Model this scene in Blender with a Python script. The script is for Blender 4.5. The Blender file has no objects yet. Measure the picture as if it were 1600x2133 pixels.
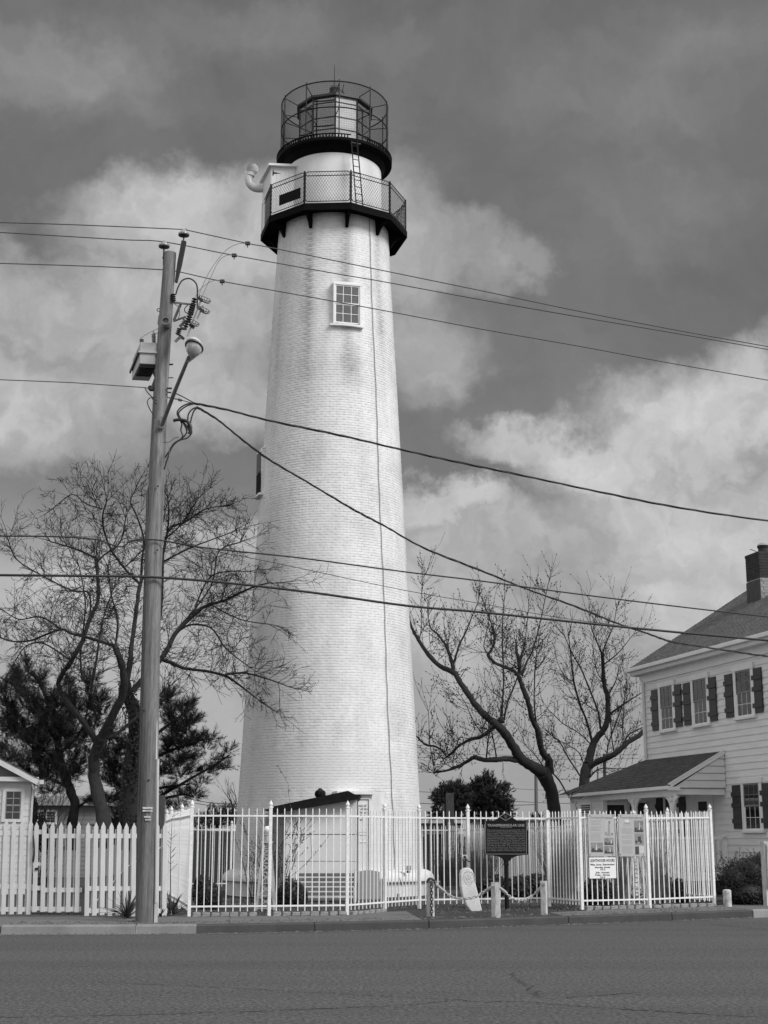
import bpy, bmesh, math, random
import numpy as np
from mathutils import Vector, Matrix, noise
R = math.radians
PI = math.pi
sc = bpy.context.scene
COL = sc.collection

# ------------------------------------------------------------------ camera
EYE = 1.7
F = 3000.0
PITCH = R(12.75)
cam_d = bpy.data.cameras.new('camera'); cam = bpy.data.objects.new('camera', cam_d); COL.objects.link(cam)
cam.location = (0, 0, EYE); cam.rotation_euler = (R(90) + PITCH, 0, 0)
cam_d.sensor_fit = 'VERTICAL'; cam_d.sensor_height = 36; cam_d.lens = 36 * F / 2133
cam_d.clip_start = 0.1; cam_d.clip_end = 6000
sc.camera = cam
sc.view_settings.view_transform = 'Standard'; sc.view_settings.look = 'None'
sc.view_settings.gamma = 1; sc.view_settings.exposure = 1.48; sc.view_settings.use_curve_mapping = False

def ray(px, py):
    a = (px - 800) / F; b = (1066.5 - py) / F
    return Vector((a, math.cos(PITCH) - b * math.sin(PITCH), math.sin(PITCH) + b * math.cos(PITCH)))
def at(px, py, Y):
    d = ray(px, py); return Vector((0, 0, EYE)) + d * (Y / d.y)
def gnd(px, py, z=0.0):
    d = ray(px, py); return Vector((0, 0, EYE)) + d * ((z - EYE) / d.z)

# ------------------------------------------------------------------ sun and sky
SUN_AZ, SUN_EL = R(52), R(38)          # to the right of and behind the camera
sdir = Vector((math.sin(SUN_AZ) * math.cos(SUN_EL), -math.cos(SUN_AZ) * math.cos(SUN_EL), math.sin(SUN_EL)))
sun_d = bpy.data.lights.new('sun', 'SUN'); sun = bpy.data.objects.new('sun', sun_d); COL.objects.link(sun)
sun_d.energy = 0.98; sun_d.angle = R(24); sun_d.color = (1, 1, 1)
sun.rotation_euler = sdir.to_track_quat('Z', 'Y').to_euler(); sun.location = (10, -10, 30)

world = bpy.data.worlds.new('World'); sc.world = world; world.use_nodes = True
nt = world.node_tree; nt.nodes.clear()
class NB:
    def __init__(s, nt): s.nt = nt
    def n(s, t, **kw):
        x = s.nt.nodes.new(t)
        for k, v in kw.items(): setattr(x, k, v)
        return x
    def l(s, a, b): s.nt.links.new(a, b)
    def put(s, sock, v):
        if hasattr(v, 'is_linked') or hasattr(v, 'links'): s.l(v, sock)
        else: sock.default_value = v
    def math(s, op, a, b=None, c=None, clamp=False):
        x = s.n('ShaderNodeMath', operation=op, use_clamp=clamp)
        s.put(x.inputs[0], a)
        if b is not None: s.put(x.inputs[1], b)
        if c is not None: s.put(x.inputs[2], c)
        return x.outputs[0]
    def vm(s, op, a, b=None):
        x = s.n('ShaderNodeVectorMath', operation=op)
        s.put(x.inputs[0], a)
        if b is not None: s.put(x.inputs[1], b)
        return x
    def ramp(s, fac, stops, interp='LINEAR'):
        x = s.n('ShaderNodeValToRGB'); x.color_ramp.interpolation = interp
        els = x.color_ramp.elements
        while len(els) < len(stops): els.new(0.5)
        for e, (p, v) in zip(els, stops):
            e.position = p; e.color = (v, v, v, 1) if not isinstance(v, tuple) else v
        s.put(x.inputs[0], fac); return x.outputs[0]
    def noise(s, vec, scale, detail=4, rough=0.55, dist=0.0):
        x = s.n('ShaderNodeTexNoise'); x.inputs['Scale'].default_value = scale
        x.inputs['Detail'].default_value = detail; x.inputs['Roughness'].default_value = rough
        x.inputs['Distortion'].default_value = dist
        if vec is not None: s.l(vec, x.inputs['Vector'])
        return x
    def smooth(s, v, a, b, lo=0.0, hi=1.0):
        x = s.n('ShaderNodeMapRange', interpolation_type='SMOOTHSTEP')
        s.put(x.inputs['Value'], v); x.inputs['From Min'].default_value = a; x.inputs['From Max'].default_value = b
        x.inputs['To Min'].default_value = lo; x.inputs['To Max'].default_value = hi
        return x.outputs[0]
b = NB(nt)
out = b.n('ShaderNodeOutputWorld'); bg = b.n('ShaderNodeBackground'); bg.inputs['Strength'].default_value = 0.1
sky = b.n('ShaderNodeTexSky'); sky.sky_type = 'NISHITA'; sky.sun_disc = False
sky.sun_elevation = SUN_EL; sky.sun_rotation = PI - SUN_AZ
sky.air_density = 1.0; sky.dust_density = 1.0; sky.ozone_density = 1.0
bw = b.n('ShaderNodeRGBToBW'); b.l(sky.outputs[0], bw.inputs[0])
clear = b.math('MULTIPLY', bw.outputs[0], SKYK if 'SKYK' in globals() else 1.0)
tc = b.n('ShaderNodeTexCoord'); D = tc.outputs['Generated']
sep = b.n('ShaderNodeSeparateXYZ'); b.l(D, sep.inputs[0])
az = b.math('ARCTAN2', sep.outputs[0], sep.outputs[1]); el = b.math('ARCSINE', sep.outputs[2])
cmb = b.n('ShaderNodeCombineXYZ'); b.l(az, cmb.inputs[0]); b.l(el, cmb.inputs[1])
nw = b.noise(D, 5.0, 3, 0.5); nw2 = b.noise(D, 17.0, 5, 0.6)
def centred(nz, amp):
    s_ = b.vm('SUBTRACT', nz.outputs['Color'], (0.5, 0.5, 0.5)).outputs[0]
    m = b.vm('MULTIPLY', s_, (amp, amp, 0)).outputs[0]; return m
P = b.vm('ADD', cmb.outputs[0], centred(nw, 0.10)).outputs[0]
P = b.vm('ADD', P, centred(nw2, 0.060)).outputs[0]
nw3 = b.noise(D, 60.0, 4, 0.65); P = b.vm('ADD', P, centred(nw3, 0.024)).outputs[0]
def azel(px, py):
    d = ray(px, py).normalized(); return math.atan2(d.x, d.y), math.asin(d.z)
BL = [  # px, py, rx, ry, height of the bank
 (330, 500, 240, 115, 1.0), (60, 660, 230, 115, 1.0), (250, 680, 330, 150, 1.0), (480, 600, 210, 190, 1.0), (90, 850, 280, 140, 1.1),
 (380, 820, 260, 110, 0.9), (150, 950, 250, 60, 0.7),
 (880, 540, 130, 170, 0.62), (1000, 560, 180, 75, 0.60), (1140, 560, 60, 38, 0.45), (880, 770, 120, 110, 0.58), (850, 420, 80, 60, 0.45),
 (1570, 830, 230, 120, 1.25), (1420, 900, 190, 120, 1.2), (1250, 960, 190, 80, 1.15), (1060, 945, 115, 48, 1.1), (1500, 1050, 350, 150, 1.1),
 (940, 1065, 150, 42, 1.22), (1060, 1120, 270, 70, 1.0), (1150, 1230, 560, 150, 0.95), (490, 1165, 140, 58, 1.15), (220, 1270, 400, 130, 0.72),
 (60, 110, 380, 110, 0.34), (450, 60, 340, 90, 0.24), (1330, 170, 380, 150, 0.24), (1480, 420, 280, 190, 0.26), (230, 220, 260, 80, 0.22), (1500, 60, 260, 110, 0.24), (900, 100, 300, 90, 0.16),
]
acc = None
for (px, py, rx, ry, hgt) in BL:
    a0, e0 = azel(px, py); a1, e1 = azel(px + rx, py); a2, e2 = azel(px, py - ry)
    ra = abs(a1 - a0); re = abs(e2 - e0)
    v = b.vm('SUBTRACT', P, (a0, e0, 0)).outputs[0]
    v = b.vm('MULTIPLY', v, (1 / ra, 1 / re, 0)).outputs[0]
    ln = b.vm('LENGTH', v).outputs['Value']
    s_ = b.smooth(ln, 0.45 if hgt > .3 else 0.0, 1.42 if hgt > .3 else 1.6, hgt, 0.0)
    if acc is None: acc = s_
    else:
        mx = b.n('ShaderNodeMath', operation='SMOOTH_MAX'); b.l(acc, mx.inputs[0]); b.l(s_, mx.inputs[1]); mx.inputs[2].default_value = 0.1; acc = mx.outputs[0]
# out of view the cloud is made denser and brighter, added fill light
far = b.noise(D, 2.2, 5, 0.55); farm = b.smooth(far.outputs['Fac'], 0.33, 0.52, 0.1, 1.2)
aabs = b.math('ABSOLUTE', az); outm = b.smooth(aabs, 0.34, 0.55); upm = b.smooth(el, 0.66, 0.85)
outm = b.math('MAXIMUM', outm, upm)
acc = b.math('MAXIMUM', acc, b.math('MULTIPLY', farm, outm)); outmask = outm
tex = b.noise(P, 9.0, 6, 0.6); tex2 = b.noise(D, 3.5, 3, 0.5)
t1 = b.smooth(tex.outputs['Fac'], 0.28, 0.74, 0.81, 1.10)
t2 = b.smooth(tex2.outputs['Fac'], 0.3, 0.7, 0.86, 1.1)
t1 = b.math('MULTIPLY', t1, t2)
# billow relief: brighter where the cloud noise rises towards the sun side
def relief(sc_, off, k, lo, hi):
    Pb = b.vm('ADD', P, off).outputs[0]; n1 = b.noise(P, sc_, 4, 0.55).outputs['Fac']; n2 = b.noise(Pb, sc_, 4, 0.55).outputs['Fac']
    return b.smooth(b.math('SUBTRACT', n1, n2), -k, k, lo, hi)
t1 = b.math('MULTIPLY', t1, relief(10.0, (0.012, 0.022, 0), 0.19, 0.86, 1.14))
t1 = b.math('MULTIPLY', t1, relief(30.0, (0.005, 0.008, 0), 0.22, 0.92, 1.08))
t1 = b.math('MULTIPLY', t1, b.math('MULTIPLY_ADD', outmask, 0.34, 1.0))  # clouds out of view brightened to lift the shaded walls
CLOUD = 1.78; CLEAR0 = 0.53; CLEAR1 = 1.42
base = b.ramp(b.math('MULTIPLY', el, 1.3), [(0.0, CLEAR1 / 4), (0.16, CLEAR1 / 4.4), (0.34, CLEAR0 / 3.4), (0.75, CLEAR0 / 4), (1.0, CLEAR0 / 4.2)], 'EASE')
base = b.math('MULTIPLY', base, 4.0)
wisp = b.smooth(b.noise(P, 4.0, 6, 0.62).outputs['Fac'], 0.35, 0.68, 0.88, 1.24)
base = b.math('MULTIPLY', base, wisp)
# the deep clear sky comes from the Nishita sky seen in black and white, levelled by height
skyf = b.math('POWER', b.math('MULTIPLY', bw.outputs[0], 0.22), 0.12)
base = b.math('MULTIPLY', base, skyf)
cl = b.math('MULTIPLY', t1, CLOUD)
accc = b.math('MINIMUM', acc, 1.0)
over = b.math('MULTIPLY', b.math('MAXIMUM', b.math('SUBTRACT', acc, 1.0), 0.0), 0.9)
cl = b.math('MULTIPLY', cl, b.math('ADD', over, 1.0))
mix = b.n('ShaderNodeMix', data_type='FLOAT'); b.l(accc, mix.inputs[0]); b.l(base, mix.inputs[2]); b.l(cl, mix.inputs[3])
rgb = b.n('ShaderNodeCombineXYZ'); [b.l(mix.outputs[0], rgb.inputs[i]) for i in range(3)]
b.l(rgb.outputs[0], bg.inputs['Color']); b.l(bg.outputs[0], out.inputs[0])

# ------------------------------------------------------------------ materials
MATS = {}
def mat(name, v, rough=0.7, var=0.0, scale=4.0, vec=(1, 1, 1), bump=0.0, bscale=30.0, metal=0.0, spec=0.5, attr=None, var2=0.0, scale2=40.0, bdist=0.01, zgrad=None):
    if name in MATS: return MATS[name]
    m = bpy.data.materials.new(name); m.use_nodes = True; n = m.node_tree; n.nodes.clear(); q = NB(n)
    o = q.n('ShaderNodeOutputMaterial'); p = q.n('ShaderNodeBsdfPrincipled'); q.l(p.outputs[0], o.inputs[0])
    p.inputs['Roughness'].default_value = rough; p.inputs['Metallic'].default_value = metal
    p.inputs['Specular IOR Level'].default_value = spec
    t = q.n('ShaderNodeTexCoord'); mp = q.n('ShaderNodeMapping'); q.l(t.outputs['Object'], mp.inputs[0]); mp.inputs['Scale'].default_value = vec
    val = None
    if var > 0:
        x = q.noise(mp.outputs[0], scale, 5, 0.6); val = q.smooth(x.outputs['Fac'], 0.28, 0.72, v * (1 - var), v * (1 + var))
    else:
        c = q.n('ShaderNodeValue'); c.outputs[0].default_value = v; val = c.outputs[0]
    if var2 > 0:
        x = q.noise(mp.outputs[0], scale2, 3, 0.6); val = q.math('MULTIPLY', val, q.smooth(x.outputs['Fac'], 0.3, 0.7, 1 - var2, 1 + var2))
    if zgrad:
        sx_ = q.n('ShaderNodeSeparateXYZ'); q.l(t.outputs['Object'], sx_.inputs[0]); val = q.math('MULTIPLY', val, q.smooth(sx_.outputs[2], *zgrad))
    if attr:
        a = q.n('ShaderNodeAttribute'); a.attribute_name = attr; val = q.math('MULTIPLY', val, q.math('SUBTRACT', 1.0, a.outputs['Fac']))
    cx = q.n('ShaderNodeCombineXYZ'); [q.l(val, cx.inputs[i]) for i in range(3)]; q.l(cx.outputs[0], p.inputs['Base Color'])
    if bump > 0:
        x = q.noise(mp.outputs[0], bscale, 4, 0.65); bm_ = q.n('ShaderNodeBump'); bm_.inputs['Strength'].default_value = bump; bm_.inputs['Distance'].default_value = bdist
        q.l(x.outputs['Fac'], bm_.inputs['Height']); q.l(bm_.outputs[0], p.inputs['Normal'])
    MATS[name] = m; return m
def glass(name, tint=0.9, rough=0.03, dark=0.0):
    if name in MATS: return MATS[name]
    m = bpy.data.materials.new(name); m.use_nodes = True; n = m.node_tree; n.nodes.clear(); q = NB(n)
    o = q.n('ShaderNodeOutputMaterial'); tr = q.n('ShaderNodeBsdfTransparent'); tr.inputs[0].default_value = (tint,) * 3 + (1,)
    gl = q.n('ShaderNodeBsdfGlossy'); gl.inputs['Roughness'].default_value = rough
    fr = q.n('ShaderNodeFresnel'); fr.inputs[0].default_value = 1.6
    f = q.math('ADD', q.math('MULTIPLY', fr.outputs[0], 1.0), dark, clamp=True)
    mx = q.n('ShaderNodeMixShader'); q.l(f, mx.inputs[0]); q.l(tr.outputs[0], mx.inputs[1]); q.l(gl.outputs[0], mx.inputs[2]); q.l(mx.outputs[0], o.inputs[0])
    MATS[name] = m; return m

# ------------------------------------------------------------------ mesh building
WL = {}
def wl(o): return WL.get(o.name, Vector((0, 0, 0))) if o else Vector((0, 0, 0))
def tag(o, label=None, cat=None, group=None, kind=None):
    if label: o['label'] = label
    if cat: o['category'] = cat
    if group: o['group'] = group
    if kind: o['kind'] = kind
    return o
def thing(name, label, cat, loc=(0, 0, 0), group=None):
    o = bpy.data.objects.new(name, None); COL.objects.link(o); o.location = loc; o.empty_display_size = 0.2
    WL[o.name] = Vector(loc); return tag(o, label, cat, group)
def link(name, me, parent=None, wpos=None, rot=(0, 0, 0), scale=(1, 1, 1)):
    o = bpy.data.objects.new(name, me); COL.objects.link(o)
    w = wl(parent) if wpos is None else Vector(wpos)
    if parent is not None:
        o.parent = parent; o.location = w - wl(parent)
    else: o.location = w
    o.rotation_euler = rot; o.scale = scale; WL[o.name] = w; return o
class MB:
    def __init__(s): s.v = []; s.f = []
    def add(s, vs, fs):
        k = len(s.v); s.v.extend([tuple(x) for x in vs]); s.f.extend([tuple(i + k for i in f) for f in fs]); return s
    def par(s, o, a, b_, c):   # box from corner and three edges
        o, a, b_, c = map(Vector, (o, a, b_, c))
        if a.cross(b_).dot(c) < 0: a, b_ = b_, a
        return s.add([o, o + a, o + a + b_, o + b_, o + c, o + a + c, o + a + b_ + c, o + b_ + c],
                     [(0, 3, 2, 1), (4, 5, 6, 7), (0, 1, 5, 4), (1, 2, 6, 5), (2, 3, 7, 6), (3, 0, 4, 7)])
    def box(s, c, size, rz=0.0, axes=None):
        c = Vector(c)
        if axes is None:
            ax = Vector((math.cos(rz), math.sin(rz), 0)); ay = Vector((-math.sin(rz), math.cos(rz), 0)); az_ = Vector((0, 0, 1))
        else: ax, ay, az_ = map(Vector, axes)
        a, b_, d = ax * size[0], ay * size[1], az_ * size[2]
        return s.par(c - (a + b_ + d) / 2, a, b_, d)
    def bar(s, p, q, w, h=None, up=(0, 0, 1)):
        p, q = Vector(p), Vector(q); h = h or w; d = (q - p); dn = d.normalized(); u = Vector(up)
        if abs(dn.dot(u)) > 0.98: u = Vector((0, 1, 0))
        x = dn.cross(u).normalized(); y = x.cross(dn)
        return s.par(p - x * w / 2 - y * h / 2, x * w, y * h, d)
    def tube(s, pts, rad, n=8, cap=True):
        pts = [Vector(p) for p in pts]; m = len(pts)
        if not hasattr(rad, '__len__'): rad = [rad] * m
        k = len(s.v); prev = None
        for i, p in enumerate(pts):
            t = (pts[min(i + 1, m - 1)] - pts[max(i - 1, 0)]).normalized()
            if prev is None:
                u = Vector((0, 0, 1)) if abs(t.z) < 0.9 else Vector((1, 0, 0)); x = t.cross(u).normalized()
            else:
                x = prev - t * prev.dot(t); x = x.normalized() if x.length > 1e-6 else t.orthogonal().normalized()
            prev = x; y = t.cross(x)
            for j in range(n):
                a = 2 * PI * j / n; s.v.append(tuple(p + (x * math.cos(a) + y * math.sin(a)) * rad[i]))
        for i in range(m - 1):
            for j in range(n):
                j2 = (j + 1) % n; s.f.append((k + i * n + j, k + i * n + j2, k + (i + 1) * n + j2, k + (i + 1) * n + j))
        if cap:
            s.f.append(tuple(k + j for j in range(n))[::-1]); s.f.append(tuple(k + (m - 1) * n + j for j in range(n)))
        return s
    def lathe(s, prof, c=(0, 0, 0), n=16, a0=0.0, a1=2 * PI, axis=None):
        c = Vector(c); full = abs(a1 - a0 - 2 * PI) < 1e-6; k = len(s.v); cols = n if full else n + 1
        if axis is None: X, Y, Z = Vector((1, 0, 0)), Vector((0, 1, 0)), Vector((0, 0, 1))
        else:
            Z = Vector(axis).normalized(); X = Z.orthogonal().normalized(); Y = Z.cross(X)
        for (r, z) in prof:
            for j in range(cols):
                a = a0 + (a1 - a0) * j / n; s.v.append(tuple(c + X * (r * math.cos(a)) + Y * (r * math.sin(a)) + Z * z))
        for i in range(len(prof) - 1):
            for j in range(n):
                j2 = (j + 1) % cols; s.f.append((k + i * cols + j, k + i * cols + j2, k + (i + 1) * cols + j2, k + (i + 1) * cols + j))
        return s
    def prism(s, poly, ext):
        ext = Vector(ext); poly = [Vector(p) for p in poly]; n = len(poly); k = len(s.v)
        s.v.extend([tuple(p) for p in poly]); s.v.extend([tuple(p + ext) for p in poly])
        s.f.append(tuple(k + i for i in range(n))); s.f.append(tuple(k + n + i for i in range(n))[::-1])
        for i in range(n):
            j = (i + 1) % n; s.f.append((k + i, k + n + i, k + n + j, k + j))
        return s
    def quad(s, *p): return s.add(p, [tuple(range(len(p)))])
    def mesh(s, name, m=None, origin=(0, 0, 0), smooth=False, bevel=0.0, fix=True):
        me = bpy.data.meshes.new(name); o = Vector(origin)
        me.from_pydata([(x - o.x, y - o.y, z - o.z) for x, y, z in s.v], [], s.f)
        if fix:
            bm_ = bmesh.new(); bm_.from_mesh(me); bmesh.ops.recalc_face_normals(bm_, faces=bm_.faces)
            if bevel > 0:
                bmesh.ops.bevel(bm_, geom=[e for e in bm_.edges if len(e.link_faces) == 2 and e.calc_face_angle(0) > 0.6], offset=bevel, segments=2, profile=0.6, affect='EDGES')
            bm_.to_mesh(me); bm_.free()
        if smooth:
            me.polygons.foreach_set('use_smooth', [True] * len(me.polygons))
            if hasattr(me, 'set_sharp_from_angle'): me.set_sharp_from_angle(angle=R(38))
        if m is not None: me.materials.append(m)
        return me
    def build(s, name, m, parent=None, smooth=False, bevel=0.0, label=None, kind=None, fix=True):
        me = s.mesh(name, m, wl(parent), smooth, bevel, fix)
        o = link(name, me, parent)
        if label: o['label'] = label
        if kind: o['kind'] = kind
        return o
def solo(mb, name, m, label, cat, loc=None, group=None, **kw):   # a thing that is one mesh
    me = mb.mesh(name, m, loc or (0, 0, 0), **kw); o = link(name, me, None, wpos=loc or (0, 0, 0)); return tag(o, label, cat, group)
def struct(mb, name, m, **kw):
    o = mb.build(name, m, None, **kw); o['kind'] = 'structure'; return o
def text(name, s, size, origin, ux, uz, m, parent, align='CENTER', depth=0.004, bold=0.0, sx=1.0, spacing=1.0, fit=None):
    cu = bpy.data.curves.new(name, 'FONT'); cu.body = s; cu.size = size; cu.align_x = align; cu.extrude = depth; cu.offset = bold; cu.space_line = spacing; cu.resolution_u = 3
    tmp = bpy.data.objects.new(name + '_tmp', cu); COL.objects.link(tmp)
    bpy.context.view_layer.update()
    me = bpy.data.meshes.new_from_object(tmp.evaluated_get(bpy.context.evaluated_depsgraph_get())); me.name = name
    if fit:
        xs = [v.co.x for v in me.vertices]
        if xs: sx = fit / (max(xs) - min(xs))
    bpy.data.objects.remove(tmp); bpy.data.curves.remove(cu)
    ux, uz = Vector(ux).normalized(), Vector(uz).normalized(); un = ux.cross(uz)
    M = Matrix(((ux.x * sx, uz.x, un.x), (ux.y * sx, uz.y, un.y), (ux.z * sx, uz.z, un.z))).to_4x4()
    o0 = Vector(origin) - wl(parent)
    me.transform(Matrix.Translation(o0) @ M)
    me.materials.clear(); me.materials.append(m); return link(name, me, parent)
def spline(pts, n=8):
    pts = [Vector(p) for p in pts]; out_ = []
    for i in range(len(pts) - 1):
        p0 = pts[max(i - 1, 0)]; p1 = pts[i]; p2 = pts[i + 1]; p3 = pts[min(i + 2, len(pts) - 1)]
        for k in range(n):
            t = k / n
            out_.append(0.5 * ((2 * p1) + (p2 - p0) * t + (2 * p0 - 5 * p1 + 4 * p2 - p3) * t * t + (3 * p1 - p0 - 3 * p2 + p3) * t ** 3))
    out_.append(pts[-1]); return out_
rnd = random.Random(7)

M_white = mat('white_paint', 0.78, 0.45, 0.04, 3, var2=0.03)
M_fence = mat('white_powder_coat', 0.80, 0.4, 0.05, 2, var2=.10, scale2=22)
M_wood_white = mat('weathered_white_wood', 0.70, 0.6, 0.08, 3, vec=(6, 6, 0.7), bump=0.15, bscale=20)
M_black = mat('black_iron', 0.012, 0.5, 0.3, 6)
M_wire = mat('black_cable', 0.02, 0.6)
M_dwire = mat('grey_wire', 0.06, 0.5)
# ------------------------------------------------------------------ ground, road, kerb, pavements
KP = [(0, 1948), (205, 1947.4), (410, 1946), (650, 1941.5), (900, 1935.5), (1185, 1926.5), (1400, 1918.5), (1568, 1912)]
kb = [gnd(x, y, 0) for x, y in KP]
dl = (kb[0] - kb[2]).normalized(); dr = (kb[-1] - kb[-3]).normalized()
kb = [kb[0] + dl * 140, kb[0] + dl * 30, kb[0] + dl * 8] + kb + [kb[-1] + dr * 6, kb[-1] + dr * 30, kb[-1] + dr * 140]
def offs(pts, d):
    r = []
    for i, p in enumerate(pts):
        t = (pts[min(i + 1, len(pts) - 1)] - pts[max(i - 1, 0)]).normalized(); n_ = Vector((-t.y, t.x, 0)); r.append(p + n_ * d)
    return r
KH = 0.17
M_asph = bpy.data.materials.new('asphalt'); M_asph.use_nodes = True
def asphalt(m, v, lanes=True, grain=0.35):
    n = m.node_tree; n.nodes.clear(); q = NB(n); o = q.n('ShaderNodeOutputMaterial'); p = q.n('ShaderNodeBsdfPrincipled'); q.l(p.outputs[0], o.inputs[0])
    p.inputs['Roughness'].default_value = 0.85; p.inputs['Specular IOR Level'].default_value = 0.3
    t = q.n('ShaderNodeTexCoord'); V = t.outputs['Object']
    g = q.noise(V, 20.0, 4, 0.85); g2 = q.noise(V, 9.0, 4, 0.6)
    mp = q.n('ShaderNodeMapping'); q.l(V, mp.inputs[0]); mp.inputs['Rotation'].default_value = (0, 0, R(-16)); mp.inputs['Scale'].default_value = (0.05, 0.6, 1)
    lane = q.noise(mp.outputs[0], 1.0, 4, 0.5)
    val = q.smooth(g.outputs['Fac'], 0.36, 0.66, v * (1 - grain), v * (1 + grain * 1.3))
    vor = q.n('ShaderNodeTexVoronoi'); vor.inputs['Scale'].default_value = 30; q.l(V, vor.inputs['Vector'])
    sp = q.math('GREATER_THAN', q.math('SUBTRACT', 0.5, vor.outputs['Distance']), 0.34)
    rn = q.n('ShaderNodeSeparateColor'); q.l(vor.outputs['Color'], rn.inputs[0])
    sp = q.math('MULTIPLY', sp, q.math('GREATER_THAN', rn.outputs[0], 0.78))
    val = q.math('MULTIPLY', val, q.math('MULTIPLY_ADD', sp, 1.3, 1.0))
    val = q.math('MULTIPLY', val, q.smooth(g2.outputs['Fac'], 0.3, 0.7, 0.9, 1.1))
    if lanes: val = q.math('MULTIPLY', val, q.smooth(lane.outputs['Fac'], 0.32, 0.66, 0.89, 1.10))
    cx = q.n('ShaderNodeCombineXYZ'); [q.l(val, cx.inputs[i]) for i in range(3)]; q.l(cx.outputs[0], p.inputs['Base Color'])
    bm_ = q.n('ShaderNodeBump'); bm_.inputs['Strength'].default_value = 0.6; bm_.inputs['Distance'].default_value = 0.006; q.l(g.outputs['Fac'], bm_.inputs['Height']); q.l(bm_.outputs[0], p.inputs['Normal'])
asphalt(M_asph, 0.077, grain=.62)
M_apron = bpy.data.materials.new('old_asphalt'); M_apron.use_nodes = True; asphalt(M_apron, 0.040, False, 0.25)
M_walk = mat('pavement_concrete', 0.13, 0.85, 0.12, 1.2, bump=0.3, bscale=60, var2=0.12, scale2=30)
M_kerb = mat('kerb_concrete', 0.24, 0.85, 0.16, 1.6, bump=0.3, bscale=50, var2=0.1)
M_kerbd = mat('painted_kerb', 0.047, 0.7, 0.2, 2.0, bump=0.3, bscale=50, var2=0.15)
M_soil = mat('mulch_and_winter_grass', 0.04, 0.95, 0.35, 1.5, bump=0.6, bscale=30, var2=0.4, scale2=25)
M_grass = mat('winter_grass', 0.03, 0.95, 0.3, 0.4, bump=0.5, bscale=20, var2=0.3, scale2=12)
mb = MB(); n = len(kb)
for i in range(n - 1): mb.quad(Vector((kb[i].x, -60, 0)), Vector((kb[i + 1].x, -60, 0)), kb[i + 1], kb[i])
road = struct(mb, 'road', M_asph)
back = offs(kb, 0.16)
# ground sheet behind the kerb, to the horizon
mb = MB()
gz = 0.15
bk = [Vector((p.x, p.y, gz)) for p in offs(kb, 0.14)]
def gy(Y): return gz if Y < 38 else max(0.0, gz - (Y - 38) * 0.012)
rows = [None, 38.0, 45.0, 52.0, 60.0, 120.0, 3000.0]
for i in range(n - 1):
    for r_ in range(len(rows) - 1):
        y0, y1 = rows[r_], rows[r_ + 1]; a, c = bk[i], bk[i + 1]
        def P_(p, y):
            if y is None: return p
            yy = max(y, p.y + 0.01 * rows.index(y)); sx = 1.0 if y < 100 else (4.0 if y < 1000 else 30.0)
            return Vector((p.x * sx, yy, gy(yy)))
        mb.quad(P_(a, y0), P_(c, y0), P_(c, y1), P_(a, y1))
struct(mb, 'ground', M_grass)
# kerb: pieces, pale concrete at both ends, dark painted between
def kerb_piece(pts, m, name='kerb_stone', crown=0.02):
    mb = MB(); q = offs(pts, 0.155)
    up = Vector((0, 0, KH)); k = 0
    prof = [(0.0, 0.0), (0.006, KH - 0.03), (0.02, KH - 0.006), (0.045, KH), (0.155, KH + 0.002), (0.155, 0.02)]
    cols = []
    for i, p in enumerate(pts):
        t = (pts[min(i + 1, len(pts) - 1)] - pts[max(i - 1, 0)]).normalized(); n_ = Vector((-t.y, t.x, 0)); cols.append([p + n_ * a + Vector((0, 0, z)) for a, z in prof])
    for i in range(len(cols) - 1):
        for j in range(len(prof) - 1): mb.quad(cols[i][j], cols[i + 1][j], cols[i + 1][j + 1], cols[i][j + 1])
    mb.quad(*cols[0]); mb.quad(*cols[-1][::-1])
    return mb.build(name, m, kerb, smooth=False, fix=False)
def kline(x0, x1):
    """kerb-foot points between two picture columns"""
    r_ = []
    xs = [k[0] for k in KP]; ys = [k[1] for k in KP]
    for i in range(5):
        x = x0 + (x1 - x0) * i / 4; y = float(np.interp(x, xs, ys)) if x >= 0 else 1948
        r_.append(gnd(x, y, 0))
    return r_
kerb = thing('kerb', None, None, (0, 0, 0)); kerb['kind'] = 'structure'
def pc(*a):
    for o in a: pass
kerb_piece([kb[0], kb[1], kb[2], kb[3] - (kb[3] - kb[2]).normalized() * 0.01], M_kerb)
kerb_piece(kline(2, 281.5), M_kerb); kerb_piece(kline(284, 409), M_kerb)
for a, c in ((410, 655), (656.5, 893), (895, 1184), (1185.5, 1400), (1401.5, 1567)): kerb_piece(kline(a, c), M_kerbd)
kerb_piece([kb[-4] + Vector((0.03, 0.012, 0)), kb[-3], kb[-2], kb[-1]], M_kerb)
# pavement slabs
def sheet(px_pts, z, name, m, parent=None, top=0.03):
    mb = MB(); pts = [gnd(x, y, z) if not isinstance(x, Vector) else x for x, y in px_pts]
    mb.prism([p - Vector((0, 0, top)) for p in pts], (0, 0, top)); return mb.build(name, m, parent, kind=None if parent else 'structure')
pav = thing('pavement', None, None, (0, 0, 0)); pav['kind'] = 'structure'
def kback(x):
    xs = [k[0] for k in KP]; ys = [k[1] for k in KP]; y = float(np.interp(x, xs, ys)); p = gnd(x, y, 0); p2 = gnd(x + 20, float(np.interp(x + 20, xs, ys)), 0); t = (p2 - p).normalized()
    q = p + Vector((-t.y, t.x, 0)) * 0.16; return Vector((q.x, q.y, 0.166))
def slab(x0, x1, yb0, yb1, cut=None):
    a, c = kback(x0), kback(x1); d, e = gnd(x0 + (cut or [0, 0])[0], yb0, 0.166), gnd(x1 + (cut or [0, 0])[1], yb1, 0.166)
    mb = MB(); mb.prism([a - Vector((0, 0, .05)), c - Vector((0, 0, .05)), e - Vector((0, 0, .05)), d - Vector((0, 0, .05))], (0, 0, .05)); return mb.build('slab', M_walk, pav)
a0 = kback(0.0); d0 = gnd(0, 1903, 0.166)
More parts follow.
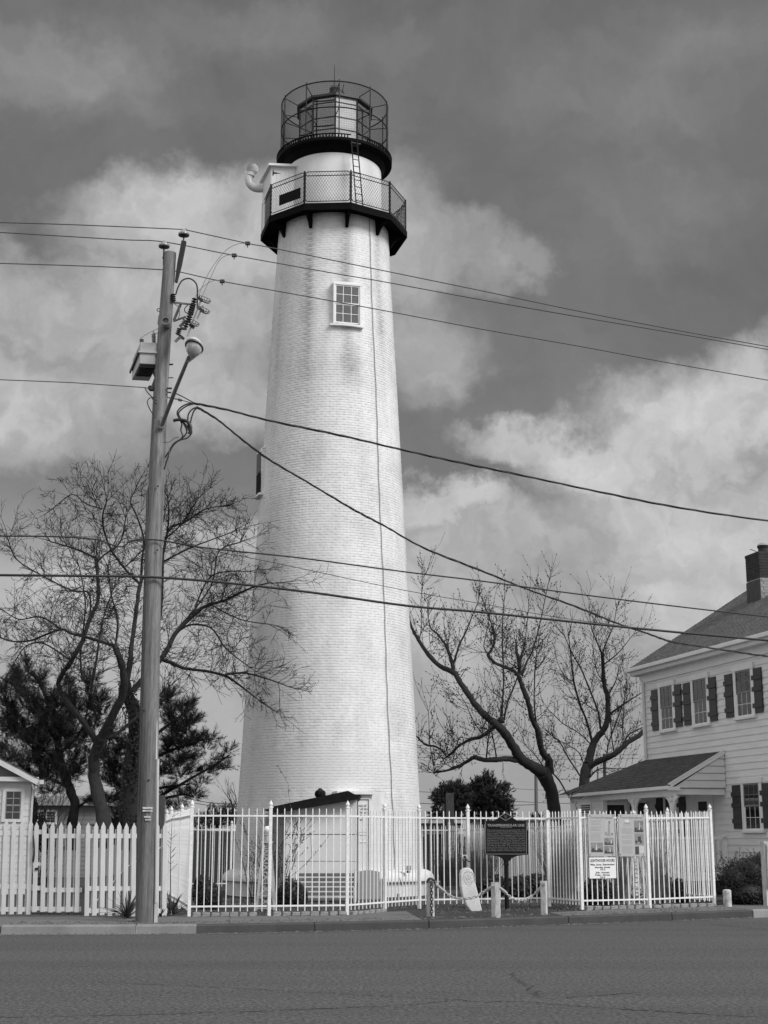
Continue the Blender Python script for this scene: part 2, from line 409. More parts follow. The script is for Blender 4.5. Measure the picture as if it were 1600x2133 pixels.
mb = MB(); mb.prism([a0 + dl * 60 - Vector((0, 0, .05)), a0 - Vector((0, 0, .05)), d0 - Vector((0, 0, .05)), d0 + dl * 60 - Vector((0, 0, .05))], (0, 0, .05)); mb.build('slab', M_walk, pav)
slab(0, 282, 1904, 1905); slab(283.5, 480, 1905.5, 1905.5); slab(481, 615, 1905.5, 1904.5, (0, -22)); slab(616, 888, 1904.5, 1898, (-22, -42))
slab(1186, 1400, 1900.5, 1888, (-42, 0)); slab(1401, 1559, 1888, 1883.5)
mb = MB(); p1 = kback(1559) ; p2 = gnd(1559, 1883.5, .166); mb.prism([p1 - Vector((0, 0, .05)), p1 + dr * 40 - Vector((0, 0, .05)), p2 + dr * 40 - Vector((0, 0, .05)), p2 - Vector((0, 0, .05))], (0, 0, .05)); mb.build('slab', M_walk, pav)
mb = MB(); z = 0.158
ap = [kback(888) , kback(1186), gnd(1215, 1893, z), gnd(1150, 1884, z), gnd(870, 1884, z), gnd(720, 1898, z), gnd(846, 1901, z)]
mb.prism([Vector((p.x, p.y, z - .05)) for p in ap], (0, 0, .05)); struct(mb, 'entry_apron', M_apron)
# planted yard inside the white fence
mb = MB(); z = 0.156
yd = [gnd(396, 1907, z), gnd(723, 1901, z), gnd(872, 1886, z), gnd(1142, 1882, z), gnd(1212, 1892, z), gnd(1486, 1884, z), Vector((6.6, 45, z)), Vector((4.6, 45, z - 0.0)), Vector((-6.2, 45, z))]
mb.prism([Vector((p.x, p.y, z - .05)) for p in yd], (0, 0, .05)); struct(mb, 'yard', M_soil)
# cracks and seams in the road: thin dark sealed lines lying on it
M_crack = mat('crack', 0.022, 0.9, 0.3, 8)
def crack(pts, w=0.03, name='crack', wob=0.05):
    r_ = random.Random(len(pts) * 31 + int(pts[0][0])); P0 = spline([gnd(x, y, 0.004) for x, y in pts], 14); mb = MB(); prev = None
    for i, p in enumerate(P0):
        t = (P0[min(i + 1, len(P0) - 1)] - P0[max(i - 1, 0)]).normalized(); n_ = Vector((-t.y, t.x, 0)); c = p + n_ * r_.uniform(-wob, wob); ww = 1.15 * w * r_.uniform(0.15, 1.3)
        cur = (c - n_ * ww / 2, c + n_ * ww / 2)
        if prev: mb.quad(prev[0], cur[0], cur[1], prev[1])
        prev = cur
    o = mb.build(name, M_crack, road, fix=False); return o
crack([(-60, 2120), (200, 2115), (480, 2108), (740, 2098), (860, 2092), (950, 2082)], 0.022)
crack([(950, 2080), (990, 2086), (1080, 2086), (1200, 2095), (1400, 2108), (1640, 2120)], 0.026)
crack([(190, 2045), (420, 2055), (640, 2066), (800, 2075), (950, 2082)], 0.018)
crack([(60, 2012), (330, 2012), (620, 2004), (850, 2002), (990, 2000)], 0.016)
crack([(1065, 2024), (1078, 2040), (1100, 2052), (1115, 2068), (1145, 2080), (1230, 2074), (1330, 2068)], 0.022, wob=0.07)
crack([(1480, 1925), (1540, 1931), (1600, 1936), (1700, 1945)], 0.04)
crack([(830, 1979), (842, 1977), (850, 1978)], 0.03)

# ------------------------------------------------------------------ lighthouse
TX, TY = -1.572, 42.0
T = Vector((TX, TY, 0.1))
lh = thing('lighthouse', 'tall tapering white brick lighthouse with black iron gallery and caged lantern', 'lighthouse', T)
def tr(z): return 2.600 - (z - 2.56) * 0.0505
def tp(azd, r, z):       # azimuth in degrees, 0 = towards the road, positive to the right
    a = R(azd); return Vector((TX + math.sin(a) * r, TY - math.cos(a) * r, z))
M_tower = mat('tower_whitewash', 0.755, 0.62, 0.045, 1.3, vec=(1, 1, 0.5), var2=0.06, scale2=9, attr='stain', bump=0.25, bscale=18, bdist=0.006)
def stain(azd, z):
    v = 0.0
    p = Vector((azd * 0.12, z * 0.22, 0)); q = Vector((math.sin(R(azd)) * 3, math.cos(R(azd)) * 3, z))
    n1 = noise.noise(Vector((azd * 0.22, z * 0.25, 3.1))) * 0.5 + 0.5; n2 = noise.noise(q * 1.1) * 0.5 + 0.5; n3 = noise.noise(q * 4.0) * .5 + .5
    for c, w, s_, zl in ((-21, 4.6, 0.22, 15.6), (15, 5.5, 0.30, 16.8), (51, 3.6, 0.22, 16.4), (-57, 5, 0.14, 14.5), (87, 5, 0.14, 15)):
        d = (azd - c + n3 * 4 - 2) / w
        if abs(d) < 2.5 and z > zl - 3: v += s_ * math.exp(-d * d) * min(1, max(0, (z - zl + 3) / 3)) * (0.5 + n1) * (1.15 if z > zl else 0.8)
    if 13 < z < 16.2:     # damp patch under the window
        d = math.hypot((azd - 18) / 16, (z - 15.2) / 0.9); v += 0.30 * max(0, 1 - d) * (0.4 + n3)
    v += 0.13 * max(0, n1 - 0.42) / 0.58 + 0.15 * max(0, n2 - 0.5) / 0.5
    v += 0.07 * max(0, n3 - 0.55) / 0.45
    if z < 1.0: v += 0.12 * (1 - z)
    return min(v * 1.35, 0.6)
def add_stain(me, vals):
    at_ = me.attributes.new('stain', 'FLOAT', 'POINT'); at_.data.foreach_set('value', np.array(vals, dtype=np.float32))
# mortar core
mb = MB(); nz = 150; na = 144; vals = []
prof = []
for i in range(nz + 1):
    z = 0.5 + (20.18 - 0.5) * i / nz; prof.append((tr(z) - 0.004, z))
mb.lathe(prof, (TX, TY, 0), na)
me = mb.mesh('shaft', M_tower, T, smooth=False, fix=True); me.polygons.foreach_set('use_smooth', [True] * len(me.polygons))
add_stain(me, [stain(math.degrees(math.atan2(v.co.x, -v.co.y)), v.co.z + T.z) for v in me.vertices])
shaft = link('shaft', me, lh)
# bricks in relief under many coats of whitewash: small blocks proud of the core, 73 to a course
holes = [(14.5, 17.06, 0.46, 0.70), (-76, 12.27, 0.48, 0.72)]
def in_hole(azd, z, r):
    for c, zc, hw, hh in holes:
        if abs((azd - c) * PI / 180 * r) < hw + 0.08 and -hh - 0.06 < z - zc < hh + 0.05: return True
    if 4 < azd < 38 and z < 2.95: return True
    return False
rb = random.Random(3); V = []; Fc = []; ST = []; big = []
H = 0.0765; z = 0.86; row = 0
while z < 20.05:
    r = tr(z + H / 2); nb_ = max(40, int(round(2 * PI * r / 0.215))); off = 0.5 * (row % 2) + rb.uniform(-.06, .06)
    for j in range(nb_):
        azd = (j + off) / nb_ * 360 - 180
        if abs(azd) > 112 or in_hole(azd, z + H / 2, r): continue
        rel = noise.noise(Vector((math.sin(R(azd)) * 1.6, math.cos(R(azd)) * 1.6, z * 0.42))) * 0.5 + 0.5
        rel = max(0.08, min(1.0, (rel - 0.34) * 2.4)) * (1.0 if z < 16.0 else max(0.18, 1 - (z - 16) * 0.32))
        if rb.random() < 0.06: rel *= 0.45
        w = 2 * PI * r / nb_; g = 0.0012; pr = 0.0014 + 0.0062 * rel * rb.uniform(0.45, 1.2)
        a0_ = azd - math.degrees((w / 2 - g) / r); a1_ = azd + math.degrees((w / 2 - g) / r); z0 = z + 0.005 + rb.uniform(-.002, .002); z1 = z + H - 0.005 + rb.uniform(-.002, .002)
        ch = 0.007
        if 3.0 < z < 4.15 and -52 < azd < 57 and len(big) < 300:
            big.append((azd, z, w - .002, pr)); continue
        k = len(V)
        for (aa, zz, rr) in ((a0_, z0, -0.006), (a1_, z0, -0.006), (a1_, z1, -0.006), (a0_, z1, -0.006),
                             (a0_ + .02, z0 + ch * .8, pr), (a1_ - .02, z0 + ch * .8, pr + rb.uniform(-.0015, .0015)), (a1_ - .02, z1 - ch, pr - rb.uniform(0, .003)), (a0_ + .02, z1 - ch, pr - rb.uniform(0, .003))):
            q = tp(aa, tr(zz) + rr, zz); V.append(q - T)
        ST.extend([min(.6, stain(aa_, zz_) + (.06 if hi_ else 0)) for aa_, zz_, hi_ in ((a0_, z0, 1), (a1_, z0, 1), (a1_, z1, 1), (a0_, z1, 1), (a0_, z0, 0), (a1_, z0, 0), (a1_, z1, 0), (a0_, z1, 0))])
        Fc.extend([(k + 4, k + 5, k + 6, k + 7), (k, k + 1, k + 5, k + 4), (k + 1, k + 2, k + 6, k + 5), (k + 2, k + 3, k + 7, k + 6), (k + 3, k, k + 4, k + 7)])
    z += H; row += 1
me = bpy.data.meshes.new('brickwork'); me.from_pydata(V, [], Fc); me.materials.append(M_tower); add_stain(me, ST)
bw_ = link('brickwork', me, lh); bw_['kind'] = 'stuff'
mb = MB(); w_, h_, d_ = 0.2, 0.066, 0.02; ch = 0.006
mb.add([(-w_/2, 0.006, 0), (w_/2, 0.006, 0), (w_/2, 0.006, h_), (-w_/2, 0.006, h_), (-w_/2+.001, -.009, ch), (w_/2-.001, -.009, ch), (w_/2-.001, -.009, h_-ch), (-w_/2+.001, -.009, h_-ch)],
       [(4, 5, 6, 7), (0, 1, 5, 4), (1, 2, 6, 5), (2, 3, 7, 6), (3, 0, 4, 7)])
bme = mb.mesh('brick', M_tower, fix=True); add_stain(bme, [0.05] * 8)
for azd, z, w, pr in big:
    p = tp(azd, tr(z + .03) + pr - 0.009, z + 0.005); link('brick', bme, lh, wpos=p, rot=(R(-2.8), 0, R(azd)), scale=(w / 0.2, 1, 1))
# plinth with rounded lip
M_pl = mat('plinth_whitewash', 0.74, 0.65, 0.10, 1.8, bump=0.3, bscale=15, var2=0.08, attr='stain')
mb = MB(); mb.lathe([(2.86, 0.05), (2.86, 0.50), (2.90, 0.53)], (TX, TY, 0), 96)
mb.lathe([(2.90, 0.535), (2.985, 0.55), (2.99, 0.60), (2.965, 0.69), (2.90, 0.77), (2.80, 0.82), (2.60, 0.86)], (TX, TY, 0), 96); mb.build('plinth', M_pl, lh, smooth=True)
# lightning conductor cable running up the shaft
pts = []
for i in range(120):
    z = 0.9 + (20.1 - 0.9) * i / 119; pts.append(tp(43.4 - 3.2 * (i / 119) + 0.22 * math.sin(i * .9) + 0.35 * math.sin(i * .17), tr(z) + 0.028, z))
mb = MB(); mb.tube(pts, 0.010, 5); mb.build('lightning_conductor', mat('old_cable', 0.20, 0.7, 0.2, 3), lh)
# windows of the shaft
M_glass = glass('window_glass', 0.75, 0.02, 0.12)
M_dark = mat('dark_interior', 0.02, 0.9)
M_trim = mat('white_trim', 0.76, 0.5, 0.05, 5)
M_roomgrey = mat('dim_interior', 0.10, 0.9)
def tower_window(azd, z0, z1, w, label=None, fl=0.0, na=None, off=.085):
    zc = (z0 + z1) / 2; r = tr(zc) + off; Z = Vector((0, 0, 1)); c = tp(azd, r, zc); na = azd if na is None else na; n_ = (tp(na, 1, 0) - tp(na, 0, 0)).normalized(); x = Vector((math.cos(R(na)), math.sin(R(na)), 0))
    win = link('window', None, lh, wpos=c)
    if label: win['label'] = label
    def bx(mb, u, zz, su, sz, d0, d1): mb.box(c + x * u + Z * zz + n_ * (d0 + d1) / 2, (su, d1 - d0, sz), axes=(x, n_, Z))
    h = z1 - z0
    mb = MB(); bx(mb, 0, 0, w + .02, h + .02, -0.055 + fl, -0.045 + fl); mb.build('recess', mat('pale_interior', .50, .9) if not fl else M_dark, win)
    mb = MB()
    bx(mb, -w / 2 - .0275, 0, .055, h + .1, -.12, .03); bx(mb, w / 2 + .0275, 0, .055, h + .1, -.12, .03); bx(mb, 0, h / 2 + .03, w + .13, .06, -.12, .035)
    mb.build('frame', M_trim, win, bevel=.004)
    mb = MB(); segs = 8
    for k in range(segs): # curved hood and sill that follow the tower
        a_ = azd + (k - (segs - 1) / 2) * math.degrees((w + .26) / r) / segs; xx = Vector((math.cos(R(a_)), math.sin(R(a_)), 0)); nn = Vector((math.sin(R(a_)), -math.cos(R(a_)), 0))
        mb.box(tp(a_, tr(z0) + .05, z0 - .07), ((w + .26) / segs + .01, .16, .06), axes=(xx, nn, Z))
    mb.build('sill', M_trim, win)
    mb = MB()
    for k in range(segs):
        a_ = azd + (k - (segs - 1) / 2) * math.degrees((w + .1) / r) / segs; xx = Vector((math.cos(R(a_)), math.sin(R(a_)), 0)); nn = Vector((math.sin(R(a_)), -math.cos(R(a_)), 0))
        mb.box(tp(a_, tr(z1) + .03, z1 + .10), ((w + .1) / segs + .01, .12, .04), axes=(xx, nn, Z))
    mb.build('hood', M_trim, win)
    for lo, hi, d in ((-h / 2, 0.01, -.010 + fl), (0.01, h / 2, .010 + fl)):
        mb = MB(); fw = .035
        bx(mb, 0, lo + fw / 2, w, fw, d - .03, d); bx(mb, 0, hi - fw / 2, w, fw, d - .03, d); bx(mb, -w / 2 + fw / 2, (lo + hi) / 2, fw, hi - lo - 2 * fw, d - .03, d); bx(mb, w / 2 - fw / 2, (lo + hi) / 2, fw, hi - lo - 2 * fw, d - .03, d)
        for k in (1, 2): bx(mb, -w / 2 + w * k / 3, (lo + hi) / 2, .018, hi - lo - 2 * fw, d - .02, d - .003)
        bx(mb, 0, (lo + hi) / 2, w - 2 * fw, .018, d - .021, d - .004)
        mb.build('sash', M_trim, win)
        for kx in range(3):
            for kz in range(2):
                mb = MB(); pw = (w - .1) / 3 - .02; ph = (hi - lo - .1) / 2 - .02
                u = -w / 2 + .05 + (w - .1) * (kx + .5) / 3; zz = lo + .05 + (hi - lo - .1) * (kz + .5) / 2
                bx(mb, u, zz, pw + .02, ph + .02, d - .018, d - .014); mb.build('pane', M_glass, win)
    if fl:
        for lo, hi, v_ in ((-h / 2, 0, .02), (0, h / 2, .16)): mb = MB(); bx(mb, 0, (lo + hi) / 2, w - .02, hi - lo - .02, .024 + fl, .028 + fl); mb.build('dark_plate', mat('pane_tone_%d' % int(v_ * 100), v_, .95, spec=.05), win)  # added matte plates paint the dark tone of the glass
tower_window(14.5, 16.47, 17.65, 0.74)
tower_window(-77, 11.64, 12.9, 0.44, 'narrow window seen side on at the left edge of the shaft', fl=.030, na=-69, off=.055)

# ---- gallery
DZ = 20.17; GR = 2.27
gv = [15 + 36 * k for k in range(10)]
M_deck = mat('black_deck_iron', 0.004, 0.75, 0.3, 4, spec=.08)
mb = MB()
top = [tp(a, GR, DZ) for a in gv]; mb.prism([Vector((p.x, p.y, DZ - .10)) for p in top], (0, 0, .10)); mb.build('gallery_deck', M_deck, lh)
mb = MB()
for k in range(10):
    a, c = tp(gv[k], GR + .015, DZ - .13), tp(gv[(k + 1) % 10], GR + .015, DZ - .13); mb.bar(a, c, .03, .2)
mb.build('deck_edge', M_deck, lh)
for k in range(10):
    az_ = gv[k]; mb = MB(); rr = tr(19.9) - 0.02
    pr_ = [(rr, DZ - .10), (GR - .05, DZ - .10), (GR - .05, DZ - .17), (GR - .15, DZ - .25), (rr + .28, DZ - .30), (rr + .17, DZ - .40), (rr + .09, DZ - .56), (rr, DZ - .60)]
    x = Vector((math.cos(R(az_)), math.sin(R(az_)), 0)) * 0.09
    mb.prism([tp(az_, r_, z_) - x / 2 for r_, z_ in pr_], x); mb.build('bracket', M_deck, lh)
M_rail = mat('black_rail', 0.008, 0.55, 0.2, 5, spec=.3)
rails = []
post = MB(); post.box((0, 0, .52), (.045, .045, 1.04)); post_me = post.mesh('rail_post', M_rail)
for k in range(10):
    link('rail_post', post_me, lh, wpos=tp(gv[k], GR - .02, DZ), rot=(0, 0, R(gv[k])))
M_meshw = mat('fence_wire', 0.012, 0.6, spec=.3)
for k in range(10):
    a, c = tp(gv[k], GR - .02, 0), tp(gv[(k + 1) % 10], GR - .02, 0); u = (c - a); L = u.length; u.normalize(); a = a + u * .03; L -= .06
    def Q(s_, z_): return a + u * s_ + Vector((0, 0, z_))
    mb = MB(); m0 = DZ + .06; m1 = DZ + 1.02; cr = .07
    loop = [Q(0, m0 + cr), Q(0, m1 - cr), Q(cr * .3, m1 - cr * .3), Q(cr, m1), Q(L - cr, m1), Q(L - cr * .3, m1 - cr * .3), Q(L, m1 - cr), Q(L, m0 + cr), Q(L - cr * .3, m0 + cr * .3), Q(L - cr, m0), Q(cr, m0), Q(cr * .3, m0 + cr * .3), Q(0, m0 + cr)]
    mb.tube(loop, .013, 6, cap=False); mb.tube([Q(0, m1 - .13), Q(L, m1 - .13)], .014, 6)
    pn = mb.build('railing_panel', M_rail, lh)
    mb = MB(); st = .085; hgt = m1 - m0; wr = .0042; slope = 0.62   # diamond mesh
    kx = -hgt * slope
    while kx < L:
        for sgn in (1, -1):
            x0, z0_, x1, z1_ = kx, 0.0, kx + hgt * slope, hgt
            if x0 < 0: z0_ = -x0 / slope; x0 = 0
            if x1 > L: z1_ = (L - kx) / slope; x1 = L
            if x1 - x0 > .01:
                if sgn < 0: p, q = Q(L - x0, m0 + z0_), Q(L - x1, m0 + z1_)
                else: p, q = Q(x0, m0 + z0_), Q(x1, m0 + z1_)
                mb.tube([p, q], wr, 3, cap=False)
        kx += st
    mb.build('wire_mesh', M_meshw, pn, fix=False)
# dark plaque on the left-hand panel and the kink in the right-hand one
a, c = tp(-57, GR + .02, 0), tp(-21, GR + .02, 0); u = (c - a).normalized(); nrm = Vector((u.y, -u.x, 0))
mb = MB(); p = a + u * .42; mb.par(p + Vector((0, 0, DZ + .20)), u * .86, nrm * .02, Vector((0, 0, .33))); mb.build('plaque', mat('plaque_black', 0.007, 0.7, spec=.1), lh, label='dark rectangular plate hung on the mesh railing')
a, c = tp(51, GR - .05, 0), tp(87, GR - .05, 0)
mb = MB(); mb.tube([a.lerp(c, .25) + Vector((0, 0, DZ + .1)), a.lerp(c, .98) + Vector((0, 0, DZ + .85))], .02, 6); mb.build('brace', M_rail, lh)
# ---- upper drum
M_drum = mat('drum_paint', 0.78, 0.5, 0.07, 1.5, vec=(1, 1, .4), var2=0.05, attr='stain')
mb = MB(); mb.lathe([(1.50, DZ - .02)] + [(1.50 - .02 * i / 20, DZ + (22.2 - DZ) * i / 20) for i in range(21)], (TX, TY, 0), 96)
me = mb.mesh('lantern_drum', M_drum, T, smooth=True)
def dst(v):
    a = math.degrees(math.atan2(v.co.x, -v.co.y)); z = v.co.z + T.z; s_ = 0.02
    s_ += .30 * math.exp(-((a - 15) / 7.) ** 2) * (.5 + .5 * math.sin(z * 3.3)) + .12 * math.exp(-((a - 50) / 12.) ** 2) + 0.1 * max(0, noise.noise(Vector((a * .09, z, 1)))); return s_
add_stain(me, [dst(v) for v in me.vertices]); link('lantern_drum', me, lh)
LZ = 22.5; LR = 1.82
mb = MB(); mb.lathe([(1.45, 22.14), (1.50, 22.15), (1.56, 22.22), (1.62, 22.36), (LR - .02, 22.40), (LR, 22.41), (LR, LZ), (0.3, LZ + .004)], (TX, TY, 0), 72); mb.build('lantern_deck', M_deck, lh, smooth=True)
# toothed rim round the deck, open at the ladder
mb = MB(); na_ = 120
for k in range(na_):
    a = -180 + 360 * k / na_
    if 15.5 < a < 36: continue
    n_ = tp(a, 1, 0) - tp(a, 0, 0); x = Vector((math.cos(R(a)), math.sin(R(a)), 0))
    mb.box(tp(a, LR - .01, LZ + .045), (.038, .025, .09), axes=(x, n_, (0, 0, 1)))
    mb.box(tp(a + 1.5, LR - .01, LZ + .105), (LR * R(3) + .004, .035, .028), axes=(Vector((math.cos(R(a + 1.5)), math.sin(R(a + 1.5)), 0)), tp(a + 1.5, 1, 0) - tp(a + 1.5, 0, 0), (0, 0, 1)))
mb.build('toothed_rim', M_deck, lh)
# ---- lantern
lr = 1.165; lv = [3 + 36 * k for k in range(10)]; L0, L1 = LZ, 24.22
lan = link('lantern', None, lh, wpos=(TX, TY, LZ))
M_lm = mat('lantern_metal', 0.015, 0.45, 0.2, 5); M_lg = glass('lantern_glass', 0.62, 0.04, 0.22); M_lp = mat('lantern_reflection_pane', 0.50, 0.4, 0.05, 4)
M_curt = mat('lantern_base_panel', 0.6, 0.5, 0.05, 3)
mb = MB()
for k in range(10): mb.bar(tp(lv[k], lr, L0), tp(lv[k], lr, L1), .045)
mb.build('mullion', M_lm, lan)
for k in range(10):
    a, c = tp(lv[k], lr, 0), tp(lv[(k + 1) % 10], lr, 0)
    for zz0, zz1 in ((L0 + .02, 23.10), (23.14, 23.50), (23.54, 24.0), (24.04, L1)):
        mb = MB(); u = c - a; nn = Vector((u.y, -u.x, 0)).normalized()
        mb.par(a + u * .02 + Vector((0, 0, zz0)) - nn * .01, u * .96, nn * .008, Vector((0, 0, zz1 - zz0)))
        mb.build('panel' if k == 0 else 'pane', M_lp if k == 0 else M_lg, lan)  # one pane coloured pale, its bright reflection painted in
    for zz in (23.12, 23.52, 24.02): MB().bar(a + Vector((0, 0, zz)), c + Vector((0, 0, zz)), .028).build('glazing_bar', M_lm, lan)
mb = MB(); mb.lathe([(lr + .04, L1 - .02), (lr + .09, L1), (lr + .09, L1 + .07), (lr + .02, L1 + .10), (.9, L1 + .24), (.5, L1 + .40), (.17, L1 + .52), (.12, L1 + .54)], (TX, TY, 0), 10, a0=R(-87), a1=R(-87) + 2 * PI); mb.build('roof', mat('lantern_roof', 0.03, 0.5, 0.2, 3), lan)
mb = MB(); mb.lathe([(.12, 24.7), (.16, 24.85), (.15, 25.0), (.19, 25.06), (.15, 25.16), (.05, 25.22), (0, 25.23)], (TX, TY, 0), 12); mb.build('vent_ball', mat('vent_metal', 0.04, .5), lan, smooth=True)
mb = MB()
for (dx, z1_, lean) in ((.20, 25.2, .03), (-.22, 25.02, .05), (.33, 24.98, -.04)): mb.tube(spline([(TX + dx, TY - .1, 24.55), (TX + dx + lean, TY - .1, 24.9), (TX + dx + lean * 3, TY - .1, z1_)], 4), .014, 5)
mb.build('conduit', M_rail, lan)
mb = MB(); mb.tube([(TX - .02, TY, 25.15), (TX - .02, TY, 25.96)], [.016, .006], 5); mb.build('antenna', M_rail, lan)
mb = MB(); mb.lathe([(.92, LZ + .01), (.92, LZ + .62), (.86, LZ + .64)], (TX, TY, 0), 20); mb.build('inner_parapet', M_curt, lan)
mb = MB(); pf = []
for i in range(15):
    z_ = 23.05 + i * .07; rr = .40 + .08 * math.sin(PI * i / 14); pf += [(rr - .05, z_), (rr, z_ + .03), (rr - .05, z_ + .065)]
mb.lathe([(.0, 22.9), (.3, 22.95)] + pf + [(.2, 24.15), (0, 24.18)], (TX, TY, 0), 24); mb.build('lens', mat('lens_glass', 0.35, 0.08, 0.2, 10, spec=.9), lan)
# ---- protective cage round the lantern
cr_ = 1.69; C1, C2 = 24.42, 23.55; cv = [6.8 + 36 * k for k in range(10)]
cage = link('cage', None, lh, wpos=(TX, TY, LZ))
def ring(r_, z_, rad, n_=80): return MB().tube([tp(360 * i / n_, r_, z_) for i in range(n_ + 1)], rad, 6, cap=False)
ring(cr_, C1, .021).build('hoop', M_rail, cage); ring(cr_, C2, .021).build('hoop', M_rail, cage)
for k in range(10):
    MB().tube([tp(cv[k], cr_, LZ), tp(cv[k], cr_, C1 + .07)], .021, 6).build('upright', M_rail, cage)
    MB().tube([tp(cv[k], cr_, C1 - .05), tp(cv[k] - 3.8, lr + .05, L1 + .05)], .014, 5).build('stay', M_rail, cage)
    MB().tube([tp(cv[k], cr_, C2), tp(cv[k] - 3.8, lr, 23.52)], .014, 5).build('stay', M_rail, cage)
mb = MB()
for i in range(200):
    a = 360 * i / 200; mb.tube([tp(a, cr_ + .012, LZ), tp(a, cr_ + .012, C1)], .0026, 3, cap=False)
for j in range(1, 26): mb.tube([tp(360 * i / 60, cr_ + .012, LZ + (C1 - LZ) * j / 26) for i in range(61)], .0026, 3, cap=False)
o = mb.build('wire_mesh', mat('cage_wire', 0.03, 0.6, spec=.3), cage, fix=False); o['kind'] = 'stuff'
# ---- ladder
mb = MB(); la, lb = tp(18.6, 1.80, LZ - .02), tp(22, 1.98, DZ); ra_, rb_ = tp(24.6, 1.80, LZ - .02), tp(28.5, 1.98, DZ)
lad = link('ladder', None, lh, wpos=la)
MB().bar(la, lb, .035, .02).build('rail', M_rail, lad); MB().bar(ra_, rb_, .035, .02).build('rail', M_rail, lad)
for i in range(1, 10): MB().tube([la.lerp(lb, i / 10), ra_.lerp(rb_, i / 10)], .013, 5).build('rung', M_rail, lad)
mb = MB(); mb.bar(tp(19, 1.70, LZ - .12), tp(29, 1.70, LZ - .12), .18, .02); mb.build('ladder_plate', M_lm, lad)
# ---- cabinet on the gallery with its vent pipe
M_cab = mat('cabinet_white', 0.74, 0.5, 0.05, 4, vec=(8, 8, .5))
ux = Vector((.985, .10, 0)).normalized(); uy = Vector((-.30, .95, 0)).normalized()
c0 = at(563, 440, 41.0); c0.z = DZ
cab = link('cabinet', None, lh, wpos=c0); ww = .74; dd = 1.15; hh = 1.72
mb = MB(); mb.par(c0, ux * ww, uy * dd, Vector((0, 0, hh))); mb.build('cabinet_body', M_cab, cab)
for k in range(5):
    mb = MB(); mb.par(c0 + ux * (.03 + k * .136) - uy * .012, ux * .130, uy * .01, Vector((0, 0, hh - .12))); mb.build('door_board', M_cab, cab)
mb = MB(); o_ = c0 - ux * .10 - uy * .14 + Vector((0, 0, hh)); mb.add([o_, o_ + ux * (ww + .1), o_ + ux * (ww + .1) + uy * (dd + .2) , o_ + uy * (dd + .2), o_ + Vector((0, 0, .07)), o_ + ux * (ww + .1) + Vector((0, 0, .07)), o_ + ux * (ww + .1) + uy * (dd + .2) + Vector((0, 0, .07)), o_ + uy * (dd + .2) + Vector((0, 0, .07))], [(0, 3, 2, 1), (4, 5, 6, 7), (0, 1, 5, 4), (1, 2, 6, 5), (2, 3, 7, 6), (3, 0, 4, 7)]); mb.build('cabinet_roof', M_cab, cab)
mb = MB(); p = c0 + ux * .05 - uy * .02 + Vector((0, 0, hh - .28)); mb.par(p, ux * .03, -uy * .01, Vector((0, 0, .16))); mb.add([p + Vector((0, 0, .05)) + ux * .03, p + Vector((0, 0, .11)) + ux * .03, p + Vector((0, 0, .08)) + ux * .26], [(0, 1, 2)]); mb.build('hinge', M_rail, cab)
Dp = 42.1
mb = MB(); mb.tube(spline([at(575, 398, Dp), at(553, 393, Dp), at(533, 392, Dp), at(521, 384, Dp), at(518, 372, Dp), at(521, 362, Dp)], 6), .125, 16); mb.tube([at(521, 367, Dp), at(522, 360, Dp)], .145, 16); vp = mb.build('vent_pipe', mat('pipe_white', 0.62, 0.35, 0.03, 3), lh, smooth=True)
q = at(523.5, 356, Dp)
for k in range(14):
    a = 2 * PI * k / 14; pts = [q + Vector((math.cos(a + t * .5) * .19 * math.sin(t), math.sin(a + t * .5) * .19 * math.sin(t), -.17 * math.cos(t) + .05)) for t in [.5 + i * .32 for i in range(8)]]
    mb = MB()
    for i in range(7):
        w_ = Vector((-math.sin(a), math.cos(a), 0)) * .032; mb.quad(pts[i] - w_, pts[i + 1] - w_, pts[i + 1] + w_ * 1.2 + (pts[i + 1] - q) * .08, pts[i] + w_ * 1.2 + (pts[i] - q) * .08)
    mb.build('turbine_vane', MATS['pipe_white'], vp, fix=False)
# ------------------------------------------------------------------ entry shed against the tower, with the tower door beside it
M_shed = mat('shed_white_boards', 0.72, 0.55, 0.04, 3, vec=(1, 1, 1), var2=0.03)
M_roofd = mat('dark_roll_roofing', 0.009, 0.8, 0.3, 6, spec=.2)
SD = 37.9
def sp(px, py, Y=SD): return at(px, py, Y)
f_l, f_r = sp(593, 1850), sp(743, 1850)
fx0, fx1 = f_l.x, f_r.x
shed = thing('entry_shed', 'white lean-to shed with dark sloping roof built against the base of the lighthouse', 'shed', ((fx0 + fx1) / 2, SD, 0.16))
zl, zr = sp(593, 1690).z, sp(743, 1664).z
# front wall of three sheets with open joints
zj = [0.16, sp(660, 1794).z, sp(660, 1738).z]
def shed_board(za, zb, slope=False, x0=None, x1=None):
    x0 = fx0 if x0 is None else x0; x1 = fx1 if x1 is None else x1; mb = MB()
    if slope: poly = [(x0, SD, za), (x1, SD, za), (x1, SD, zr), (x0, SD, zl)]
    else: poly = [(x0, SD, za), (x1, SD, za), (x1, SD, zb), (x0, SD, zb)]
    mb.prism(poly, (0, .03, 0)); mb.build('wall_panel', M_shed, shed, bevel=.003)
shed_board(zj[0], zj[1] - .008); shed_board(zj[1] + .004, zj[2] - .012); shed_board(zj[2] + .006, 0, True)
mb = MB(); mb.prism([(fx0 + .01, SD + .035, .16), (fx1, SD + .035, .16), (fx1, SD + .035, zr - .01), (fx0 + .01, SD + .035, zl - .01)], (0, 2.2, 0)); mb.build('shed_core', M_dark, shed)
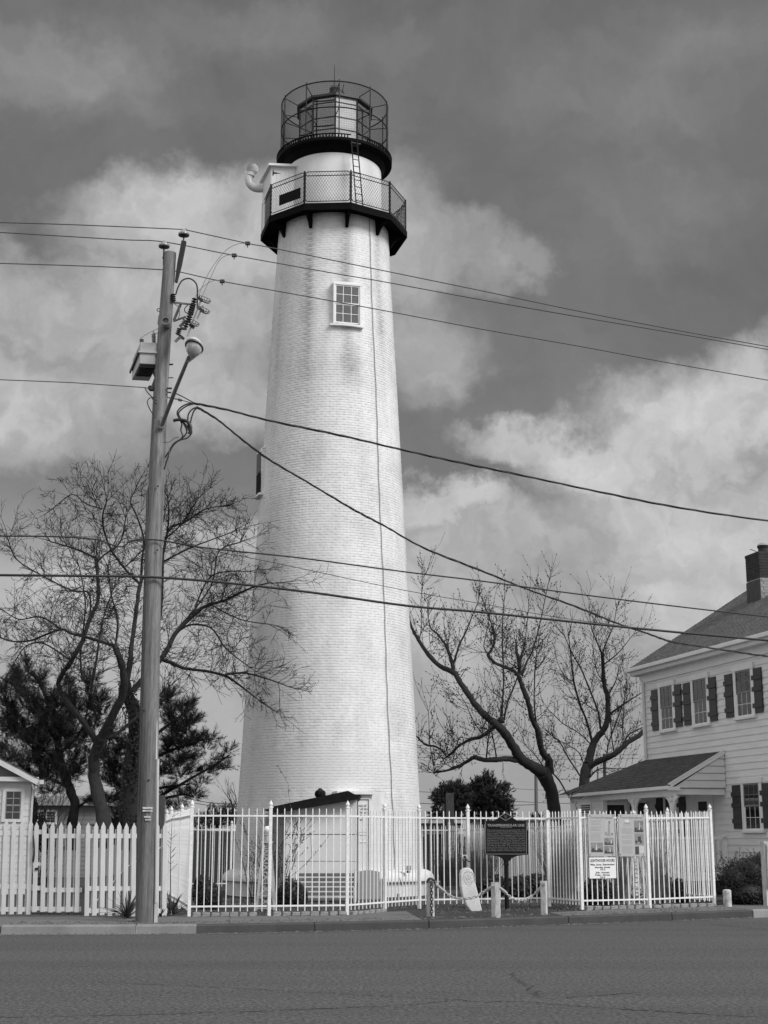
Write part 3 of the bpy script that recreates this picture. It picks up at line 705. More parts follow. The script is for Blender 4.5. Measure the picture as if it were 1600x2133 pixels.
# left side wall: vertical boards running back to the tower
sx = sp(546, 1850, 39.2).x; M_side = mat('shed_shaded_boards', 0.30, 0.8, 0.2, 3, vec=(5, 5, .5))  # grey colour paints the shade on this side of the shed
p0 = Vector((fx0, SD, .16)); p1 = Vector((sx, 39.9, .16)); u = (p1 - p0); Ls = u.length; u.normalize(); nn = Vector((u.y, -u.x, 0)); nn = -nn if nn.y > 0 else nn
for k in range(9):
    mb = MB(); s0 = Ls * k / 9 + .006; w_ = Ls / 9 - .012
    mb.par(p0 + u * s0 - nn * .02, u * w_, nn * (.022 + .004 * (k % 2)), Vector((0, 0, zl - .02 - .16))); mb.build('side_board', M_side, shed)
mb = MB(); a = sp(545, 1687, 37.55); c = sp(751, 1655, 37.55)
a1 = sp(563, 1679, 37.55); c1 = sp(725, 1650, 37.55)
mb.prism([a, c, c - Vector((.06, 0, .11)), sp(594, 1690, 37.55), sp(572, 1692, 37.55)], (0, 3.2, 0)); mb.build('fascia', M_roofd, shed)
mb = MB(); mb.prism([a1 + Vector((0, .12, -.02)), sp(560, 1685, 37.67), sp(742, 1656, 37.67) , sp(725, 1647, 37.67)], (0, 3.0, 0)); mb.build('roof', M_roofd, shed)
vt = thing('roof_ventilator', 'small dark round turbine vent standing on the shed roof', 'ventilator', sp(667, 1668, 38.6))
q = wl(vt); mb = MB(); mb.lathe([(.06, -.05), (.06, .06), (.09, .07)], q, 12); mb.build('stem', M_roofd, vt)
for k in range(12):
    a_ = 2 * PI * k / 12; mb = MB(); pts = [q + Vector((math.cos(a_ + t * .4) * .135 * math.sin(t), math.sin(a_ + t * .4) * .135 * math.sin(t), .17 - .12 * math.cos(t))) for t in [.35 + i * .4 for i in range(7)]]
    for i in range(6):
        w_ = Vector((-math.sin(a_), math.cos(a_), 0)) * .025; mb.quad(pts[i] - w_, pts[i + 1] - w_, pts[i + 1] + w_, pts[i] + w_)
    mb.build('turbine_vane', M_roofd, vt, fix=False)
mb = MB(); mb.lathe([(.0, .0), (.09, .03), (.11, .12), (.10, .20), (.04, .27), (0, .28)], q + Vector((0, 0, .05)), 12); mb.build('core', M_dark, vt)
# tower doorway: lintel, frame, door with a notice
DY = TY - tr(1.5) - .08
DAZ = 21.0; DN = Vector((math.sin(R(DAZ)), -math.cos(R(DAZ)), 0)); DX = Vector((math.cos(R(DAZ)), math.sin(R(DAZ)), 0)); DP0 = tp(DAZ, 2.66, 1)
def dq(px, py, dy=0):
    d = ray(px, py); e = Vector((0, 0, EYE)); t = (DP0 - e).dot(DN) / d.dot(DN); return e + d * t
door = link('doorway', None, lh, wpos=dq(755, 1890))
def dbox(name, x0, y0, x1, y1, d0, d1, m, bevel=.004):
    a, c = dq(x0, y1), dq(x1, y0); mb = MB(); mb.par(a - DN * d0, DX * (c - a).dot(DX), DN * (d0 - d1), Vector((0, 0, c.z - a.z))); return mb.build(name, m, door, bevel=bevel)
dbox('lintel', 698, 1649, 779, 1654.5, -.16, .3, M_trim)
dbox('surround', 700, 1656, 775, 1886, .0, .3, M_shed)
dbox('door_frame', 738, 1663, 768, 1664.6, -.06, .02, M_trim); dbox('door_frame', 766.5, 1664.6, 769, 1884, -.06, .02, M_trim)
dbox('door', 742, 1668, 765.5, 1884, -.03, .01, M_shed)
dbox('notice', 744, 1674, 762, 1734, -.045, -.03, mat('notice_white', .74, .5))
dbox('door_rail', 742, 1737, 765.5, 1739, -.05, -.03, M_trim); dbox('door_rail', 742, 1753, 765.5, 1755, -.05, -.03, M_trim)
M_ink = mat('black_ink', 0.03, 0.6)
for i, (s, y) in enumerate((('out of', 1679), ('s of the', 1686), ('De  ate', 1693), ('Na  t', 1699.5), ('visit', 1708))):
    text('lettering', s, .095, dq(745, y + 1.6) + DN * .05, DX, (0, 0, 1), M_ink, door, 'LEFT', .001)

# ------------------------------------------------------------------ white metal picket fences
def fence_post_mesh(name, h, w=.066, finial=True):
    mb = MB(); mb.box((0, 0, h / 2), (w, w, h)); me = mb.mesh(name, M_fence, bevel=.004); return me
POSTM = fence_post_mesh('post', 2.13)
fm = MB(); fm.box((0, 0, .012), (.082, .082, .024)); fm.lathe([(.030, .024), (.030, .045), (.042, .055), (.045, .075), (.036, .10), (.016, .13), (.010, .145), (0, .158)], n=10); FINM = fm.mesh('finial', M_fence, smooth=True)
pm = MB(); pm.box((0, 0, 1.0), (.019, .019, 2.0)); pm.add([(-.0095, -.0095, 2.0), (.0095, -.0095, 2.0), (.0095, .0095, 2.0), (-.0095, .0095, 2.0), (0, 0, 2.045)], [(0, 1, 4), (1, 2, 4), (2, 3, 4), (3, 0, 4)]); PICKM = pm.mesh('picket', M_fence)
def fence(label, posts, zb=0.17, sp_=0.143, finials=None, rails=(.19, 1.97), group='white metal picket fence runs', flat_h=None, skip_first=False, skip_last=False, zbs=None):
    c = sum(posts, Vector()) / len(posts); f = thing('picket_fence', label, 'fence', (c.x, c.y, zb), group)
    n_ = len(posts)
    for i, p in enumerate(posts):
        if (i == 0 and skip_first) or (i == n_ - 1 and skip_last): continue
        a = posts[max(i - 1, 0)]; d = posts[min(i + 1, n_ - 1)] - a; rz = math.atan2(d.y, d.x)
        fin = True if finials is None else finials[i]
        po = link('post', POSTM, f, wpos=(p.x, p.y, p.z), rot=(0, 0, rz), scale=(1, 1, 1.0 if fin else 1.012))
        if fin: link('finial', FINM, po, wpos=(p.x, p.y, p.z + 2.13), rot=(0, 0, rz))
    for i in range(n_ - 1):
        a, c = posts[i], posts[i + 1]; u = c - a; L = math.hypot(u.x, u.y); rz = math.atan2(u.y, u.x); k = max(1, round(L / sp_)) ; ud = u / L
        for z_ in rails:
            mb = MB(); mb.bar(a + ud * .033 + Vector((0, 0, z_)), c - ud * .033 + Vector((0, 0, z_)), .026, .034); mb.build('rail', M_fence, f)
        for j in range(1, k):
            q = a.lerp(c, j / k); link('picket', PICKM, f, wpos=(q.x, q.y, q.z + .09), rot=(rnd.uniform(-.007, .007), rnd.uniform(-.006, .006), rz))
    return f
def fp(px, D, z=0.17):
    q = at(px, 1850, D); return Vector((q.x, q.y, z))
P1, P2, P3 = fp(395.5, 29.85), fp(561.5, 30.1), fp(723.5, 30.45)
P4, P5 = fp(801.5, 31.8), fp(873.5, 33.05)
P6, P7 = fp(976.5, 33.5), fp(1143.5, 34.1)
P8, P9, P10 = fp(1211.5, 32.6), fp(1352, 33.4), fp(1486.5, 34.3, .19)
fence('long front run of white metal fence before the bench, from corner post to shed door', [P1, P2, P3], .17)
fence('short white metal fence run angling back from the bench towards the chain posts', [P3, P4, P5], .17, sp_=.149, skip_first=True)
fence('white metal fence across the entry recess behind the black historical marker', [P5, P6, P7], .17, sp_=.147, skip_first=True, finials=[True, True, False])
fence('short steep return of white metal fence between the two flat-topped posts', [P7, P8], .17, sp_=.147, skip_first=True, finials=[False, False])
fence('front run of white metal fence that carries the three information signs', [P8, P9, P10], .18, skip_first=True)
R1, R2, R3 = fp(1397, 37.2), fp(1325.5, 40.4), fp(1262, 42.8)
fence('white metal fence running back beside the porch of the clapboard house', [P10, R1, R2, R3], .17, skip_first=True)
B3 = fp(1205, 44.0, .08); B2 = fp(937, 53.0, 0.0)
fence('back run of white metal fence seen edge on right of the tower', [R3, B3, B2], .08, skip_first=True, sp_=.16)
B1 = fp(480, 50.5, 0); B0 = fp(345, 50.0, 0)
fence('far run of white metal fence passing behind the tower', [B2, fp(800, 52.4, 0), fp(640, 51.5, 0), B1, B0], .0, skip_first=True)
Lf1, Lf2 = fp(374.5, 33.0, .17), fp(352.5, 35.9, .17)
fence('white metal fence running back from the left corner post beside the yucca', [P1, Lf1, Lf2, fp(343, 38.6, .15)], .17, skip_first=True, sp_=.143)
fence('far left side run of white metal fence behind the picket gate', [fp(343, 38.6, .15), fp(342, 44, .08), B0], .1, skip_first=True, sp_=.16, skip_last=True)
# lock box on the entry post
lb_ = thing('lock_box', 'white gate lock box with dark knob and cable fixed at the entry post', 'lock box', at(968, 1785, 33.4))
q = wl(lb_); mb = MB(); mb.box(q, (.13, .05, .09)); mb.build('case', M_trim, lb_, bevel=.006)
mb = MB(); mb.lathe([(0, .05), (.03, .045), (.03, 0)], q + Vector((.0, -.02, 0)), 12, axis=(0, -1, 0)); mb.build('knob', M_black, lb_)
mb = MB(); mb.tube(spline([q + Vector((.01, -.05, -.01)), q + Vector((.06, -.07, -.08)), q + Vector((.11, -.06, -.10)), q + Vector((.15, -.02, -.09))], 5), .012, 6); mb.build('cable', M_black, lb_)
# ------------------------------------------------------------------ stone edging under the front fences
M_st = mat('edging_stone', 0.24, 0.9, 0.25, 5, bump=0.5, bscale=40, var2=.15)
def edging(a, c, label, n_, z=.166, skip=()):
    ed = thing('stone_edging', label, 'edging', ((a.x + c.x) / 2, (a.y + c.y) / 2, z), 'edging stones under the white fence')
    d = (c - a); L = math.hypot(d.x, d.y); rz = math.atan2(d.y, d.x); r_ = random.Random(n_); pos = 0.03; w = L / n_
    for k in range(n_):
        if k in skip: continue
        t = (k + .5) / n_; q = a.lerp(c, t); ww = w * r_.uniform(.82, .95); mb = MB(); mb.box((0, 0, 0), (ww, .10, .085 + r_.uniform(-.012, .012)))
        me = mb.mesh('stone', M_st, bevel=.018)
        for v in me.vertices: v.co += Vector((r_.uniform(-.006, .006), r_.uniform(-.005, .005), r_.uniform(-.006, .006)))
        link('stone', me, ed, wpos=(q.x, q.y, z + .036), rot=(r_.uniform(-.05, .05), r_.uniform(-.04, .04), rz + r_.uniform(-.05, .05)))
sh = Vector((0, -.02, 0))
edging(P1 + Vector((.05, .02, 0)), P2 - Vector((.05, -.02, 0)), 'row of rough pale stones under the fence between its first two posts', 8, skip=(7,))
edging(P2 + Vector((.06, .02, 0)), P3, 'row of rough pale stones under the fence before the bench', 8)
edging(P3 + Vector((.06, .1, 0)), P4, 'low weathered stones under the short angled fence run', 6, z=.155)
edging(P8 + Vector((.06, .03, 0)), P9, 'row of rough stones under the fence with the information signs', 8, z=.162)
edging(P9 + Vector((.06, .03, 0)), P10, 'row of rough stones under the last panel of the fence by the hedge bush', 7, z=.162)

# ------------------------------------------------------------------ wooden picket fence with gate on the left
def wpicket(w, h, t=.02, pt=.10):
    mb = MB(); mb.prism([(-w / 2, 0, 0), (w / 2, 0, 0), (w / 2, 0, h - pt), (0, 0, h), (-w / 2, 0, h - pt)], (0, t, 0)); return mb.mesh('picket', M_wood_white, bevel=.002)
WP = wpicket(.088, 1.90); WPb = MB().box((0, .01, .88), (.026, .02, 1.76)).mesh('back_picket', M_wood_white)
def wfence(name, label, pxs, ytop, ybot, D, cat='fence', narrow=(), rails=(.10, .55, 1.62), back=True, x_end=None):
    q0 = at(pxs[0], 1850, D); zt = at(pxs[0], ytop, D).z; zb_ = at(pxs[0], ybot, D).z; f = thing(name, label, cat, (q0.x, D, zb_)); s_ = (zt - zb_) / 1.90
    xs = [at(x, 1850, D).x for x in pxs]
    for i, x in enumerate(xs):
        link('picket', WP, f, wpos=(x, D, zb_ + rnd.uniform(-.01, .01)), scale=(1, 1, s_), rot=(0, -.026 + rnd.uniform(-.004, .004), 0))
    xa, xb = xs[0] - .05, (at(x_end, 1850, D).x if x_end else xs[-1] + .05)
    for z_ in rails:
        mb = MB(); mb.par((xa, D + .024, zb_ + z_ * s_ - .045), (xb - xa, 0, 0), (0, .038, 0), (0, 0, .09)); mb.build('rail', M_wood_white, f, bevel=.003)
    if back:
        for i in range(len(xs) - 1):
            m_ = (xs[i] + xs[i + 1]) / 2; link('back_picket', WPb, f, wpos=(m_, D + .065, zb_), scale=(1, 1, s_), rot=(0, -.026, 0))
    return f, zb_, s_
def seq(a, c, n_): return [a + (c - a) * i / (n_ - 1) for i in range(n_)]
wfence('wooden_fence', 'weathered white wooden picket fence left of the gate, before the small white building', seq(-60, 62, 8), 1707, 1905, 29.9)
g, gzb, gs = wfence('wooden_gate', 'white wooden picket gate with a curved handle hung between two fence sections', [91, 108, 125, 144, 162], 1712, 1900, 29.85, 'gate', x_end=170, rails=(.06, .46, 1.60))
xg = at(75, 1850, 29.85)
link('picket', WP, g, wpos=(at(74, 1850, 29.85).x, 29.85, gzb), scale=(1, 1, gs), rot=(0, -.026, 0))
mb = MB(); mb.par((at(66, 1850, 29.87).x, 29.875, gzb + .03), (.20, 0, 0), (0, .03, 0), (0, 0, .08)); mb.par((at(66, 1850, 29.87).x, 29.875, gzb + .42), (.20, 0, 0), (0, .03, 0), (0, 0, .09)); mb.par((at(66, 1850, 29.87).x, 29.875, gzb + 1.52), (.22, 0, 0), (0, .03, 0), (0, 0, .09)); mb.par((at(66, 1850, 29.87).x, 29.875, gzb + .90), (.20, 0, 0), (0, .03, 0), (0, 0, .07)); mb.build('gate_frame', M_wood_white, g)['kind'] = 'stuff'
mb = MB(); mb.tube(spline([at(70, 1746, 29.83), at(71.5, 1765, 29.80), at(71, 1785, 29.80), at(69, 1796, 29.83)], 5), .016, 6); mb.build('handle', M_black, g)
mb = MB(); mb.box(at(76, 1810, 29.84), (.05, .03, .05)); mb.build('latch', M_black, g)
wf, zb2, s2 = wfence('wooden_fence', 'weathered white wooden picket fence between the gate and the utility pole', seq(183, 344, 11), 1713, 1908, 29.75)
mb = MB(); mb.bar(at(186, 1895, 29.84), at(262, 1808, 29.84), .02, .10, up=(0, 1, 0)); mb.bar(at(264, 1806, 29.84), at(344, 1760, 29.84), .02, .10, up=(0, 1, 0)); mb.build('diagonal_brace', M_wood_white, wf)['kind'] = 'stuff'
# brown post behind
solo(MB().box(at(333, 1790, 30.6), (.13, .13, 2.6)), 'wooden_post', mat('brown_timber', 0.06, .9, .3, 6, vec=(4, 4, .5)), 'dark brown timber post behind the white pickets right of the utility pole', 'post')

# ------------------------------------------------------------------ utility pole
PD = 27.9
pole = thing('utility_pole', 'tall weathered timber utility pole standing on the kerb with line hardware at its top', 'utility pole', gnd(304, 1920, .17))
pb = gnd(304, 1920, .17); pt_ = at(354.5, 527, PD)
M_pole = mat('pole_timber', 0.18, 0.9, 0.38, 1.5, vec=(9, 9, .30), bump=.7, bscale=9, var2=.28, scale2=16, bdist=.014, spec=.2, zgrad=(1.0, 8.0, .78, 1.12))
pp = []; pr = []
pcs = [(304, 1921, 21.0), (309, 1600, 20.6), (317, 1250, 18.6), (330.5, 900, 15.6), (341, 720, 14.2), (354.5, 527, 12.6)]
for (x, y, hw) in pcs:
    q = at(x, y, PD); a = at(x - hw, y, PD); pp.append(q); pr.append((q - a).length)
pp[0] = Vector((pb.x, pp[0].y, .13))
def poleat(py):
    ys = [c[1] for c in pcs]; xs = [c[0] for c in pcs]; x = float(np.interp(-py, [-y for y in ys], xs)); hw = float(np.interp(-py, [-y for y in ys], [c[2] for c in pcs])); return x, hw
sm = spline(pp, 10); rr = []
ts = np.linspace(0, len(pr) - 1, len(sm)); rr = list(np.interp(ts, range(len(pr)), pr))
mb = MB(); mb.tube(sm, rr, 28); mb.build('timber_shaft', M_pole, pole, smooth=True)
def PP(x, y, d=0.0): return at(x, y, PD + d)
mb = MB(); mb.tube([PP(326.5, 1040, -.02), PP(325.5, 1300, -.05), PP(325, 1582, -.08)], .028, 8); mb.build('conduit', mat('grey_conduit', .52, .5, .08, 3), pole, smooth=True)
mb = MB(); mb.tube([PP(328.5, 1582, -.06), PP(325, 1880, -.10)], .030, 8); mb.box(PP(325, 1908, -.08), (.06, .06, .5)); mb.build('conduit', MATS['grey_conduit'], pole)
mb = MB(); mb.tube(spline([PP(311, 1012, -.05), PP(307, 1030, -.10), PP(306, 1060, -.14)], 4) + [PP(304, 1120, -.16), PP(299, 1300, -.17), PP(290, 1600, -.17), PP(286, 1690, -.17)], .018, 6); mb.build('ground_cable', M_wire, pole)
for (x0, y0, x1, y1) in ((297, 1681, 319, 1685), (297, 1687, 318, 1690.5), (300, 1700, 314, 1703.5), (302.5, 1706, 315, 1709)):
    a, c = PP(x0, y1, -.21), PP(x1, y0, -.21); mb = MB(); mb.par(a, (c.x - a.x, 0, 0), (0, .006, 0), (0, 0, c.z - a.z)); mb.build('tag', mat('aluminium_tag', .55, .4, .3, 30), pole)
for (x, y) in ((310, 1625), (300, 1480), (328, 1146), (329, 1013)):
    mb = MB(); mb.lathe([(0, .02), (.018, .018), (.018, 0)], PP(x, y, -.19), 8, axis=(0, -1, 0)); mb.build('bolt', M_black, pole)
for (x, y, s_) in ((375, 776, 1), (372, 758, 1), (322, 849, -1), (309, 1015, -1)):
    pass
M_hw = mat('galvanised_hardware', 0.20, 0.5, .2, 8, metal=.3); M_hwd = mat('dark_hardware', 0.03, 0.5, .2, 8); M_cer = mat('grey_porcelain', 0.30, 0.25, .1, 6); M_poly = mat('dark_polymer', 0.035, 0.45)
# top arm and pin insulators
mb = MB(); a, c = PP(367, 588, -.02), PP(383.5, 503, -.12); w0, w1 = .045, .095
d_ = (c - a).normalized(); x_ = Vector((d_.z, 0, -d_.x)); y_ = Vector((0, 1, 0))
def sq(p, w): return [p - x_ * w / 2 - y_ * .045, p + x_ * w / 2 - y_ * .045, p + x_ * w / 2 + y_ * .045, p - x_ * w / 2 + y_ * .045]
mid = a.lerp(c, .45)
for (p, q, wa, wb) in ((a, mid, w0, w1), (mid, c, w1, w1)): mb.add(sq(p, wa) + sq(q, wb), [(0, 3, 2, 1), (4, 5, 6, 7), (0, 1, 5, 4), (1, 2, 6, 5), (2, 3, 7, 6), (3, 0, 4, 7)])
mb.build('bracket_arm', mat('dark_arm', .025, .6, .2, 5), pole)
def pin(x, y, d):
    q = PP(x, y, d); mb = MB(); mb.lathe([(.0, .10), (.05, .095), (.06, .06), (.075, .045), (.112, .02), (.118, -.01), (.10, -.03), (.05, -.035), (.0, -.03)], q, 20); mb.build('insulator', M_cer, pole, smooth=True)
    mb = MB(); mb.lathe([(.112, -.028), (.05, -.045), (.0, -.05)], q + Vector((0, 0, -.004)), 16); mb.tube([q, q + Vector((0, 0, -.16))], .018, 6); mb.build('pin', M_hwd, pole)  # dark cap paints the shade on the disc's underside
pin(383, 488, -.12); pin(342, 512, -.02)
mb = MB(); mb.tube([PP(341.5, 518, -.02), PP(341, 552, -.02)], .02, 6); mb.box(PP(342, 550, -.02), (.05, .05, .05)); mb.box(PP(341, 537, -.02), (.05, .05, .03)); mb.build('pin_bracket', M_hwd, pole)
def fins(p, q, r, n_, name='surge_arrester', m=None, core=.4):
    p, q = Vector(p), Vector(q); L = (q - p).length; prof = [(0, 0), (r * core, 0)]
    for i in range(n_):
        z_ = L * (i + .15) / n_; st = L / n_; prof += [(r * core, z_), (r, z_ + st * .35), (r, z_ + st * .48), (r * core, z_ + st * .7)]
    prof += [(r * core, L), (0, L)]
    return MB().lathe(prof, p, 12, axis=(q - p)).build(name, m or M_poly, pole, smooth=True)
fins(PP(362, 628, -.1), PP(360.5, 612, -.1), .052, 4)
fins(PP(397, 656, -.35), PP(406, 621, -.35), .058, 7, 'cutout_insulator'); fins(PP(392, 672, -.45), PP(402, 634, -.45), .062, 8, 'cutout_insulator'); fins(PP(386, 682, -.55), PP(398, 648, -.55), .058, 7, 'cutout_insulator')
fins(PP(370, 698, -.5), PP(374.5, 684, -.5), .055, 4); fins(PP(333, 677, .2), PP(335, 658, .2), .055, 5)
fins(PP(381, 672, -.4), PP(384, 664, -.4), .03, 2, m=M_hw)
mb = MB(); mb.bar(PP(361, 630, -.05), PP(396, 634, -.3), .035, .035); mb.bar(PP(362, 668, -.05), PP(377, 632, -.15), .05, .03); mb.bar(PP(362, 669, -.1), PP(386, 660, -.4), .03, .03); mb.build('cutout_bracket', M_hw, pole)['kind'] = 'stuff'
for pts in ([(374, 680), (379, 676), (386, 667)], [(376, 683), (384, 685), (389, 684)], [(365, 712), (372, 705), (377, 702)]):
    mb = MB(); mb.tube([PP(x, y, -.45) for x, y in pts], .030, 6); mb.build('line_clamp', M_hw, pole)
for (x0, y0, x1, y1) in ((418, 627, 391, 700), (423, 636, 411, 664)):
    mb = MB(); mb.tube([PP(x0, y0, -.42), PP(x1, y1, -.42)], .018, 6); mb.build('fuse_tube', mat('fuse_grey', .35, .5), pole)
for (x, y) in ((427, 622), (425, 644), (403, 670)):
    q = PP(x, y, -.45); mb = MB()
    for k in range(6):
        a_ = k * PI / 6; mb.tube([q + Vector((math.cos(a_) * .12 * math.cos(t) , math.sin(a_) * .10 * math.cos(t), .085 * math.sin(t) - .05 * math.cos(t) * math.cos(a_))) for t in [i * PI / 7 + PI for i in range(8)]], .005, 4)
    mb.tube([q + Vector((.12 * math.cos(t), .10 * math.sin(t), -.05 * math.cos(t))) for t in [i * 2 * PI / 16 for i in range(17)]], .006, 4)
    mb.build('wire_guard', M_hwd, pole)['kind'] = 'stuff'
for (x, y) in ((417, 624), (419, 646), (399, 680), (378, 703)):
    mb = MB(); mb.bar(PP(x - 4, y - 4, -.42), PP(x + 5, y + 3, -.42), .06, .05); mb.build('clamp', M_hwd, pole)
mb = MB(); mb.lathe([(0, .0), (.085, .0), (.085, .30), (.062, .30), (.062, .24), (0, .24)], PP(349, 677, -.10), 20, axis=(0.02, -1, -.05)); mb.build('crossarm_stub', M_hw, pole, smooth=True)
q = PP(330.5, 645.5, 0); mb = MB(); mb.tube([q + Vector((-.035 * math.cos(i * PI / 6), 0, .03 * math.sin(i * PI / 6))) for i in range(13)], .009, 5); mb.tube([q + Vector((.03, 0, 0)), PP(340, 646, 0)], .012, 5); mb.build('eye_bolt', M_hwd, pole)
for (x0, y0, x1) in ((355, 758.5, 361), (355, 787, 361), (330, 848, 318), (350, 760, 360)):
    mb = MB(); mb.tube([PP(x0 - 6 if x1 > x0 else x0 + 4, y0, 0), PP(x1 if x1 > x0 else x1, y0, 0)], .012, 5); mb.build('pole_step', M_hwd, pole)
# transformer
M_tf = mat('transformer_grey', 0.42, 0.45, .08, 3)
tf = thing('transformer', 'grey box transformer with two ribbed bushings hung on the utility pole', 'transformer', PP(308, 735, .1))
o0 = PP(291, 757, -.10); axx = Vector((.985, .17, 0)); ayy = Vector((-.30, .95, 0)).normalized(); wx, wy = .36, 1.15
hh = (PP(291, 712, -.10).z - o0.z)
mb = MB(); mb.par(o0, axx * wx, ayy * wy, (0, 0, hh)); mb.build('tank', M_tf, tf, bevel=.01)
zr_ = PP(291, 735, -.1).z; mb = MB(); mb.par(Vector((o0.x, o0.y, zr_)) - axx * .04 - ayy * .04, axx * (wx + .08), ayy * (wy + .10), (0, 0, .035)); mb.build('lid_rim', M_tf, tf)
for k in range(5):
    mb = MB(); mb.par(o0 + ayy * (.08 + k * .15) - Vector((0, 0, .05)) + axx * .02, axx * (wx - .04), ayy * .03, (0, 0, .05)); mb.build('cooling_fin', M_hwd, tf)
mb = MB(); mb.bar(o0 - axx * .03 + Vector((0, 0, hh * .55)), o0 - axx * .03 + ayy * (wy + .1) + Vector((0, 0, hh * .45)), .03, .06); mb.build('side_bar', M_hwd, tf)
for (x, y0, y1, r_, d) in ((321, 716, 695, .05, .1), (296, 716, 706, .045, .05)):
    p, q = PP(x, y0, d), PP(x - 1, y1, d); prof = [(0, 0)]; L = (q - p).length
    for i in range(6): prof += [(r_ * .55, L * i / 6), (r_, L * (i + .4) / 6), (r_ * .55, L * (i + .8) / 6)]
    MB().lathe(prof + [(r_ * .4, L), (.012, L + .05), (0, L + .06)], p, 14, axis=q - p).build('bushing', M_cer, tf, smooth=True)
mb = MB(); mb.bar(o0 + axx * .30 + ayy * .3, PP(330, 800, .1), .03, .05); mb.bar(o0 + axx * .36 + Vector((0, 0, .05)), PP(338, 752, 0), .05, .3); mb.build('hanger', M_hwd, tf)['kind'] = 'stuff'
# street lamp: arm reaching out over the road
sl = thing('street_lamp', 'grey street lamp with glass bowl on a long arm reaching from the utility pole', 'street lamp', PP(337, 885, -.2))
hd = at(404, 722, 25.7)
p0 = PP(337, 887, -.16); p1 = hd + Vector((-.12, .22, -.13))
mb = MB(); mb.tube([p0, p0.lerp(p1, .5) + Vector((0, 0, .03)), p1], [.045, .04, .035], 12); mb.build('arm', M_hw, sl, smooth=True)
mb = MB(); mb.box(PP(336, 890, -.18), (.12, .06, .06)); mb.bar(PP(337, 868, -.2), PP(337, 880, -.2), .03, .02); mb.build('arm_bracket', M_hw, sl)
M_lh = mat('lamp_housing', .50, .4, .08, 4)
axl = Vector((.10, -.55, .16)).normalized()
def egg(c, rx, ry, rz_, z0, z1, n_=20, m_=10, tilt=None):
    mb = MB(); rows_ = []
    for i in range(m_ + 1):
        t = z0 + (z1 - z0) * i / m_; rows_.append([Vector((rx * math.cos(t) * math.cos(2 * PI * j / n_), ry * math.cos(t) * math.sin(2 * PI * j / n_), rz_ * math.sin(t))) for j in range(n_)])
    Rm = Matrix.Rotation(R(-12), 3, 'X') @ Matrix.Rotation(R(8), 3, 'Y')
    for i in range(m_):
        for j in range(n_): mb.quad(*[c + Rm @ v for v in (rows_[i][j], rows_[i][(j + 1) % n_], rows_[i + 1][(j + 1) % n_], rows_[i + 1][j])])
    return mb
egg(hd + Vector((0, .05, .02)), .165, .28, .13, 0, PI / 2 * .98).build('lamp_housing', M_lh, sl, smooth=True)
egg(hd + Vector((0, .03, .0)), .15, .20, .20, -PI / 2 * .98, 0).build('lamp_bowl', mat('prismatic_bowl', .40, .12, .25, 12, spec=.8), sl, smooth=True)
mb = MB(); c_ = hd + Vector((0, .04, .01)); Rm = Matrix.Rotation(R(-12), 3, 'X') @ Matrix.Rotation(R(8), 3, 'Y')
mb.tube([c_ + Rm @ Vector((.165 * math.cos(t), .25 * math.sin(t), 0)) for t in [i * 2 * PI / 24 for i in range(25)]], .014, 6); mb.build('bowl_rim', M_hw, sl)
MB().tube([hd + Vector((0, .24, -.02)), p1 - (p1 - p0).normalized() * .12], [.09, .045], 12).build('neck', M_lh, sl, smooth=True)
# jumpers, loops and droppers
jm = thing('jumper_wires', 'thin and thick tap wires looping between the line and the pole hardware', 'wires', PP(400, 600, -.3))
def pxw(pts, r_, D=-.3, n_=5, m=None, name='tap_wire', par=None): return MB().tube(spline([PP(x, y, D) for x, y in pts], n_), r_, 5).build(name, m or M_dwire, par or jm)
M_thin = mat('bare_tap_wire', .16, .5)
pxw([(515, 507), (496, 508), (470, 522), (440, 560), (420, 600), (413, 622)], .006, m=M_thin); pxw([(487, 532), (472, 532), (455, 545), (438, 580), (420, 620)], .006, m=M_thin); pxw([(463, 586), (447, 584), (430, 592), (414, 606), (407, 620)], .006, m=M_thin)
pxw([(366, 614), (371, 598), (380, 584), (394, 580), (406, 587), (411, 600), (411, 630), (411, 643)], .016, m=M_wire, n_=6)
pxw([(293, 704), (315, 691), (336, 682)], .006, m=M_thin); pxw([(321, 694), (328, 694), (336, 691)], .007); pxw([(362, 632), (372, 640), (374, 655), (370, 668)], .008); pxw([(392, 635), (385, 642), (386, 650), (392, 652)], .010, m=M_wire)
pxw([(302, 808), (308, 818), (320, 830), (326, 835)], .012, m=M_wire); pxw([(325, 827), (312, 829), (307, 838), (312, 852), (323, 870)], .010, m=M_wire); pxw([(317, 829), (322, 838), (327, 842)], .012, m=M_wire)
LOOPS = [[(404, 839), (388, 842), (375, 850), (369, 860), (374, 872), (383, 883), (389, 898), (385, 907), (376, 915), (362, 924), (352, 940), (344, 953)],
         [(404, 841), (390, 845), (378, 853), (372, 862), (378, 874), (388, 886), (393, 897)], [(412, 848), (401, 852), (393, 862), (391, 876), (393, 890), (398, 894), (399, 902), (390, 912), (372, 918), (358, 932), (349, 955), (342, 978)],
         [(412, 849), (404, 856), (399, 870), (396, 884)], [(376, 876), (379, 885), (377, 896), (381, 908), (378, 913)]]
for l_ in LOOPS: pxw(l_, .016, D=-.25, m=M_wire, n_=6, name='service_loop')
pxw([(361, 877), (368, 875), (380, 875), (391, 879), (397, 888), (397, 897), (394, 904)], .034, D=-.27, m=M_wire, n_=5, name='splice_cover')
pxw([(338, 921), (352, 921), (365, 912), (372, 911)], .007, D=-.3); pxw([(345, 915), (352, 935), (352, 960), (348, 980)], .006, D=-.3, m=M_thin)
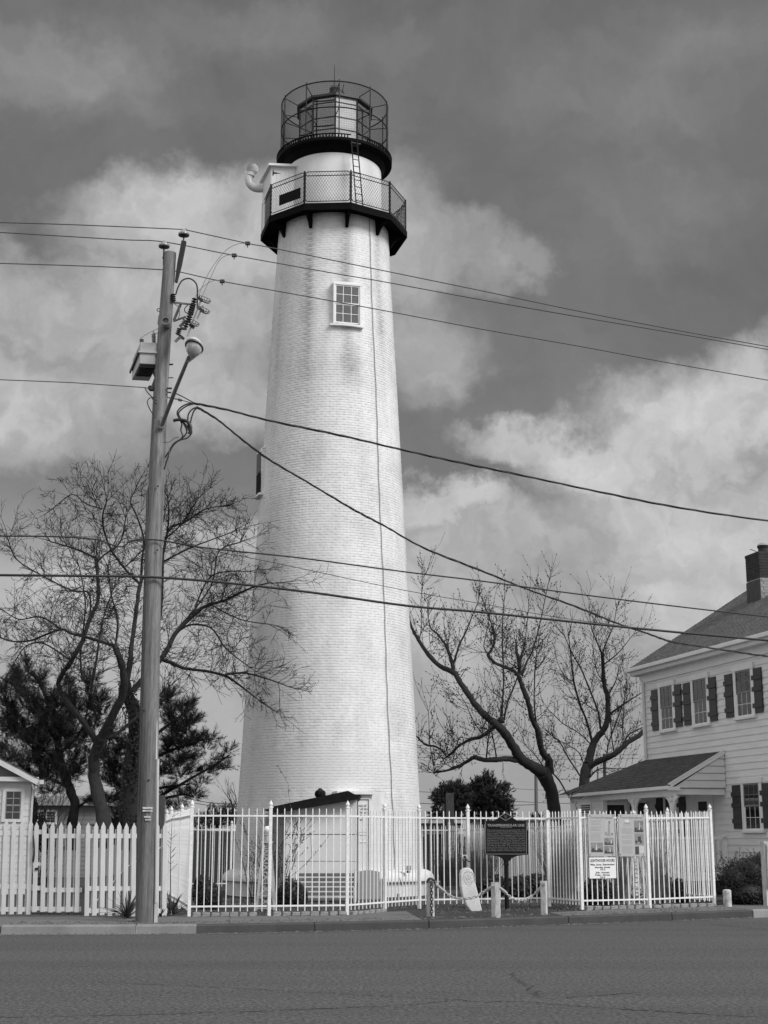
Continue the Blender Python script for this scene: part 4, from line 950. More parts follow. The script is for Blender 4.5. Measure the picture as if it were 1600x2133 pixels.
# neutral hardware
nh = thing('spool_rack', 'dark clevis and spool insulators clamped across the utility pole', 'line hardware', PP(345, 810, -.1))
mb = MB(); mb.bar(PP(313, 811, 0), PP(345, 811, 0), .05, .07); mb.lathe([(0, 0), (.05, 0), (.05, .08), (0, .08)], PP(314, 810, .04), 12, axis=(0, -1, 0)); mb.bar(PP(316, 812, -.05), PP(324, 790, -.05), .06, .05); mb.build('clevis', M_hwd, nh)['kind'] = 'stuff'
mb = MB(); mb.bar(PP(348, 809, -.1), PP(358, 809, -.1), .04, .03); mb.bar(PP(349, 817, -.1), PP(357, 818, -.1), .04, .02); mb.build('clevis', M_hwd, nh)['kind'] = 'stuff'
mb = MB(); mb.bar(PP(350, 828, -.1), PP(372, 832, -.2), .025, .025); mb.build('strain_rod', M_hw, nh); fins(PP(371, 832, -.2), PP(379, 834.5, -.2), .035, 3, m=M_hwd)
mb = MB(); mb.tube([PP(379, 834, -.2), PP(402, 840, -.2)], .008, 4); mb.tube([PP(363, 818, -.2), PP(380, 826, -.2), PP(402, 838, -.2)], .012, 5); mb.build('dead_end_grip', M_wire, nh)['kind'] = 'stuff'

# ------------------------------------------------------------------ overhead wires along the road
WS = 0.30
def onw(px, py, Y0=PD, X0=-4.42, m=WS):
    d = ray(px, py); t = (Y0 - m * X0) / (d.y - m * d.x); return Vector((0, 0, EYE)) + d * t
def wire(label, pts, r_, m=M_wire, Y0=PD, slope=WS, n_=10, cat='overhead wire', grp='wires strung along the road'):
    w = spline([onw(x, y, Y0, -4.42, slope) for x, y in pts], n_)
    a = w[0] + (w[0] - w[1]).normalized() * 30; z = w[-1] + (w[-1] - w[-2]).normalized() * 30
    mb = MB(); mb.tube([a] + w + [z], r_, 6); o = solo(mb, 'overhead_wire', m, label, cat, loc=w[len(w) // 2]); o['group'] = grp; return w
wire('topmost power line over the tall insulator arm', [(0, 463.5), (150, 468), (372, 477.5), (392, 480), (516, 507), (575, 518), (800, 564), (1000, 605), (1200, 647), (1400, 686), (1600, 722)], .0105, Y0=PD - .12, m=M_dwire)
wire('second power line resting on the lower white insulator', [(0, 484), (250, 499), (342, 504), (488, 532), (700, 570), (800, 587), (1000, 624), (1200, 659), (1400, 693), (1600, 728)], .0105, m=M_dwire)
wire('third power line passing behind the pole top below its insulators', [(0, 548.5), (200, 555), (340, 562), (372, 566), (463, 586), (620, 614), (800, 647), (1000, 685), (1200, 720), (1400, 757), (1600, 792)], .0105, Y0=PD + .3, m=M_dwire)
for (x, y, Y0) in ((516, 507, PD - .12), (488, 532, PD), (463, 586, PD + .3)):
    q = onw(x, y, Y0); c_ = thing('wire_clamp', {516: 'small dark tap clamp on the topmost power line', 488: 'small tap clamp on the second power line', 463: 'small tap clamp on the third power line nearest the pole'}[x], 'clamp', q, 'tap clamps on the power lines')
    mb = MB(); mb.box(q, (.10, .07, .06)); mb.build('clamp_body', M_hwd, c_); mb = MB(); mb.tube([q, q + Vector((0, 0, -.09))], .012, 5); mb.build('clamp_screw', M_hwd, c_)

mb = MB(); w_ = [onw(x, y) for x, y in ((-900, 757), (0, 791), (150, 797), (303, 807.5), (312, 810))]; mb.tube(w_, .010, 5); solo(mb, 'overhead_wire', M_dwire, 'thin neutral wire that ends on the pole below the transformer', 'overhead wire', loc=w_[2])['group'] = 'wires strung along the road'
wire('communication cable clamped to the pole above the thick one', [(0, 1116.5), (120, 1118), (200, 1124), (250, 1139), (275, 1126), (312, 1124), (345, 1127), (420, 1140), (520, 1151), (640, 1164), (850, 1192), (1000, 1210), (1200, 1237), (1400, 1262), (1600, 1285)], .0155, Y0=PD - .2)
wire('thick telephone cable, lowest of those crossing the picture', [(0, 1198), (200, 1200), (312, 1202), (450, 1212), (640, 1233), (850, 1262), (1000, 1275), (1200, 1296), (1400, 1316), (1600, 1334)], .026, Y0=PD - .22)
mb = MB(); w_ = spline([onw(x, y) for x, y in ((0, 1117), (180, 1118), (320, 1124))], 6); mb.tube(w_, .006, 4); solo(mb, 'overhead_wire', M_dwire, 'very thin wire taut above the communication cable left of the pole', 'overhead wire', loc=w_[3])
w_ = spline([onw(x, y) for x, y in ((340, 1127), (560, 1170), (830, 1227), (1000, 1257), (1150, 1284), (1290, 1303))], 8); mb = MB(); mb.tube(w_, .007, 4); solo(mb, 'overhead_wire', M_dwire, 'thin drop wire sloping down from the pole across the lower tower', 'overhead wire', loc=w_[10])
# twisted service drops
def bundle(label, P_, strands, rt, pitch, sag=0.0, loose=0.0):
    c = spline(P_, 12); b_ = thing('service_drop', label, 'service cable', c[len(c) // 2]); r_ = random.Random(len(c))
    for k in range(strands):
        pts = []
        for i, p in enumerate(c):
            ph = 2 * PI * (i / pitch) + k * 2 * PI / strands; am = .011 * (1 + loose * (.5 + .5 * math.sin(i * .21 + k)))
            pts.append(p + Vector((0, math.cos(ph) * am, math.sin(ph) * am)))
        MB().tube(pts, rt, 5).build('conductor', M_wire, b_)
DR = 38.0
def dpt(x, y, D): return at(x, y, D)
bundle('upper twisted black service cable drooping to the right edge', [onw(x, y) for x, y in ((403, 840), (470, 853), (560, 876), (700, 905), (833, 936), (960, 964), (1100, 993), (1250, 1025), (1400, 1055), (1600, 1085), (1900, 1120))], 3, .0125, 13.0, loose=.5)
def hd_(i, n_, x, y): t = (x - 410) / 1190.0; return at(x, y, PD - .2 + t * 10.5)
pts = ((410, 848), (450, 872), (500, 912), (560, 957), (640, 1004), (730, 1058), (800, 1095), (880, 1140), (1000, 1188), (1100, 1228), (1200, 1264), (1290, 1300), (1350, 1320), (1400, 1337), (1470, 1348), (1560, 1362), (1640, 1372))
bundle('lower twisted black service cable running down to the clapboard house', [hd_(0, 0, x, y) for x, y in pts], 3, .0115, 12.0, loose=.8)
# ------------------------------------------------------------------ clapboard house on the right
KS = 1.19; CE = Vector((0, 0, EYE))
HO = Vector((7.35, 42.0, 0)); HU = Vector((.2517, -.968, 0)); HN = Vector((-.968, -.2517, 0)); HZ = Vector((0, 0, 1))
def hp(u, d, z): p = HO + HU * u + HN * d + HZ * z; return CE + (p - CE) * KS
G0 = EYE - (EYE - .12) / KS     # house coordinate that lands on the ground
M_sid = mat('white_clapboard', 0.76, 0.6, 0.05, 1.5, vec=(1, 1, 4), var2=.04)
M_htrim = mat('house_trim', 0.80, 0.5, 0.04, 3); M_shut = mat('dark_shutter', 0.03, 0.55, .15, 4)
M_hroof = mat('asphalt_shingles', 0.12, 0.9, .35, 3.5, bump=.5, bscale=30, var2=.45, scale2=14, vec=(1, 1, 2.5)); M_proof = mat('porch_shingles', 0.062, 0.9, .35, 3.5, bump=.5, bscale=30, var2=.45, scale2=14, vec=(1, 1, 2.5))
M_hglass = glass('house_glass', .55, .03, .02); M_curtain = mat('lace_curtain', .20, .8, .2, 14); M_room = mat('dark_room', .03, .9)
house = thing('clapboard_house', 'two-storey white clapboard house with dark shutters, shingled roof and open front porch', 'house', hp(4, -2, G0))
def hbox(mb, u0, u1, d0, d1, z0, z1):
    o = hp(u0, d0, z0); return mb.par(o, hp(u1, d0, z0) - o, hp(u0, d1, z0) - o, hp(u0, d0, z1) - o)
def hb(name, u0, u1, d0, d1, z0, z1, m, parent=None, bevel=0.0, label=None): return hbox(MB(), u0, u1, d0, d1, z0, z1).build(name, m, parent or house, bevel=bevel, label=label)
UE = 9.6; ZE = 6.26
hb('wall', .42, UE, -7.3, -.02, G0, ZE, M_sid)
# boards: lap siding, one object each
ex = .165; z = G0; i = 0
sb = None
while z < ZE - .1:
    if 3.84 > z or True:
        o = hp(.45, 0, z); mb = MB(); a, c = hp(.45, .006, z + ex), hp(UE, .006, z + ex); e, f_ = hp(UE, .024, z), hp(.45, .024, z)
        mb.add([f_, e, c, a, hp(.45, 0, z), hp(UE, 0, z), hp(UE, 0, z + ex), hp(.45, 0, z + ex)], [(0, 1, 2, 3), (0, 4, 5, 1), (0, 3, 7, 4), (1, 5, 6, 2)])
        mb.build('siding_board', M_sid, house)
    z += ex
hb('corner_board', .40, .53, -.12, .03, G0, ZE, M_htrim, bevel=.004); hb('downpipe', .53, .59, .03, .10, 3.9, 6.1, M_htrim)
hb('frieze', .40, UE, .025, .06, ZE - .22, ZE, M_htrim)
hb('soffit', .28, UE, -.1, .30, ZE, ZE + .04, M_htrim); hb('eave_board', .26, UE, .27, .31, ZE + .03, ZE + .20, M_htrim); hb('gutter', .24, UE, .31, .42, ZE + .10, ZE + .21, M_htrim, bevel=.02)
hb('gable_return', .26, .38, -.6, .30, ZE - .02, ZE + .18, M_htrim)
# main roof, stepped courses
zr0, zr1, s1 = ZE + .20, 8.99, 3.65
def roof(name, A, B, C_, D_, n_, m, th=.012):   # A-B eave, D-C ridge
    mb = MB(); nn = (B - A).cross(D_ - A).normalized(); nn = nn if nn.z > 0 else -nn
    for k in range(n_):
        t0, t1 = k / n_, (k + 1) / n_; p, q = A.lerp(D_, t0), B.lerp(C_, t0); r_, s_ = B.lerp(C_, t1), A.lerp(D_, t1)
        mb.add([p + nn * th, q + nn * th, r_ + nn * .002, s_ + nn * .002, p, q], [(0, 1, 2, 3), (0, 4, 5, 1)])
    return mb.build(name, m, house, kind='stuff', fix=False)
rf = hb('roof', .28, UE, -.2, -.22, zr0 - .02, zr0, M_hroof)
roof('shingle_courses', hp(.25, .40, zr0 - .02), hp(UE, .40, zr0 - .02), hp(UE, -s1, zr1), hp(.25, -s1, zr1), 44, M_hroof)
roof('shingle_courses', hp(.25, -7.7, zr0 - .02), hp(UE, -7.7, zr0 - .02), hp(UE, -s1, zr1), hp(.25, -s1, zr1), 10, M_hroof)
mb = MB(); mb.prism([hp(.42, -.05, ZE), hp(.42, -7.25, ZE), hp(.42, -s1, zr1 - .1)], (hp(.12, 0, 0) - hp(0, 0, 0))); mb.build('gable_wall', M_sid, house)
mb = MB(); mb.bar(hp(.26, .38, zr0 - .08), hp(.26, -s1, zr1 - .06), .03, .16); mb.build('rake_board', M_htrim, house)
# chimney
M_chim = mat('sooty_brick', .035, .9, .35, 5, bump=.5, bscale=25); M_chw = mat('limewashed_brick', .30, .85, .15, 5, bump=.4, bscale=20); M_chl = mat('chimney_shaded_side', .045, .7, .3, 2, vec=(3, 3, .6))
chim = hb('chimney', 2.72, 3.46, -3.15, -2.25, 7.2, 8.72, M_chw)
for k in range(14):
    z0 = 7.55 + k * .083
    for j in range(4): hb('brick', 3.46, 3.475, -2.27 - (j + .06) * .22 - (.0 if k % 2 else .05), -2.27 - (j + .94) * .22 + (.0 if k % 2 else -.0), z0, z0 + .072, M_chw, chim)
for k in range(8):
    z0 = 8.72 + k * .083; hb('brick_course', 2.70, 3.47, -3.17, -2.24, z0 + .006, z0 + .079, M_chim, chim); 
hb('chimney_core', 2.71, 3.46, -3.16, -2.25, 8.72, 9.38, M_chim, chim)
hb('chimney_cap', 2.69, 3.48, -3.18, -2.23, 9.385, 9.46, M_chim, chim)
hb('shaded_face', 2.70, 3.455, -2.25, -2.225, 7.6, 8.68, M_chl, chim)  # added dark sheet paints the shade on the chimney's left face
mb = MB(); mb.lathe([(.17, 0), (.17, .22), (.20, .25), (.20, .28)], hp(3.0, -2.65, 9.46), 14); mb.build('flue', M_chim, chim, smooth=True)
mb = MB(); mb.lathe([(.20, 0), (.14, .07), (0, .12)], hp(3.0, -2.65, 9.72), 12); mb.build('flue_cap', mat('tin', .3, .4), chim, smooth=True)
mb = MB(); mb.tube(spline([hp(2.9, -2.5, 9.56), hp(2.8, -2.45, 9.62), hp(2.72, -2.4, 9.66)], 4), .012, 4); mb.build('loose_wire', M_wire, chim)
# windows with shutters
def hwin(c, z0, z1, hw=.38, curtain=True, sh=True, lab=None, lower_dark=False):
    w = link('window', None, house, wpos=hp(c, 0, z0))
    def pb_(name, u0, u1, d0, d1, a, e, m, bevel=.0): return hb(name, u0, u1, d0, d1, a, e, m, w, bevel)
    cw = .13
    pb_('casing', c - hw - cw, c - hw, .0, .06, z0 - .12, z1 + .16, M_htrim, .004); pb_('casing', c + hw, c + hw + cw, .0, .06, z0 - .12, z1 + .16, M_htrim, .004); pb_('head', c - hw - cw - .03, c + hw + cw + .03, .0, .075, z1 + .05, z1 + .19, M_htrim, .004); pb_('sill', c - hw - cw - .03, c + hw + cw + .03, .0, .11, z0 - .16, z0 - .10, M_htrim, .004)
    pb_('recess', c - hw, c + hw, .026, .030, z0 - .1, z1 + .05, M_room)
    zm = (z0 + z1) / 2
    for lo, hi, d in ((z0 - .1, zm + .02, .038), (zm - .02, z1 + .05, .046)):
        mb = MB(); fw = .04
        hbox(mb, c - hw, c + hw, d, d + .014, lo, lo + fw); hbox(mb, c - hw, c + hw, d, d + .014, hi - fw, hi); hbox(mb, c - hw, c - hw + fw, d, d + .013, lo + fw, hi - fw); hbox(mb, c + hw - fw, c + hw, d, d + .013, lo + fw, hi - fw)
        for q in (1 / 3, 2 / 3): hbox(mb, c - hw + 2 * hw * q - .006, c - hw + 2 * hw * q + .006, d + .001, d + .010, lo + fw, hi - fw)
        hbox(mb, c - hw + fw, c + hw - fw, d + .0005, d + .0095, (lo + hi) / 2 - .006, (lo + hi) / 2 + .006)
        mb.build('sash', M_htrim if d < .04 else mat('storm_glass_sash', .20, .6), w)  # upper sash coloured darker, as seen behind storm glass
        for qa in range(3):
            for qb in range(2):
                ua = c - hw + fw + (2 * hw - 2 * fw) * qa / 3; za = lo + fw + (hi - lo - 2 * fw) * qb / 2
                pb_('pane', ua, ua + (2 * hw - 2 * fw) / 3, d + .002, d + .004, za, za + (hi - lo - 2 * fw) / 2, M_hglass)
    if curtain:
        for (ua, ub) in ((c - hw + .02, c - .10), (c + .06, c + hw - .02)): pb_('curtain', ua, ub, .031, .034, z0 - .08, zm + .05 if not lower_dark else zm, M_curtain)
        if not lower_dark: pb_('blind', c - hw + .01, c + hw - .01, .031, .035, zm + .06, z1 + .04, mat('grey_blind', .055, .8))
        else: pb_('blind', c - hw + .01, c + hw - .01, .031, .035, zm + .03, z1 + .04, mat('grey_blind', .12, .8))
    if sh:
        for ua, ub in ((c - hw - .60, c - hw - .17), (c + hw + .08, c + hw + .51)):
            s_ = pb_('shutter', ua, ub, .025, .05, z0 - .06, z1 + .03, M_shut, .002)
            for zz in (z0 + .10, zm, z1 - .22): hb('batten', ua - .02, ub + .02, .05, .075, zz - .03, zz + .08, M_shut, s_)
    return w
hwin(2.03, 4.70, 5.75); hwin(4.04, 4.70, 5.74); hwin(6.40, 4.72, 5.72, lower_dark=True); hwin(8.7, 4.72, 5.72)
hwin(6.50, 1.98, 2.95, curtain=False)
hwin(2.03, 1.75, 2.75, hw=.34)
hb('door', 3.55, 4.35, .025, .05, .95, 2.78, M_htrim); hb('door_window', 3.67, 4.15, .05, .06, 2.15, 2.62, M_room); hb('door_frame', 3.45, 3.55, .025, .08, .95, 2.88, M_htrim); hb('door_frame', 4.35, 4.45, .025, .08, .95, 2.88, M_htrim)
# porch: floor, enclosed room, posts, roof, rail
PF = .86; d1 = 1.42
porch = link('porch', None, house, wpos=hp(2.5, 1, PF))
def pb(name, *a, **k): return hb(name, *a, parent=porch, **k)
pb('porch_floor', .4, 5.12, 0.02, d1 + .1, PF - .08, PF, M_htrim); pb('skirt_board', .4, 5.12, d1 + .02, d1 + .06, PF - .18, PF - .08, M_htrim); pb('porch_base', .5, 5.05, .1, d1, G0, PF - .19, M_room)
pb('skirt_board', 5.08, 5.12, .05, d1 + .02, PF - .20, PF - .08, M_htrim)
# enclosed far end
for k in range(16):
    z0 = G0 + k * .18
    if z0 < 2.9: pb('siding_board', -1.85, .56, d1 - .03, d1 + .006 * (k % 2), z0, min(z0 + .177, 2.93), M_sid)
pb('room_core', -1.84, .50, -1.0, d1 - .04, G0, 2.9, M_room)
pb('room_window', -.98, -.24, d1, d1 + .03, 2.36, 2.68, M_htrim); 
for k in range(4): pb('louvre', -.93, -.29, d1 + .02, d1 + .045, 2.40 + k * .062, 2.44 + k * .062, M_shut)
pb('corner_board', .50, .64, d1 - .10, d1 + .03, PF, 2.88, M_htrim, bevel=.003)
pb('side_wall', .52, .56, .02, d1 - .1, PF, 2.88, M_sid); pb('doorway', .56, .575, .78, 1.30, PF, 2.60, M_room); pb('door_frame', .56, .60, .70, .78, PF, 2.68, M_htrim); pb('door_frame', .56, .60, .78, 1.30, 2.60, 2.68, M_htrim); pb('dark_plate', .56, .58, .08, .60, 1.3, 2.66, M_shut)
pb('beam', .5, 5.12, d1 - .06, d1 + .06, 2.72, 2.93, M_htrim); pb('beam', 5.02, 5.12, .03, d1 - .06, 2.76, 2.93, M_htrim)
for u_ in (2.70, 4.99):
    po = link('porch_post', None, house, wpos=hp(u_, d1, PF)); hb('post_shaft', u_ - .06, u_ + .06, d1 - .06, d1 + .06, PF, 2.74, M_htrim, po, .004)
    hb('post_capital', u_ - .09, u_ + .09, d1 - .09, d1 + .09, 2.60, 2.66, M_htrim, po, .004)
    for sg in (-1, 1):
        mb = MB(); mb.prism([hp(u_ + sg * .06, d1 - .025, 2.28), hp(u_ + sg * .06, d1 - .025, 2.72), hp(u_ + sg * .42, d1 - .025, 2.72), hp(u_ + sg * .22, d1 - .025, 2.62), hp(u_ + sg * .12, d1 - .025, 2.48)], hp(0, .05, 0) - hp(0, 0, 0)); mb.build('post_bracket', M_htrim, po)
# porch roof with hipped far end
e0, e1 = hp(5.22, 1.60, 2.98), hp(-2.3, 1.62, 2.95); t0, t1 = hp(5.22, 0.03, 3.85), hp(.45, .03, 3.86)
roof('porch_shingles', e0, e1, t1, t0, 16, M_proof)
e2 = hp(-2.3, -1.6, 2.96); roof('porch_shingles', e1, e2, hp(.45, -.2, 3.86), t1, 12, M_proof)
roof('porch_shingles', hp(-2.0, -1.6, 2.96), hp(0, -2, 2.96), hp(0, -1.5, 3.8), hp(0, -.2, 3.86), 6, M_proof)
mb = MB(); mb.bar(e0 - HZ * .06 + HN * .02, e1 - HZ * .06 + HN * .02, .05, .10); mb.build('porch_gutter', M_htrim, house)
mb = MB(); mb.bar(e0 + HZ * .0, e1 + HZ * .0, .07, .03); mb.build('drip_edge', M_black, house)
pb('porch_ceiling', -1.8, 5.12, .03, 1.55, 2.90, 2.93, M_htrim)
mb = MB(); mb.prism([hp(5.14, .03, 2.93), hp(5.14, 1.45, 2.93), hp(5.14, .03, 3.76)], hp(.04, 0, 0) - hp(0, 0, 0)); mb.build('porch_gable', M_sid, house)
for k in range(1, 5):
    z0 = 2.93 + k * .18; dd_ = 1.42 * (1 - (k * .18) / .84)
    if dd_ > .1: hb('joint_shadow_strip', 5.18, 5.186 + .004, .03, dd_, z0 - .006, z0 + .008, mat('joint_shadow_gap', .2, .9))  # thin grey strips paint the shadow lines of the board joints
mb = MB(); mb.bar(hp(5.20, 1.60, 2.97), hp(5.20, 0.03, 3.83), .04, .13); mb.build('rake_board', M_htrim, house)
hb('gable_return', 5.10, 5.22, 1.30, 1.62, 2.86, 2.95, M_htrim)
hb('handrail', 5.02, 5.10, .05, d1, 1.66, 1.73, M_htrim); hb('bottom_rail', 5.03, 5.09, .05, d1, .98, 1.03, M_htrim)
for k in range(10): hb('baluster', 5.04, 5.08, .10 + k * .135, .145 + k * .135, 1.03, 1.66, M_htrim)
hb('rail_post', 5.0, 5.1, .02, .12, PF, 1.78, M_htrim)
hb('handrail', 2.76, 4.93, d1 - .04, d1 + .04, 1.66, 1.73, M_htrim)
for k in range(14): hb('baluster', 2.86 + k * .15, 2.905 + k * .15, d1 - .02, d1 + .02, PF, 1.66, M_htrim)

# ------------------------------------------------------------------ small white building and grey house on the left
def frame_building(name, label, X0, X1, Y, depth, zb_, ze, zrg, m, mroof, ridge=None, board=.19, wins=(), cat='building', ov=.25):
    o = thing(name, label, cat, (X1, Y, zb_)); rx = (X0 + X1) / 2 if ridge is None else ridge
    mb = MB(); mb.par((X0, Y + .03, zb_), (X1 - X0, 0, 0), (0, depth, 0), (0, 0, ze - zb_)); mb.build('wall', m, o)
    z = zb_
    while z < ze - .02:
        mb = MB(); h_ = min(board, ze - z); mb.add([(X0, Y - .002, z), (X1, Y - .002, z), (X1, Y + .015, z + h_), (X0, Y + .015, z + h_), (X0, Y + .03, z), (X1, Y + .03, z), (X1, Y + .03, z + h_), (X0, Y + .03, z + h_)], [(0, 1, 2, 3), (0, 4, 5, 1), (1, 5, 6, 2), (0, 3, 7, 4)]); mb.build('siding_board', m, o); z += board
    for (x0, x1, z0, z1) in wins:
        w = link('window', None, o, wpos=(x0, Y, z0)); cw = .09
        for nm, a in (('casing', (x0 - cw, x0, z0 - cw, z1 + cw)), ('casing', (x1, x1 + cw, z0 - cw, z1 + cw)), ('head', (x0, x1, z1, z1 + cw)), ('sill', (x0, x1, z0 - cw, z0))):
            mb = MB(); mb.par((a[0], Y - .05, a[2]), (a[1] - a[0], 0, 0), (0, .06, 0), (0, 0, a[3] - a[2])); mb.build(nm, M_htrim, w)
        mb = MB(); mb.par((x0, Y - .010, z0), (x1 - x0, 0, 0), (0, .006, 0), (0, 0, z1 - z0)); mb.build('recess', M_room, w)
        mb = MB(); xm = (x0 + x1) / 2; zm = (z0 + z1) / 2; g_ = .012
        for (a, c_, e, f_) in ((xm - g_, xm + g_, z0, z1), (x0, x1, zm - .02, zm + .02), (x0, x1, (z0 + zm) / 2 - g_, (z0 + zm) / 2 + g_), (x0, x1, (z1 + zm) / 2 - g_, (z1 + zm) / 2 + g_), (x0, x0 + .03, z0, z1), (x1 - .03, x1, z0, z1)): mb.par((a, Y - .030, e), (c_ - a, 0, 0), (0, .012, 0), (0, 0, f_ - e))
        mb.build('sash', mat('grey_sash', .35, .6), w)
        mb = MB(); mb.par((x0, Y - .016, z0), (x1 - x0, 0, 0), (0, .003, 0), (0, 0, z1 - z0)); mb.build('pane', M_hglass, w)
    return o, rx
x0, x1 = at(-190, 1700, 44).x, at(62, 1700, 44).x; ze = at(40, 1627, 44).z
wl_ = [(at(11.5, 1700, 44).x, at(43, 1700, 44).x, at(20, 1706, 44).z, at(20, 1649, 44).z)]
ob, _ = frame_building('white_outbuilding', 'small white sided building with a pale-trimmed gable at the left edge of the picture', x0, x1, 44, 5, .05, ze, 0, M_sid, M_hroof, wins=wl_, cat='building')
ex_, rx_ = at(77, 1632, 43.6), at(-150, 1510, 43.6); ex_.y = 43.6
lx = 2 * rx_.x - ex_.x
mb = MB(); mb.prism([(x0, 44.02, ze), (x1, 44.02, ze), (rx_.x, 44.02, rx_.z - .1)], (0, .1, 0)); mb.build('gable_wall', mat('dark_gable_shingle', .22, .8, .1, 3), ob)  # gable triangle faced in darker shingle
mb = MB(); mb.bar((ex_.x, 43.62, ex_.z), (rx_.x, 43.62, rx_.z), .04, .16); mb.bar((lx, 43.62, ex_.z), (rx_.x, 43.62, rx_.z), .04, .16); mb.build('rake_board', M_htrim, ob)['kind'] = 'stuff'
for sgn, px_ in ((1, ex_.x), (-1, lx)):
    mb = MB(); mb.prism([(px_ + .06 * sgn, 43.6, ex_.z + .03), (rx_.x, 43.6, rx_.z + .10), (rx_.x, 43.6, rx_.z + .16), (px_ + .06 * sgn, 43.6, ex_.z + .09)], (0, 5.8, 0)); mb.build('roof', M_hroof, ob)
mb = MB(); mb.par((x0, 43.72, ze - .02), (ex_.x - x0 - .05, 0, 0), (0, .3, 0), (0, 0, .13)); mb.build('soffit_board', M_htrim, ob)
mb = MB(); mb.box((ex_.x + .04, 46, ex_.z + .04), (.12, 5, .12)); mb.build('gutter', M_htrim, ob)
mb = MB(); mb.tube(spline([(ex_.x + .02, 43.9, ex_.z), (ex_.x - .12, 43.9, ex_.z - .2), (x1 + .05, 43.95, ex_.z - .35), (x1 + .05, 43.97, 1)], 4), .035, 6); mb.build('downpipe', M_sid, ob)
ob.rotation_euler = (0, 0, R(13.2))
Yg = 66
gx0, gx1 = at(60, 1700, Yg).x, at(205, 1700, Yg).x
M_gs = mat('grey_clapboard', .20, .7, .08, 2)
ob2, _ = frame_building('grey_house', 'low grey sided house with a pale window behind the left trees', gx0, gx1, Yg, 8, -.1, at(100, 1678, Yg).z, 0, M_gs, M_hroof, board=.2, wins=[(at(82, 1700, Yg).x, at(93, 1700, Yg).x, at(90, 1713, Yg).z, at(90, 1691, Yg).z), (at(96, 1700, Yg).x, at(115, 1700, Yg).x, at(90, 1713, Yg).z, at(90, 1691, Yg).z)], cat='house')
zg = at(100, 1678, Yg).z; mb = MB(); mb.prism([(gx0 - .4, Yg - .4, zg), (gx0 - .4, Yg + 4, zg + .55), (gx0 - .4, Yg + 8.4, zg)], (gx1 - gx0 + .8, 0, 0)); mb.build('roof', mat('pale_roof', .16, .8, .15, 2), ob2)
# ------------------------------------------------------------------ far buildings behind the fence
M_farw = mat('far_white_wall', .55, .7, .05, 1); M_farr = mat('far_grey_roof', .28, .8, .1, 1); M_fdk = mat('brown_board_fence', .035, .9, .3, 2, vec=(4, 4, .3))
def far_house(label, pxs, ytop, yeave, Yd, mw, mr, ridge_frac=.5, name='bungalow'):
    xa, xb = at(pxs[0], 1700, Yd).x, at(pxs[1], 1700, Yd).x; ze_ = at(800, yeave, Yd).z; zt = at(800, ytop, Yd).z; o = thing(name, label, 'house', ((xa + xb) / 2, Yd + 4, -.2), 'low houses beyond the yard')
    mb = MB(); mb.par((xa, Yd, -.2), (xb - xa, 0, 0), (0, 8, 0), (0, 0, ze_ + .2)); mb.build('wall', mw, o)
    mb = MB(); mb.prism([(xa - .4, Yd - .5, ze_), (xb + .4, Yd - .5, ze_), (xa + (xb - xa) * ridge_frac + .6, Yd + 4, zt), (xa + (xb - xa) * ridge_frac - .6, Yd + 4, zt)], (0, .02, 0)) if False else None
    A = [(xa - .4, Yd - .5, ze_), (xb + .4, Yd - .5, ze_), (xb + .4, Yd + 8.5, ze_), (xa - .4, Yd + 8.5, ze_), (xa + (xb - xa) * ridge_frac - (xb - xa) * .3, Yd + 4, zt), (xa + (xb - xa) * ridge_frac + (xb - xa) * .3, Yd + 4, zt)]
    MB().add(A, [(0, 1, 5, 4), (1, 2, 5), (2, 3, 4, 5), (3, 0, 4), (0, 3, 2, 1)]).build('roof', mr, o)
    mb = MB(); mb.bar((xa - .4, Yd - .52, ze_ + .02), (xb + .4, Yd - .52, ze_ + .02), .06, .2); mb.build('fascia', M_farw, o)
    for k in range(3):
        x_ = xa + (xb - xa) * (.2 + .27 * k); w = mb = MB(); mb.par((x_, Yd - .03, .9), (.9, 0, 0), (0, .04, 0), (0, 0, 1.0)); mb.build('window', M_room, o)
    return o
far_house('pale-roofed garage seen between the pickets left of the tower', (462, 540), 1706, 1731, 70, M_farw, M_farr, .9)
far_house('low grey-roofed house just right of the tower behind the fence', (868, 955), 1699, 1712, 84, mat('far_grey_wall', .25, .8), M_farr)
far_house('low white house behind the white board fence and marker sign', (985, 1190), 1694, 1706, 95, M_farw, M_farr)
def board_fence(label, pa, pc_, Da, Dc, ztop, m, w_=.15, zb_=-.05, kind='board_fence', gap=.012):
    a, c = at(pa, 1800, Da), at(pc_, 1800, Dc); a.z = c.z = zb_; o = thing(kind, label, 'fence', a.lerp(c, .5)); u = c - a; L = u.length; u.normalize(); n_ = int(L / w_); nn = Vector((u.y, -u.x, 0)); r_ = random.Random(n_)
    for k in range(min(n_, 290)):
        mb = MB() if k == 0 else None
        if mb:
            mb.box((w_ / 2, 0, .5), (w_ - gap, .02, 1.0)); me = mb.mesh('board', m)
        link('board', me, o, wpos=a + u * (k * w_) + nn * (.01 * (k % 2)), rot=(0, 0, math.atan2(u.y, u.x)), scale=(1, 1, ztop - zb_ + r_.uniform(-.01, .01)))
    for z_ in (.35, ztop - .3):
        mb = MB(); mb.bar(a + Vector((0, .05, z_)), c + Vector((0, .05, z_)), .04, .09); mb.build('rail', m, o)
    return o
board_fence('dark brown board fence left of the tower beyond the white metal fence', 322, 520, 55, 57, 1.95, M_fdk)
board_fence('dark brown board fence right of the tower beyond the white metal fence', 868, 975, 62, 61, 1.75, M_fdk)
board_fence('white board fence behind the black historical marker', 988, 1225, 56, 50, 1.9, mat('white_board_fence', .62, .6, .06, 3), w_=.16)

